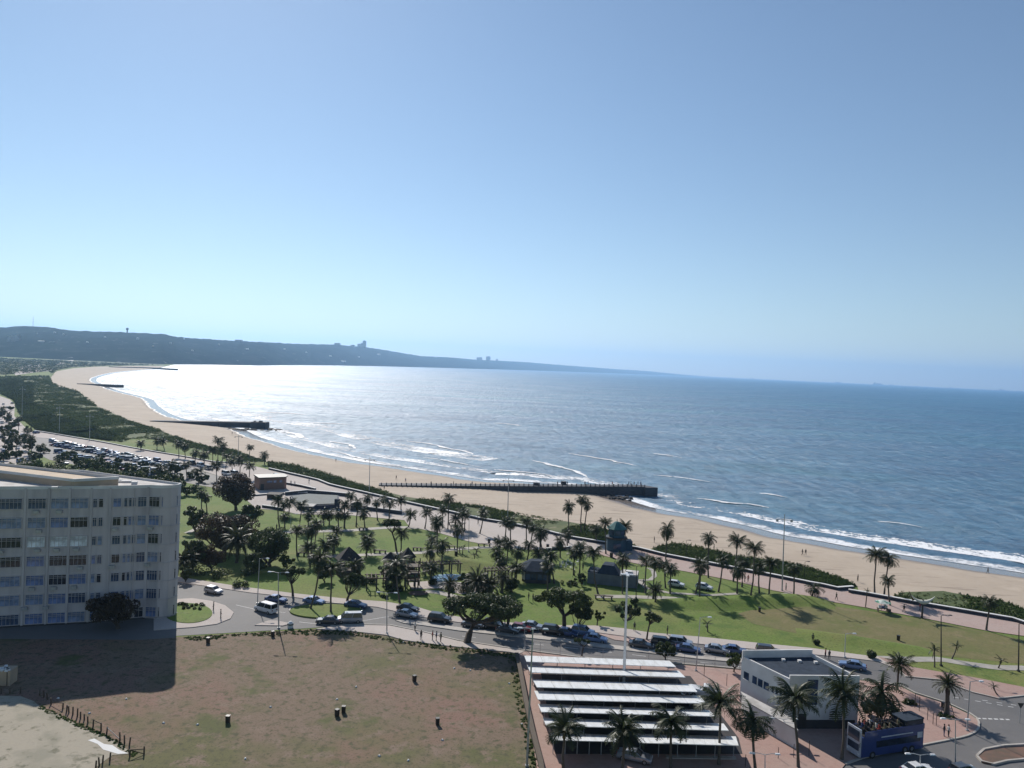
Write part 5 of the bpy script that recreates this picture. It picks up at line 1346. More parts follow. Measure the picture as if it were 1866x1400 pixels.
# ---------------------------------------------------------------- lamp posts and masts
def lamp(label, base, top, kind='double', col='metal', r=.09, arm=1.3, name='street_lamp', group='street lamps'):
    b = P(*base); z = hgt(b, top[1])
    t = thing(name, label, 'street lamp', b, 0, group)
    dx = (top[0] - proj(b + Vector((0, 0, z)))[0]) * mpp(b)
    MB().tube([(0, 0, 0), (dx * .5, 0, z * .5), (dx, 0, z)], [r * 1.3, r, r * .7], 7).obj('pole', M[col], t)
    MB().box((0, 0, .15), (.4, .4, .3)).obj('base_plate', M[col], t)
    if kind in ('double', 'single'):
        for s in ((-1, 1) if kind == 'double' else (1,)):
            a = MB().tube([(dx, 0, z - .05), (dx + s * arm * .6, 0, z + .12), (dx + s * arm, 0, z + .14)], .045, 5).obj('arm', M[col], t)
            MB().box((dx + s * (arm + .3), 0, z + .12), (.75, .34, .14), taper=.7).obj('lamp_head', M['lampglass'] if col != 'darkmetal' else M['darkmetal'], t)
    elif kind == 'mast':
        MB().tube([(dx - 1.9, 0, z * .925), (dx + 1.9, 0, z * .925)], .07, 5).obj('crossbar', M[col], t)
        MB().tube([(dx, -1.2, z * .925), (dx, 1.2, z * .925)], .07, 5).obj('crossbar', M[col], t)
        for s in (-1, 1): MB().box((dx + s * 1.7, 0, z * .925 - .25), (.5, .4, .35)).obj('floodlight', M[col], t)
    elif kind == 'high':
        for s in range(4):
            a = s * math.pi / 2
            MB().box((dx + .6 * math.cos(a), .6 * math.sin(a), z - .1), (.8, .4, .16), a).obj('lamp_head', M['lampglass'], t)
    return t
M['mastpaint'] = mat('pale_mast_paint', (0.6, 0.6, 0.6), (0.5, 0.5, 0.5), 1, rough=.4)
for a in (('tall white lighting mast rising between the carport rows', (1136.5, 1250), (1143, 1046), 'high', 'mastpaint', .2), ('tall thin grey lamp pole at the left ends of the carports', (960, 1398), (971, 1147), 'double', 'metal', .12),
          ('double-headed lamp on the road edge left of the traffic island', (508, 1146), (507, 1044), 'double', 'metal', .1), ('lamp post with bent foot at the corner of the bare lot', (705, 1155), (705, 1081), 'double', 'metal', .09),
          ('slim lamp post on the park side of the road left of the roundabout', (469, 1101), (473, 1018), 'single', 'metal', .08), ('lamp at the road just before the first carport row', (956, 1184), (956, 1146), 'double', 'metal', .07),
          ('lamp post on the verge left of the white building', (1268, 1224), (1276, 1125), 'single', 'metal', .08), ('pale lamp behind the blue car right of the white building', (1539, 1199), (1541, 1155), 'single', 'mastpaint', .07),
          ('black lamp post on the grass strip left of the bent palm', (1715, 1214), (1715, 1122), 'single', 'darkmetal', .1), ('black lamp post at the far right edge of the lawn', (1856, 1224), (1857, 1137), 'single', 'darkmetal', .1),
          ('grey lamp post at the brick kerb corner', (1762, 1333), (1768, 1242), 'single', 'metal', .09), ('double-headed lamp in the road before the brick kerb', (1741, 1400), (1741, 1312), 'double', 'metal', .07),
          ('short double-headed lamp in front of the bus', (1677, 1412), (1677, 1376), 'double', 'mastpaint', .07), ('short double-headed lamp on the bricks left of the near palms', (1394, 1412), (1394, 1375), 'double', 'mastpaint', .07),
          ('double-headed lamp between the annexe and the near palm crown', (1432, 1352), (1428, 1311), 'double', 'mastpaint', .07), ('thin lamp post in the middle of the upper lawn', (854, 1006), (855, 941), 'single', 'metal', .07),
          ('thin lamp post on the left lawn path', (530, 972), (530, 937), 'single', 'metal', .07), ('black lamp post right of the grey kiosk', (1159, 1091), (1160, 1032), 'single', 'darkmetal', .08),
          ('thin lamp post on the left lawn beside the fourth palm', (588, 1007), (590, 968), 'single', 'metal', .07), ('thin dark lamp post on the plaza left of the trio of palms', (650, 955), (651, 925), 'single', 'darkmetal', .07)):
    lamp(*a)
for lab, ba, tp in (('cross-armed mast on the promenade at the right, tallest against the sea', (1425, 1077), (1430, 937)), ('cross-armed mast crossing the near pier', (925, 945), (927, 870)), ('slender mast on the dune strip left of the near pier', (673, 898), (674, 833)),
                    ('slender mast at the dunes right of the lone palm crown', (434, 834), (435, 793)), ('slender mast in the thicket beyond the car park', (163, 804), (164, 755)), ('slender mast further left in the thicket', (108, 790), (109, 740)), ('leftmost slender mast over the thicket', (40, 760), (41, 705))):
    lamp(lab, ba, tp, 'mast', 'metal', .13, name='lighting_mast', group='cross-armed masts along the beach')
for lab, ba, tp in (('small black lamp on the beach side of the dune strip, left one', (1250, 1020), (1251, 985)), ('thin pole standing in the right dune strip', (1466, 1053), (1467, 1024))):
    lamp(lab, ba, tp, 'single', 'darkmetal', .06, .6)
# give-way sign
b = P(1858, 1318); t = thing('road_sign', 'triangular give-way sign on a pole at the right edge', 'road sign', b)
MB().tube([(0, 0, 0), (0, 0, 2.4)], .05, 6).obj('pole', M['metal'], t)
MB().prism([(-.45, 0), (.45, 0), (.45, .04), (-.45, .04)], 2.3, 2.32)
mb = MB(); mb.v = [(-.5, -.06, 3.05), (.5, -.06, 3.05), (0, -.06, 2.2), (-.5, -.02, 3.05), (.5, -.02, 3.05), (0, -.02, 2.2)]; mb.f = [(0, 2, 1), (3, 4, 5), (0, 1, 4, 3), (1, 2, 5, 4), (2, 0, 3, 5)]; mb.m = [0] * 5
mb.obj('sign_plate', M['darkmetal'], t)

# ---------------------------------------------------------------- cars
def body_mesh(kind):
    """returns body and glass builders; the car points along +X, 0 at ground under its middle"""
    L, W, H = {'sedan': (4.5, 1.75, 1.42), 'hatch': (3.9, 1.7, 1.46), 'suv': (4.5, 1.85, 1.72), 'van': (4.8, 1.85, 1.95), 'pickup': (5.0, 1.85, 1.75)}[kind]
    hl = L / 2
    low, belt = .28, {'sedan': .86, 'hatch': .88, 'suv': 1.02, 'van': 1.08, 'pickup': 1.02}[kind]
    # stations along the length: x, hood height
    prof = {'sedan': [(-hl, .62), (-hl + .12, .88), (-hl + .75, .98), (hl - 1.35, .92), (hl - .25, .78), (hl, .52)],
            'hatch': [(-hl, .62), (-hl + .1, .95), (-hl + .4, 1.0), (hl - 1.1, .95), (hl - .2, .8), (hl, .52)],
            'suv': [(-hl, .7), (-hl + .08, 1.05), (-hl + .4, 1.1), (hl - 1.2, 1.08), (hl - .2, .95), (hl, .6)],
            'van': [(-hl, .7), (-hl + .05, 1.1), (-hl + .3, 1.12), (hl - 1.0, 1.1), (hl - .2, .95), (hl, .6)],
            'pickup': [(-hl, .7), (-hl + .05, 1.05), (-hl + .3, 1.08), (hl - 1.2, 1.08), (hl - .2, .95), (hl, .6)]}[kind]
    b = MB(); rows = []
    for x, z in prof:
        f = .90 if abs(x) > hl - .05 else (.97 if abs(x) > hl - .3 else 1)
        w = W / 2 * f
        rows.append([(x, -w * .93, low), (x, -w, low + .22), (x, -w, z - .12), (x, -w * .88, z), (x, w * .88, z), (x, w, z - .12), (x, w, low + .22), (x, w * .93, low)])
    for r_ in rows: b.v += r_
    for i in range(len(rows) - 1):
        for k in range(8):
            k2 = (k + 1) % 8
            b.f.append((i * 8 + k, (i + 1) * 8 + k, (i + 1) * 8 + k2, i * 8 + k2)); b.m.append(0)
    b.f += [tuple(range(8)), tuple((len(rows) - 1) * 8 + k for k in reversed(range(8)))]; b.m += [0, 0]
    cab = {'sedan': (-hl + .55, -hl + 1.25, hl - 2.0, hl - 1.25), 'hatch': (-hl + .12, -hl + .45, hl - 1.7, hl - 1.0), 'suv': (-hl + .12, -hl + .4, hl - 1.85, hl - 1.15), 'van': (-hl + .05, -hl + .2, hl - 1.5, hl - .75), 'pickup': (-.35, -.15, hl - 1.9, hl - 1.2)}[kind]
    g = MB(); z0 = belt + .02; w0, w1 = W / 2 * .93, W / 2 * .78
    x0, x1, x2, x3 = cab
    g.v = [(x0, -w0, z0), (x3, -w0, z0), (x3, w0, z0), (x0, w0, z0), (x1, -w1, H - .05), (x2, -w1, H - .05), (x2, w1, H - .05), (x1, w1, H - .05)]
    g.f = [(0, 1, 5, 4), (1, 2, 6, 5), (2, 3, 7, 6), (3, 0, 4, 7), (4, 5, 6, 7)]; g.m = [0] * 5
    n = len(b.v)                                # roof and pillars belong to the body
    b.prism([(x1 - .04, -w1 - .02), (x2 + .04, -w1 - .02), (x2 + .04, w1 + .02), (x1 - .04, w1 + .02)], H - .07, H, 0, [(x1 + .12, -w1 + .1), (x2 - .15, -w1 + .1), (x2 - .15, w1 - .1), (x1 + .12, w1 - .1)])
    for sy in (-1, 1):
        for xa, xb in ((x0, x1), (x3, x2), ((x0 + x3) / 2 - .02, (x1 + x2) / 2 - .02)):
            b.tube([(xa, sy * (w0 + .01), z0), (xb, sy * (w1 + .01), H - .05)], .045, 4)
    if kind == 'pickup':
        b.box((-hl + 1.0, 0, 1.12), (1.5, W * .9, .14))
    return b, g, L, W
CARM = {}
wheel_t = MB().tube([(0, -.11, 0), (0, .11, 0)], .32, 14).mesh('wheel', M['tyre'])
wheel_r = MB().tube([(0, -.125, 0), (0, .125, 0)], .19, 10).mesh('rim', M['rim'])
for k_ in ('sedan', 'hatch', 'suv', 'van', 'pickup'):
    b, g, L, W = body_mesh(k_)
    bm_ = {c: b.mesh('body', PAINT[c]) for c in PAINT}
    head = MB().box((0, 0, 0), (.1, .36, .17)).mesh('headlight', M['lampglass']); tail = MB().box((0, 0, 0), (.1, .3, .2)).mesh('tail_light', M['redlens'])
    CARM[k_] = (bm_, g.mesh('cabin_glass', M['carglass']), L, W, head, tail)
def car(label, at_, toward, kind='sedan', colour='silver', name='parked_car', group='cars along the beachfront road', z=.045, cat='car', simple=False):
    b = P(at_[0], at_[1], z) if not isinstance(at_, Vector) else at_
    q = P(toward[0], toward[1], z) if not isinstance(toward, Vector) else toward
    rz = math.atan2(q.y - b.y, q.x - b.x)
    bm_, gl, L, W, head, tail = CARM[kind]
    t = thing(name, label, cat, b, rz, group)
    link('body', bm_[colour], t); link('cabin_glass', gl, t)
    hl = L / 2
    for sx in (-1, 1):
        for sy in (-1, 1):
            w_ = link('wheel', wheel_t, t, (sx * (hl - .85), sy * (W / 2 - .1), .32))
            if not simple: link('rim', wheel_r, w_)
    if not simple:
        for sy in (-1, 1):
            link('headlight', head, t, (hl - .04, sy * (W / 2 - .36), .66)); link('tail_light', tail, t, (-hl + .04, sy * (W / 2 - .34), .78))
    return t
for a in (
    ('silver hatchback on the upper road beside the apartment corner', (389, 1081), (430, 1089), 'hatch', 'silver', 'car'), ('white minibus turning at the roundabout entry', (484, 1115), (455, 1107), 'van', 'white', 'minibus'),
    ('dark blue car in tree shade above the roundabout', (503, 1097), (540, 1102), 'sedan', 'blue'), ('second blue car in tree shade right of the dark blue one', (572, 1100), (612, 1106), 'sedan', 'light blue'),
    ('blue car behind the palms at the upper right of the roundabout', (648, 1107), (690, 1112), 'sedan', 'blue'), ('silver-roofed people carrier rounding the roundabout near the lot', (637, 1134), (600, 1135), 'van', 'silver'),
    ('dark car just ahead of the people carrier', (598, 1136), (565, 1135), 'sedan', 'dark grey'), ('silver-blue sedan driving away at the start of the median', (741, 1124), (775, 1130), 'sedan', 'silver'),
    ('dark car parked at the sidewalk behind the silver-blue sedan', (743, 1113), (775, 1118), 'sedan', 'black'), ('black car at the left side of the big spreading tree', (801, 1133), (840, 1138), 'suv', 'black'),
    ('dark sedan half hidden under the big spreading tree', (862, 1143), (900, 1148), 'sedan', 'dark grey'), ('dark grey car at the right edge of the big tree crown', (925, 1153), (960, 1158), 'sedan', 'dark grey'),
    ('black car behind the dark grey one under the trees', (900, 1145), (940, 1150), 'suv', 'black'), ('red car in the shade between the two big road trees', (950, 1150), (980, 1154), 'hatch', 'red'),
    ('silver car parked on the sidewalk bay left of the flat-topped tree', (970, 1146), (1000, 1150), 'sedan', 'silver'), ('black car under the middle of the flat-topped tree', (1008, 1155), (1045, 1160), 'suv', 'black'),
    ('dark blue car under the right of the flat-topped tree', (1032, 1158), (1065, 1163), 'sedan', 'blue'), ('light blue SUV parked right of the flat-topped tree', (1062, 1157), (1095, 1162), 'suv', 'light blue'),
    ('bright blue sedan in the road in front of the light blue SUV', (1085, 1169), (1120, 1174), 'sedan', 'light blue'), ('dark low sedan near the tall lamp mast', (1168, 1180), (1205, 1185), 'sedan', 'dark grey'),
    ('black car behind the round street tree', (1208, 1178), (1240, 1182), 'suv', 'black'), ('silver-roofed SUV at the back of the pair by the round street tree', (1240, 1177), (1275, 1182), 'suv', 'silver'),
    ('dark blue car in front of the silver-roofed SUV', (1254, 1188), (1290, 1193), 'sedan', 'blue'), ('silver-blue sedan in the road left of the white building', (1306, 1189), (1340, 1194), 'sedan', 'silver'),
    ('dark blue sedan just right of the silver-blue one', (1338, 1190), (1375, 1195), 'sedan', 'blue'), ('black car mostly hidden behind the white building parapet', (1400, 1193), (1440, 1198), 'suv', 'black'),
    ('blue-grey sedan driving right of the white building', (1553, 1218), (1520, 1212), 'sedan', 'light blue'), ('dark car at the bottom right edge of the picture', (1756, 1412), (1800, 1404), 'hatch', 'dark grey'),
    ('white car roof showing at the bottom edge below the bus', (1672, 1411), (1710, 1406), 'sedan', 'white'), ('silver car parked in front of the carports under the second palm', (1156, 1385), (1190, 1392), 'sedan', 'silver'),
    ('white pickup parked at the right end of the third carport', (1284, 1268), (1330, 1275), 'pickup', 'white'), ('white service car on the lawn between two palms', (1232, 1069), (1260, 1073), 'hatch', 'white'),
    ('second white service car on the lawn, behind the leaning palm', (1283, 1074), (1310, 1079), 'hatch', 'white'), ('black car shaded below the fourth carport canopy', (1240, 1281), (1300, 1285), 'sedan', 'black'),
    ('dark car on the far plaza behind the red brick kiosk', (505, 872), (525, 878), 'van', 'black')):
    z = .16 if any(w_ in a[0] for w_ in ('carport', 'plaza')) else .045
    car(a[0], a[1], a[2], a[3], a[4], 'parked_car' if len(a) < 6 else a[5], z=z)
# crowded car park: individual cars in rows
CP_ROWS = [('top', (92, 806), (330, 851), 34), ('second', (98, 812), (330, 857), 32), ('third', (104, 825), (300, 865), 25), ('bottom', (110, 834), (330, 877), 24)]
cols_ = ['white', 'silver', 'blue', 'dark grey', 'light blue', 'black', 'silver', 'white', 'blue', 'red']
rc = random.Random(21)
for nm, a, b_, n in CP_ROWS:
    A, B = P(*a), P(*b_); d = (B - A).normalized(); nrm = Vector((-d.y, d.x, 0))
    for k in range(n):
        if rc.random() < .16: continue
        p = A.lerp(B, (k + .5) / n) + Vector((0, 0, .06)) + nrm * rc.uniform(-.5, .5)
        c_ = rc.choice(cols_); kd = rc.choice(['sedan', 'hatch', 'suv', 'van', 'sedan'])
        dr = (nrm + d * .35) * (1 if rc.random() < .5 else -1)
        if nm in ('top',): dr = d
        car('%s %s in %s row of crowded car park, %s bay from left' % (c_, {'sedan': 'sedan', 'hatch': 'hatchback', 'suv': 'tall car', 'van': 'van'}[kd], nm, nth(k + 1)), p, p + dr, kd, c_, group='cars in the crowded car park', simple=True)
sts = [(6, 738), (14, 744), (22, 736), (8, 752), (18, 765), (4, 772), (28, 776), (40, 795), (12, 782), (20, 806), (2, 800), (32, 818), (44, 826), (14, 836), (36, 842), (26, 790), (54, 840), (6, 824), (66, 790), (120, 846), (150, 853), (42, 855)]
for i, (x, y) in enumerate(sorted(sts)):
    c_ = rc.choice(cols_); p = P(x, y, .1)
    car('%s car in the street beyond the apartment roof, %s from the left' % (c_, nth(i + 1)), p, p + Vector((rc.uniform(-1, 1), 1, 0)), rc.choice(['sedan', 'suv', 'hatch']), c_, group='cars in the far street', simple=True)
# vehicles and small stands on the far plaza
for i, (x, y, c_) in enumerate(((350, 847, 'black'), (366, 851, 'white'), (380, 856, 'dark grey'), (412, 866, 'white'), (428, 866, 'silver'))):
    car('%s van on the pale paving above the bronze trees, %s from the left' % (c_, nth(i + 1)), (x, y), (x + 8, y + 2), 'van', c_, group='vans on the far paving', simple=True, z=.1)

# ---------------------------------------------------------------- double-decker bus
bA, bB = P(1573, 1385, .045), P(1677, 1368, .045)
dv = (bB - bA).normalized(); Lb = 11.0; cb = bA.lerp(bB, .5) + Vector((-dv.y, dv.x, 0)) * 1.15
bus = thing('double_decker_bus', 'blue open-top double-decker sightseeing bus carrying passengers upstairs', 'bus', (cb.x, cb.y, .045), math.atan2(dv.y, dv.x) + math.pi)
M['busblue'] = carpaint('bus_blue_paint', (0.03, 0.055, 0.19), .1); M['busglass'] = glassmat('bus_tinted_glass', (0.015, 0.02, 0.035))
hl, hw = Lb / 2, 1.22
def rbox(mb, x0, x1, y0, y1, z0, z1, ch=.12):
    pts = [(x0 + ch, y0), (x1 - ch, y0), (x1, y0 + ch), (x1, y1 - ch), (x1 - ch, y1), (x0 + ch, y1), (x0, y1 - ch), (x0, y0 + ch)]
    return mb.prism(pts, z0, z1)
rbox(MB(), -hl, hl, -hw, hw, .35, 3.0, .2).obj('body', M['busblue'], bus, fix=True)
o = MB()
for y in (-hw + .04, hw - .04): o.box((-.2, y, 3.35), (Lb - .8, .08, .7))
o.box((-hl + .08, 0, 3.35), (.1, hw * 2 - .1, .7)); o.obj('upper_side_panel', M['busblue'], bus)
MB().box((-.2, 0, 3.06), (Lb - .6, hw * 2 - .2, .1)).obj('upper_deck', M['darkmetal'], bus)
rbox(MB(), -hl + .1, -hl + 3.4, -hw + .05, hw - .05, 3.72, 4.35, .2).obj('upper_canopy', M['busglass'], bus, fix=True)
rbox(MB(), -hl + .05, -hl + 3.6, -hw, hw, 4.36, 4.46, .2).obj('canopy_roof', M['slate'], bus, fix=True)
M['busgrey'] = carpaint('bus_pale_paint', (0.5, 0.53, 0.6), 0)
rbox(MB(), hl - .06, hl + .12, -hw, hw, .4, 4.05, .05).obj('front_panel', M['busgrey'], bus, fix=True)
MB().box((hl + .14, 0, 3.1), (.06, 1.95, 1.35)).obj('upper_windscreen', M['busglass'], bus)
MB().box((hl + .14, 0, 1.6), (.06, 1.9, .9)).obj('lower_windscreen', M['busglass'], bus)
for sy in (-1, 1):
    MB().box((-.9, sy * (hw + .02), 1.85), (7.6, .04, .85)).obj('side_window', M['busglass'], bus)
    MB().box((-.6, sy * (hw + .035), 2.75), (5.5, .03, .14)).obj('side_stripe', M['busgrey'], bus)
    MB().box((-hl + .9, sy * (hw + .03), 2.3), (.9, .03, .8)).obj('side_emblem', M['busgrey'], bus)
    for x in (hl - 2.0, -hl + 2.2, -hl + 3.4):
        w_ = MB().tube([(x, sy * (hw - .25), .5), (x, sy * (hw + .04), .5)], .48, 16).obj('wheel', M['tyre'], bus)
        MB().tube([(x, sy * (hw - .2), .5), (x, sy * (hw + .06), .5)], .25, 12).obj('rim', M['rim'], w_)
    MB().box((hl + .14, sy * .95, .8), (.06, .3, .2)).obj('headlight', M['lampglass'], bus)
    MB().tube([(hl + .1, sy * 1.15, 2.3), (hl + .4, sy * 1.4, 2.3), (hl + .4, sy * 1.4, 1.9)], .05, 5).obj('mirror', M['darkmetal'], bus)
seatm = MB().box((0, 0, .25), (.45, 1.9, .5)).box((-.2, 0, .6), (.1, 1.9, .6)).mesh('seat_row', M['darkmetal'])
for k in range(7): link('seat_row', seatm, bus, (hl - 1.4 - .95 * k, 0, 3.1))

# ---------------------------------------------------------------- people
def limb(mb, pts, rad, seg=7, mi=0): mb.tube(pts, rad, seg, mi)
def person_mesh(seed, pose='stand'):
    """one skinned body: torso, head, arms and legs grow from one joined skeleton"""
    sgn = (1 if seed % 2 else -1)
    st = {'stand': .07, 'walk': .30, 'sit': 0}[pose] * sgn
    V, E, Rr = [], [], []
    def add(p, r, par=None):
        V.append(p); Rr.append(r)
        if par is not None: E.append((par, len(V) - 1))
        return len(V) - 1
    up = 0 if pose != 'sit' else -.45
    pel = add((0, 0, .95 + up), .145)
    chest = add((0, 0, 1.3 + up), .155, pel); sh = add((0, 0, 1.43 + up), .12, chest); nk = add((0, .01, 1.52 + up), .055, sh); hd = add((0, .02, 1.64 + up), .10, nk); add((0, .015, 1.74 + up), .075, hd)
    for s in (-1, 1):
        h = add((s * .1, 0, .9 + up), .10, pel)
        if pose == 'sit':
            k = add((s * .12, .45, .52), .075, h); f = add((s * .12, .47, .1), .05, k); add((s * .12, .6, .04), .045, f)
        else:
            k = add((s * .11, s * st * .5 + .02, .5), .072, h); f = add((s * .11, s * st, .09), .05, k); add((s * .11, s * st + .16, .045), .04, f)
        a = add((s * .2, 0, 1.41 + up), .062, sh); e = add((s * .25, -s * st * .4, 1.13 + up), .045, a); w_ = add((s * .24, -s * st * .7 + .12, .9 + up), .034, e); add((s * .235, -s * st * .7 + .16, .81 + up), .036, w_)
    me = bpy.data.meshes.new('body'); me.from_pydata(V, E, [])
    ob = bpy.data.objects.new('tmp', me); C.objects.link(ob)
    md = ob.modifiers.new('s', 'SKIN'); md.use_smooth_shade = True
    for i, r in enumerate(Rr): me.skin_vertices[0].data[i].radius = (r, r * (.7 if i in (1, 2) else .9))
    me.skin_vertices[0].data[0].use_root = True
    ss = ob.modifiers.new('b', 'SUBSURF'); ss.levels = 1; ss.render_levels = 1
    dg = bpy.context.evaluated_depsgraph_get()
    out = bpy.data.meshes.new_from_object(ob.evaluated_get(dg)); out.name = 'person'
    bpy.data.objects.remove(ob)
    out.materials.clear()
    return out, up
CLOTH = {c: mat('%s_cloth' % c.replace(' ', '_'), v, tuple(x * .8 for x in v), 4) for c, v in {'dark': (.03, .03, .035), 'blue': (.05, .08, .2), 'white': (.6, .6, .58), 'red': (.35, .05, .04), 'green': (.05, .2, .09), 'khaki': (.2, .17, .11)}.items()}
pm_cache = {}
def get_person(pose, seed, top, leg):
    key = (pose, seed, top, leg)
    if key in pm_cache: return pm_cache[key]
    if (pose, seed) not in pm_cache: pm_cache[(pose, seed)] = person_mesh(seed, pose)
    base, up = pm_cache[(pose, seed)]
    me = base.copy()
    for m_ in (M['skin'], CLOTH[top], CLOTH[leg]): me.materials.append(m_)
    for p in me.polygons:
        c = p.center
        z = c.z - up
        if z > 1.49 or (abs(c.x) > .19 and z < 1.12): k = 0
        elif z > .96: k = 1
        elif c.z > .12 or pose == 'sit': k = 2
        else: k = 2
        p.material_index = k
    hair = MB()
    for i in range(3):
        pass
    hm = bpy.data.meshes.new('hair'); bm = bmesh.new(); bmesh.ops.create_icosphere(bm, subdivisions=2, radius=.112, matrix=Matrix.Translation((0, -.012, 1.70 + up)))
    for v in list(bm.verts):
        if v.co.z < 1.66 + up and v.co.y > .02: v.co.y = .02
    bm.to_mesh(hm); bm.free(); hm.materials.append(M['hair'])
    pm_cache[key] = (me, hm); return pm_cache[key]
def person(label, at_, pose='stand', top='dark', leg='dark', rz=0.0, group='people in the park and on the beach', z=.1):
    b = at_ if isinstance(at_, Vector) else P(at_[0], at_[1], z)
    me, hm = get_person(pose, int(b.x) % 2, top, leg)
    o = link('person', me, None, b); o.rotation_euler = (0, 0, rz); tag(o, label, 'person', group)
    link('hair', hm, o)
    return o
for a in (('person in dark clothes with another on the open sand, left one', (1462, 1012), 'walk'), ('person in dark clothes with another on the open sand, right one', (1468, 1012), 'walk'), ('lone person at the water edge far right, before the wet sand', (1800, 1046), 'walk'),
          ('person standing on the dry lawn left of the small dark shrub', (1481, 1171), 'stand'), ('person walking beside the parasol stall', (1647, 1116), 'walk'), ('person standing behind the sail sculpture pole', (1676, 1113), 'stand', 'red'),
          ('left one of two people on the brick corner beside the bus', (1720, 1342), 'stand', 'dark', 'blue'), ('right one of two people on the brick corner beside the bus', (1728, 1343), 'stand', 'white', 'dark'),
          ('left one of two people walking on the brick promenade below the scrub', (1357, 1061), 'walk'), ('right one of two people walking on the brick promenade below the scrub', (1363, 1061), 'walk', 'red'), ('person on the path at the foot of the lamp mast', (1432, 1076), 'stand', 'green'),
          ('person walking on the promenade right of the lamp mast', (1524, 1094), 'walk', 'khaki'), ('person sitting at the gap between the dunes', (1563, 1060), 'stand'), ('person on the sand above the dune strip at the first tall palm', (1192, 989), 'stand'),
          ('person at the lone dark spot above the second dune strip', (1301, 1003), 'stand'), ('person standing by the road island right of the open-branched tree', (1156, 1150), 'stand'), ('person on the sidewalk right of the small forked tree', (1216, 1157), 'stand', 'dark'),
          ('person walking on the pale plaza beyond the lawn tip', (871, 956), 'walk'), ('person on the sand just behind the near pier root', (722, 874), 'walk'), ('person on the sand left of the near pier root', (739, 879), 'walk', 'blue'), ('person near the water with the pier to the right', (700, 893), 'stand'),
          ('lone person on the sand near the water above the park pavilions', (612, 842), 'stand'), ('person on the lawn near the left lawn path', (504, 966), 'stand'), ('person on the pavement in front of the big spreading tree', (756, 1150), 'stand', 'white'),
          ('person sitting on the pavement by the lot, left of the group', (767, 1166), 'stand'), ('person in the middle of the group at the lot edge', (788, 1167), 'stand', 'red'), ('person at the right of the group at the lot edge', (795, 1168), 'stand', 'blue'), ('person crouched last right of the group at the lot edge', (803, 1170), 'stand', 'khaki'),
          ('person on the pavement by the round garden bed, left', (389, 1113), 'stand'), ('second person on the pavement by the round garden bed, nearer', (402, 1127), 'stand'), ('person on the brick forecourt under the palm behind the bus', (1600, 1318), 'stand'), ('person beside the low path right of the grey kiosk', (1172, 1068), 'walk', 'blue'),
          ('person left of the crowd of chairs on the lawn', (1020, 1035), 'stand', 'white'), ('person right of the crowd of chairs on the lawn', (1062, 1040), 'stand'), ('person below the crowd of chairs on the lawn', (1046, 1052), 'walk'), ('first person in the walking pair on the far plaza', (530, 884), 'walk'),
          ('second person in the walking pair on the far plaza', (537, 885), 'walk', 'white'), ('cyclist-like walker on the far plaza below the dune strip', (563, 881), 'walk', 'blue'), ('person on the lawn right of the long pool bench', (963, 1095), 'stand'), ('second person on the lawn right of the long pool bench', (971, 1097), 'stand', 'khaki'),
          ('person on the sand beyond the dune, left of the trio of palms', (838, 922), 'stand'), ('lone person on the sand right of the tall cross mast', (881, 931), 'stand', 'white'), ('person far left on the sand between palm and groyne', (423, 792), 'stand'),
          ('person by the white parapet behind the slate roof, left', (1504, 1199), 'stand', 'red'), ('person by the white parapet behind the slate roof, right', (1511, 1202), 'stand')):
    lab, at_ = a[0], a[1]; person(lab, at_, *(a[2:]), rz=(at_[0] * 1.7) % 6.28)
# passengers and pier anglers
mw = bus.matrix_basis if False else Matrix.Translation(bus.location) @ Matrix.Rotation(bus.rotation_euler[2], 4, 'Z')
k = 0
for r in range(7):
    for y in (-.75, -.25, .3, .8):
        if rc.random() < .35: continue
        k += 1
        p = mw @ Vector((hl - 1.45 - .95 * r, y, 3.2))
        person('%s passenger counted back from the front of the open bus deck' % nth(k), p, 'sit', rc.choice(['dark', 'blue', 'dark', 'white', 'red', 'khaki']), 'dark', bus.rotation_euler[2] - math.pi / 2, 'bus passengers')
pl = [P(x, y, z) for x, y, z in pts] if False else None
for i, (x, c_) in enumerate(((785, 'dark'), (826, 'dark'), (860, 'blue'), (1016, 'dark'), (1034, 'dark'), (1066, 'dark'), (1072, 'blue'), (1116, 'red'), (1146, 'dark'), (1150, 'white'), (1156, 'dark'), (1163, 'dark'), (1168, 'blue'))):
    tab = [(690, .35), (760, .6), (830, .9), (880, 1.2), (942, 2.2), (1005, 2.4), (1090, 2.6), (1150, 2.7), (1180, 2.7)]
    zz = lerp(tab, x) + .03
    p = P(x, 885.6, zz); p.y += .8
    person('person on the near pier deck, %s from its landward end' % nth(i + 1), p, 'stand', c_, 'dark', i * 1.3, 'people on the near pier')

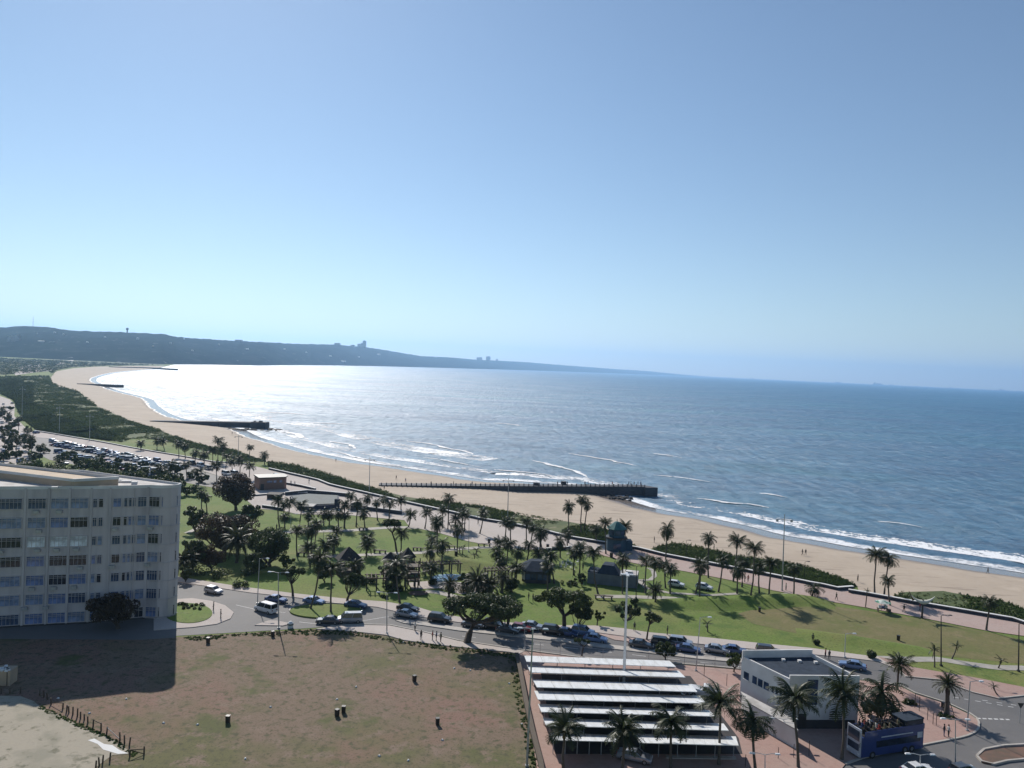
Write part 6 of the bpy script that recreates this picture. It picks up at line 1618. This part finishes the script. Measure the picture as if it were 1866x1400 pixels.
# ---------------------------------------------------------------- park buildings
def ngon(r, n, a0=0.0): return [(r * math.cos(2 * math.pi * k / n + a0), r * math.sin(2 * math.pi * k / n + a0)) for k in range(n)]
def pavilion(label, base, top, wpx, z_floor=1.2):
    b = P(*base); s = mpp(b); h = hgt(b, top[1]); r = wpx * s / 2
    t = thing('pavilion', label, 'pavilion', b, 0, 'hexagonal thatched pavilions')
    he = h * .62
    MB().prism(ngon(r * .9, 6), 0, h * .18).obj('platform', M['wood'], t, fix=True)
    for x, y in ngon(r * .8, 6): MB().tube([(x, y, h * .17), (x, y, he)], .11, 5).obj('post', M['wood'], t)
    for k in range(6):
        if k in (1, 4): continue
        a, c = Vector((*ngon(r * .8, 6)[k], 0)), Vector((*ngon(r * .8, 6)[(k + 1) % 6], 0))
        m_ = (a + c) / 2
        MB().box((m_.x, m_.y, h * .29), ((a - c).length * .9, .08, h * .2), math.atan2((c - a).y, (c - a).x)).obj('railing', M['wood'], t)
    mb = MB(); n = 6; o = ngon(r * 1.08, 6); i2 = ngon(r * .42, 6)
    for k in range(6):
        k2 = (k + 1) % 6
        mb.poly([(*o[k], he - .2), (*o[k2], he - .2), (*i2[k2], h * .85), (*i2[k], h * .85)])
        mb.poly([(*i2[k], h * .85), (*i2[k2], h * .85), (0, 0, h)])
        mb.poly([(*o[k2], he - .2), (*o[k], he - .2), (*i2[k], he + .1), (*i2[k2], he + .1)])
    mb.obj('thatched_roof', M['darkthatch'], t)
pavilion('left and larger dark hexagonal pavilion with a pointed roof', (634, 1048), (636, 996), 48)
pavilion('smaller dark pointed pavilion behind the tall curved palm', (742, 1040), (741, 997), 30)
def rel_quad(pts, z):
    q = [P(x, y, z) for x, y in pts]; o = q[0]
    return Vector((o.x, o.y, 0)), [Vector((p.x - o.x, p.y - o.y, 0)) for p in q]
# low hip-roofed pavilion
b = P(977, 1058); s = mpp(b)
t = thing('park_building', 'low dark hip-roofed building with chamfered ends on the lawn', 'pavilion', b)
w_ = 29 * s
oc = [(-w_, -1), (-w_ * .75, -3), (w_ * .75, -3), (w_, -1), (w_, 3), (w_ * .75, 5), (-w_ * .75, 5), (-w_, 3)]
MB().prism([(x * .9, y * .85) for x, y in oc], 0, 2.9).obj('wall', M['darkbase'], t, fix=True)
MB().prism([(x * 1.06, y * 1.06) for x, y in oc], 2.9, 4.6, 0, [(x * .45, y * .3 + .7) for x, y in oc]).obj('roof', M['slate'], t, fix=True)
for x in (-.55, -.2, .2, .55): MB().box((w_ * x, -2.62, 1.5), (1.1, .1, 1.3)).obj('window', M['glass'], t)
MB().box((-w_ * .82, -1.9, 1.6), (.1, 1.1, 1.8), .6).obj('door', M['white_wall'], t)
# grey kiosk with dark and white roofs
b = P(1070, 1063); e = P(1160, 1073); d = (e - b); L = d.length; az = math.atan2(d.y, d.x)
t = thing('kiosk', 'long grey-walled kiosk with dark sloped roof and white roof part', 'kiosk', b, az)
MB().prism([(0, 0), (L, 0), (L, 5), (0, 5)], 0, 2.6).obj('wall', M['darkbase'] if False else mat('grey_kiosk_wall', (.17, .19, .22), (.13, .145, .17), .5), t, fix=True)
MB().prism([(L * .2, -.3), (L * .66, -.3), (L * .62, 5), (L * .24, 5)], 2.61, 4.4, 0, [(L * .28, 1.2), (L * .52, 1.2), (L * .5, 4.6), (L * .3, 4.6)]).obj('dark_roof', M['slate'], t, fix=True)
MB().prism([(L * .67, .4), (L * 1.0, .4), (L * 1.0, 4.6), (L * .67, 4.6)], 2.61, 3.0).obj('white_roof', M['roof_felt'], t, fix=True)
MB().prism([(-.1, .3), (L * .19, .3), (L * .19, 4.8), (-.1, 4.8)], 2.61, 2.8).obj('flat_roof', M['slate'], t, fix=True)
MB().box((L * .82, 2.2, 3.2), (L * .12, 1.2, .4)).obj('roof_vent', M['white_wall'], t)
# teal lookout kiosk on the promenade
b = P(1122, 1003); h = hgt(b, 947); s = mpp(b); r = 19 * s
t = thing('lookout_tower', 'dark teal octagonal beach lookout with stepped pointed roof', 'lookout tower', b)
MB().prism(ngon(r * .95, 8, .39), 0, h * .4).obj('lower_wall', M['teal'], t, fix=True)
MB().prism(ngon(r * 1.1, 8, .39), h * .4, h * .45).obj('balcony', M['darkmetal'], t, fix=True)
MB().prism(ngon(r * .78, 8, .39), h * .45, h * .72).obj('upper_wall', M['teal'], t, fix=True)
for k in range(8):
    x, y = ngon(r * .74, 8)[k]
    MB().box((x, y, h * .6), (.1, r * .45, h * .14), 2 * math.pi * k / 8).obj('window', M['glass'], t)
MB().prism(ngon(r * 1.0, 8, .39), h * .72, h * .93, 0, ngon(r * .2, 8, .39)).obj('roof', mat('teal_roof', (.05, .17, .16), (.04, .13, .13), 1), t, fix=True)
MB().tube([(0, 0, h * .9), (0, 0, h * 1.02)], [.12, .05], 5).obj('finial', M['darkmetal'], t)
MB().box((0, -r * .95, h * .2), (r * .7, .12, h * .16)).obj('window_band', M['glass'], t)
MB().box((r * 1.1, 1.2, h * .16), (r * .9, r * 1.2, h * .32)).obj('annexe', M['teal'], t)
# red brick kiosk on the far plaza
b = P(472, 894); e = P(518, 892); d = e - b; L = d.length
t = thing('brick_kiosk', 'flat-topped red brick kiosk on the far plaza beside the bronze tree', 'kiosk', b, math.atan2(d.y, d.x))
MB().prism([(0, 0), (L, 0), (L + 1.5, 3), (L + 1.5, 8), (0, 8)], 0, 4.4).obj('wall', M['redbrick'], t, fix=True)
MB().prism([(-.3, -.3), (L + .3, -.3), (L + 1.9, 2.8), (L + 1.9, 8.3), (-.3, 8.3)], 4.41, 4.8).obj('roof', M['darkmetal'], t, fix=True)
for x in (.35, .45, .62, .85): MB().box((L * x, -.03, 3.1), (1.0, .08, .8)).obj('window', M['curtain'], t)
MB().box((L * .12, -.03, 1.2), (1.2, .08, 2.3)).obj('shutter', M['darkmetal'], t)
# sunken court: retaining block, shade on its sides painted navy, dark awning
o_, q_ = rel_quad([(545, 922), (617, 919), (618, 903), (560, 900), (528, 904)], 1.6)
t = thing('court_shelter', 'long shade-blue low shelter in the court before the pale plaza', 'shelter', o_)
MB().prism(q_, 0, 1.5).obj('wall', mat('shaded_side_wall', (.03, .04, .075), (.02, .03, .055), .6), t, fix=True)
qq = sum(q_, Vector()) / len(q_); MB().prism([qq + (p - qq) * .93 for p in q_], 1.5, 1.75).obj('roof', mat('green_grey_roof', (.09, .11, .11), (.07, .085, .085), .5), t, fix=True)
MB().box(q_[1] + Vector((-.6, .5, 1.6)), (1.6, 1.2, 3.2)).obj('end_tower', M['slate'], t)
for (x, y, w2, lab) in ((498, 910, 22, 'low brown-roofed shelter left of the long shade-blue shelter'), (560, 932, 18, 'small pale-topped kiosk in front of the long shade-blue shelter'), (652, 931, 26, 'dark flat counter with pale edge at the lawn end of the plaza')):
    b = P(x, y); s = mpp(b)
    t = thing('low_shelter', lab, 'shelter', b)
    MB().box((0, 1.5, .8), (w2 * s, 4, 1.6)).obj('wall', M['darkbase'], t); MB().box((0, 1.5, 1.72), (w2 * s + .8, 4.8, .22)).obj('roof', M['roof_felt'] if w2 < 20 else M['darkthatch'], t)
# timber play structure: towers, pergola
b = P(735, 1072); s = mpp(b)
t = thing('play_structure', 'dark timber climbing structure with twin towers below the pointed pavilion', 'play structure', b)
for x in (-4.5, 0.8):
    for dx in (0, 2.4):
        for dy in (0, 2.4): MB().tube([(x + dx, dy, 0), (x + dx, dy, 6.2)], .14, 5).obj('post', M['wood'], t)
    for z in (1.6, 3.2, 4.8): MB().box((x + 1.2, 1.2, z), (2.8, 2.8, .16)).obj('platform', M['wood'], t)
    for z in (2.1, 2.6, 3.8, 4.3): MB().box((x + 1.2, -.05, z), (2.6, .06, .16)).obj('slat', M['wood'], t)
MB().prism([(-5, -.5), (-1.6, -.5), (-1.6, 2.9), (-5, 2.9)], 6.2, 7.6, 0, [(-3.4, 1.1), (-3.2, 1.1), (-3.2, 1.3), (-3.4, 1.3)]).obj('tower_roof', M['darkthatch'], t, fix=True)
MB().box((-1, 1.2, 4.8), (1.8, 1.0, .12)).obj('bridge', M['wood'], t)
def pergola(label, p0, p1, n, depth, h):
    A, B = P(*p0), P(*p1); d = B - A; L = d.length
    t = thing('pergola', label, 'pergola', A, math.atan2(d.y, d.x))
    for k in range(n):
        for y in (0, depth): MB().box((L * k / (n - 1), y, h / 2), (.28, .28, h)).obj('pillar', M['darkbase'], t)
    for y in (0, depth): MB().box((L / 2, y, h + .12), (L + 1, .22, .22)).obj('beam', M['wood'], t)
    m_ = int(L / .9)
    for k in range(m_ + 1): MB().box((L * k / m_, depth / 2, h + .34), (.16, depth + 1.2, .18)).obj('rafter', M['wood'], t)
pergola('long dark pergola below the play structure', (668, 1077), (756, 1076), 6, 3.0, 2.6)
pergola('dark pergola behind the paddling pool', (758, 1050), (838, 1047), 6, 2.2, 2.5)
pergola('pergola row right of the playground palms', (888, 1062), (938, 1060), 5, 2.4, 2.6)
# benches and tables, low walls
def bench(label, at_, w_, rz=0.0, h=.75, top='wood'):
    b = P(*at_, .05); s = mpp(b); L = w_ * s
    t = thing('bench', label, 'bench', b, rz, 'benches in the park')
    MB().box((0, 0, h), (L, .8, .12)).obj('seat', M[top], t)
    for x in (-L * .42, 0, L * .42): MB().box((x, 0, h / 2 - .02), (.3, .6, h - .1)).obj('leg', M['darkbase'], t)
for a in (('dark bench wall along the second lawn path, left one', (692, 1008), 24, 0), ('dark bench wall along the second lawn path, middle one', (760, 1003), 16, 0), ('dark bench wall along the second lawn path, right one', (819, 1000), 22, .05), ('pale-topped table bench below the slope of the middle lawn', (864, 1033), 19, -.05, 1.0, 'white_wall'),
          ('dark bench on the left lawn above the pavilions', (554, 1013), 24, 0), ('dark bench on the lawn path left of the forked umbrella tree', (662, 967), 16, 0), ('dark bench at the tip of the lawn by the plaza', (882, 996), 24, .1), ('two-part low bench on the plaza left of the lone full palm', (829, 957), 24, 0), ('second low bench just below the two-part one on the plaza', (832, 964), 24, 0),
          ('dark bench below the berm path beside the grey kiosk', (1100, 1092), 34, -.1), ('bench on the plaza below the palm trio', (1018, 1002), 26, .05), ('dark bench on the left lawn path', (548, 972), 20, 0), ('bench under the white service car lawn', (1390, 1092), 12, 0)):
    bench(*a)
for i, (x, y) in enumerate(((1025, 1030), (1033, 1032), (1041, 1029), (1048, 1033), (1030, 1037), (1040, 1037), (1052, 1027), (1022, 1036), (1036, 1026), (1046, 1041))):
    b = P(x, y, .02); t = thing('folding_chair', 'white chair in the scattered gathering on the lawn, %s from the left' % nth(sorted([1025, 1033, 1041, 1048, 1030, 1040, 1052, 1022, 1036, 1046]).index(x) + 1), 'chair', b, i * .9, 'white chairs on the lawn')
    MB().box((0, 0, .45), (.5, .5, .06)).obj('seat', M['white_wall'], t); MB().box((0, .24, .75), (.5, .05, .55)).obj('backrest', M['white_wall'], t)
    for sx in (-.2, .2):
        for sy in (-.2, .2): MB().tube([(sx, sy, 0), (sx, sy, .44)], .02, 4).obj('leg', M['metal'], t)
# bins
bins = [((415, 1317), 'dark square bin alone in the left part of the bare lot'), ((755, 1242), 'dark bin in the upper middle of the bare lot'), ((614, 1305), 'left dark bin of the pair in the middle of the bare lot'), ((626, 1299), 'right dark bin of the pair in the middle of the bare lot'), ((797, 1321), 'dark bin in the right part of the bare lot'),
        ((379, 1172), 'dark bin near the top left of the bare lot by the building shade'), ((497, 1160), 'dark bin by the road at the top edge of the bare lot'), ((1637, 1167), 'dark bin standing on the dry lawn'), ((891, 990), 'square black bin on the plaza at the lawn tip'), ((998, 1000), 'square black bin on the plaza by the row of palms'),
        ((831, 1013), 'black bin on the lawn below the lone full palm'), ((1384, 1115), 'small dark bin on the lawn left of the dry grass'), ((1114, 1016), 'dark bin in front of the teal lookout'), ((1719, 1291), 'black bin hanging by the stakes of the forecourt palm')]
for (x, y), lab in bins:
    b = P(x, y, .03); t = thing('litter_bin', lab, 'bin', b, x * .7, 'dark litter bins')
    k_ = .85 if y > 1100 else 1.1
    MB().box((0, 0, .55 * k_), (.55 * k_, .55 * k_, 1.0 * k_), taper=1.08).obj('body', M['blackplastic'], t); MB().box((0, 0, 1.1 * k_), (.66 * k_, .66 * k_, .1)).obj('lid', M['darkmetal'], t); MB().tube([(0, 0, 0), (0, 0, .1)], .15, 6).obj('foot', M['darkmetal'], t)
b = P(529, 1144, .05); t = thing('cement_bin', 'pale round bin on the road edge by the traffic island', 'bin', b)
MB().tube([(0, 0, 0), (0, 0, .9), (0, 0, 1.2)], [.5, .55, .2], 10).obj('body', M['farwhite'], t); MB().tube([(0, 0, .55), (0, 0, .75)], .57, 10).obj('band', M['darkmetal'], t)
b = P(5, 1245, .03); t = thing('skip_container', 'tan box container with white rubble on top, at the left edge', 'container', b, .1)
MB().box((0, 0, 1.1), (3.0, 2.0, 2.2), taper=1.03).obj('body', M['tan_wall'], t)
mbr = MB(); rr_ = random.Random(9)
for k in range(16): mbr.box((rr_.uniform(-1.3, 1.3), rr_.uniform(-.8, .8), 2.25), (.6, .5, .3), rr_.uniform(0, 3), taper=.7)
mbr.obj('rubble', M['farwhite'], t)
for x in (-1.1, 0, 1.1): MB().box((x, -1.03, 1.1), (.1, .08, 2.1)).obj('rib', M['wood'], t)
# low timber posts round the old slab
ps = [(8, 520), (70, 520), (143, 515), (280, 530), (310, 545), (336, 560), (362, 595), (445, 625), (472, 645), (488, 655), (516, 665), (548, 680), (570, 695), (597, 705), (622, 728), (660, 750), (716, 780), (755, 805), (850, 850), (882, 875), (916, 890), (920, 965), (1020, 950), (778, 990), (727, 1010), (703, 1030), (678, 1045)]
pp = [P(x / 3.8875, 1130 + y / 3.8875 + 1, .03) for x, y in ps]
order = sorted(range(len(pp)), key=lambda i: ps[i][0])
pmesh = MB().tube([(0, 0, -.05), (0, 0, 1.0)], [.1, .09], 6).mesh('timber_post', M['wood'])
for rank, i in enumerate(order):
    o = link('timber_post', pmesh, None, pp[i]); o.rotation_euler = (rr_.uniform(-.08, .08), rr_.uniform(-.08, .08), 0); o.scale = (1, 1, rr_.uniform(.85, 1.15))
    tag(o, 'short wooden post by the old concrete slab, %s from the left' % nth(rank + 1), 'post', 'posts round the old slab')
for (i, j, z0, z1, lab) in ((6, 7, .3, .8, 'sagging rail between two posts at the upper part of the slab edge'), (15, 16, .85, .9, 'upper rail joining two posts halfway down the slab edge'), (17, 18, .9, .15, 'pale fallen rail sloping to the ground on the slab edge'), (21, 22, .85, .7, 'rail at the outer corner of the slab'), (21, 22, .85, .1, 'diagonal rail at the outer corner of the slab')):
    a, c = pp[i], pp[j]; o = MB().tube([(0, 0, z0), tuple((c - a) + Vector((0, 0, z1)))], .055, 5).obj('timber_rail', M['wood'] if i != 17 else M['kerb']); o.location = a
    tag(o, lab, 'rail', 'rails between the slab posts')
# scraps on the lot
sc_px = [(230, 1274), (298, 1318), (360, 1321), (447, 1383), (106, 1273), (163, 1300), (493, 1289), (614, 1275), (828, 1218), (857, 1222), (928, 1246), (951, 1320), (806, 1349), (691, 1378), (744, 1386), (649, 1252), (735, 1171)]
for i, (x, y) in enumerate(sorted(sc_px)):
    b = P(x, y, .05); o = MB().box((0, 0, .08), (.36, .26, .14), i, taper=.5).obj('litter', M['farwhite']); o.location = b
    tag(o, 'white scrap of litter on the bare lot, %s from the left' % nth(i + 1), 'litter', 'scraps on the bare lot')
# sail sculpture
b = P(1680, 1127); s = mpp(b); h = hgt(b, 1090)
t = thing('sail_sculpture', 'crescent-shaped pale sail sculpture on a pole at the promenade', 'sculpture', b)
MB().tube([(0, 0, 0), (0, 0, h * .95)], [.22, .14], 8).obj('pole', M['darkmetal'], t)
mb = MB(); n = 14
for k in range(n + 1):
    u = k / n * 2 - 1
    x = u * 2.5; zc = h * .82 + 1.25 * abs(u) ** 2.2; th = .75 * (1 - abs(u) ** 1.8) + .06
    for dy, dz in ((-.05 - .5 * (1 - u * u), -th * .5), (0, th * .5), (.05 + .5 * (1 - u * u), -th * .4)): mb.v.append((x, dy, zc + dz))
for k in range(n):
    for j in range(3):
        j2 = (j + 1) % 3; mb.f.append((k * 3 + j, (k + 1) * 3 + j, (k + 1) * 3 + j2, k * 3 + j2)); mb.m.append(0)
mb.obj('hull', M['sail'], t, True, True)
MB().tube([(-2.1, 0, h * .8 + .3), (-3.1, 0, h * .8 + 2.2)], [.18, .07], 6).obj('prow', M['wood'], t)
# parasol stall
b = P(1608, 1115); t = thing('market_stall', 'small stall under a green and white parasol at the lawn edge', 'stall', b)
MB().box((0, 0, .8), (2.2, .9, .1)).obj('table', M['wood'], t)
for x in (-1, 1): MB().box((x, 0, .4), (.08, .7, .78)).obj('leg', M['wood'], t)
MB().tube([(0, .5, 0), (0, .5, 2.5)], .04, 6).obj('pole', M['metal'], t)
MB().prism(ngon(1.7, 8), 2.1, 2.7, 0, ngon(.08, 8)).obj('parasol', mat('green_parasol', (.05, .28, .16), (.5, .55, .5), .9, lo=.48, hi=.52), t, fix=True)
for x, z, c_ in ((-.7, 1.1, 'white_wall'), (0, 1.05, 'busblue'), (.7, 1.15, 'sail'), (1.5, .4, 'darkbase')): MB().box((x, 0, z), (.5, .5, .5)).obj('goods', M[c_], t)
o = person('vendor standing behind the parasol stall', P(1612, 1112), 'stand', 'dark', 'dark', 2)
# bollard row on the brick forecourt and thin poles
for i, (x, y, ty) in enumerate(((1667, 1290, 1263), (1675, 1296, 1270), (1690, 1312, 1290), (1700, 1320, 1300), (1706, 1322, 1302), (1660, 1308, 1296), (1575, 1330, 1300), (1356, 1235, 1212), (1418, 1382, 1362), (1446, 1380, 1356), (1474, 1378, 1350), (1358, 1398, 1375), (1283, 1232, 1210), (1324, 1250, 1228))):
    b = P(x, y, .15); h = hgt(b, ty); o = MB().tube([(0, 0, 0), (0, 0, h)], .045, 5).tube([(0, 0, h * .5), (0, 0, h * .52)], .06, 5).obj('thin_pole', M['darkmetal']); o.location = b
    tag(o, 'thin dark pole on the brick forecourt, %s from the left' % nth(sorted([1667, 1675, 1690, 1700, 1706, 1660, 1575, 1356, 1418, 1446, 1474, 1358, 1283, 1324]).index(x) + 1), 'pole', 'thin poles on the brick paving')

# ---------------------------------------------------------------- haze
def haze():
    mb = MB(); mb.box((2000, 12500, 350 - 3), (60000, 30000, 706))
    m = bpy.data.materials.new('haze'); m.use_nodes = True
    nt = m.node_tree; nt.nodes.remove(nt.nodes['Principled BSDF'])
    v = nt.nodes.new('ShaderNodeVolumePrincipled')
    v.inputs['Color'].default_value = (0.42, 0.68, 1.0, 1)
    v.inputs['Density'].default_value = 6.5e-5
    v.inputs['Anisotropy'].default_value = 0.5
    nt.links.new(v.outputs[0], nt.nodes['Material Output'].inputs['Volume'])
    m.cycles.homogeneous_volume = True
    o = mb.obj('haze', m); o['kind'] = 'stuff'
haze()
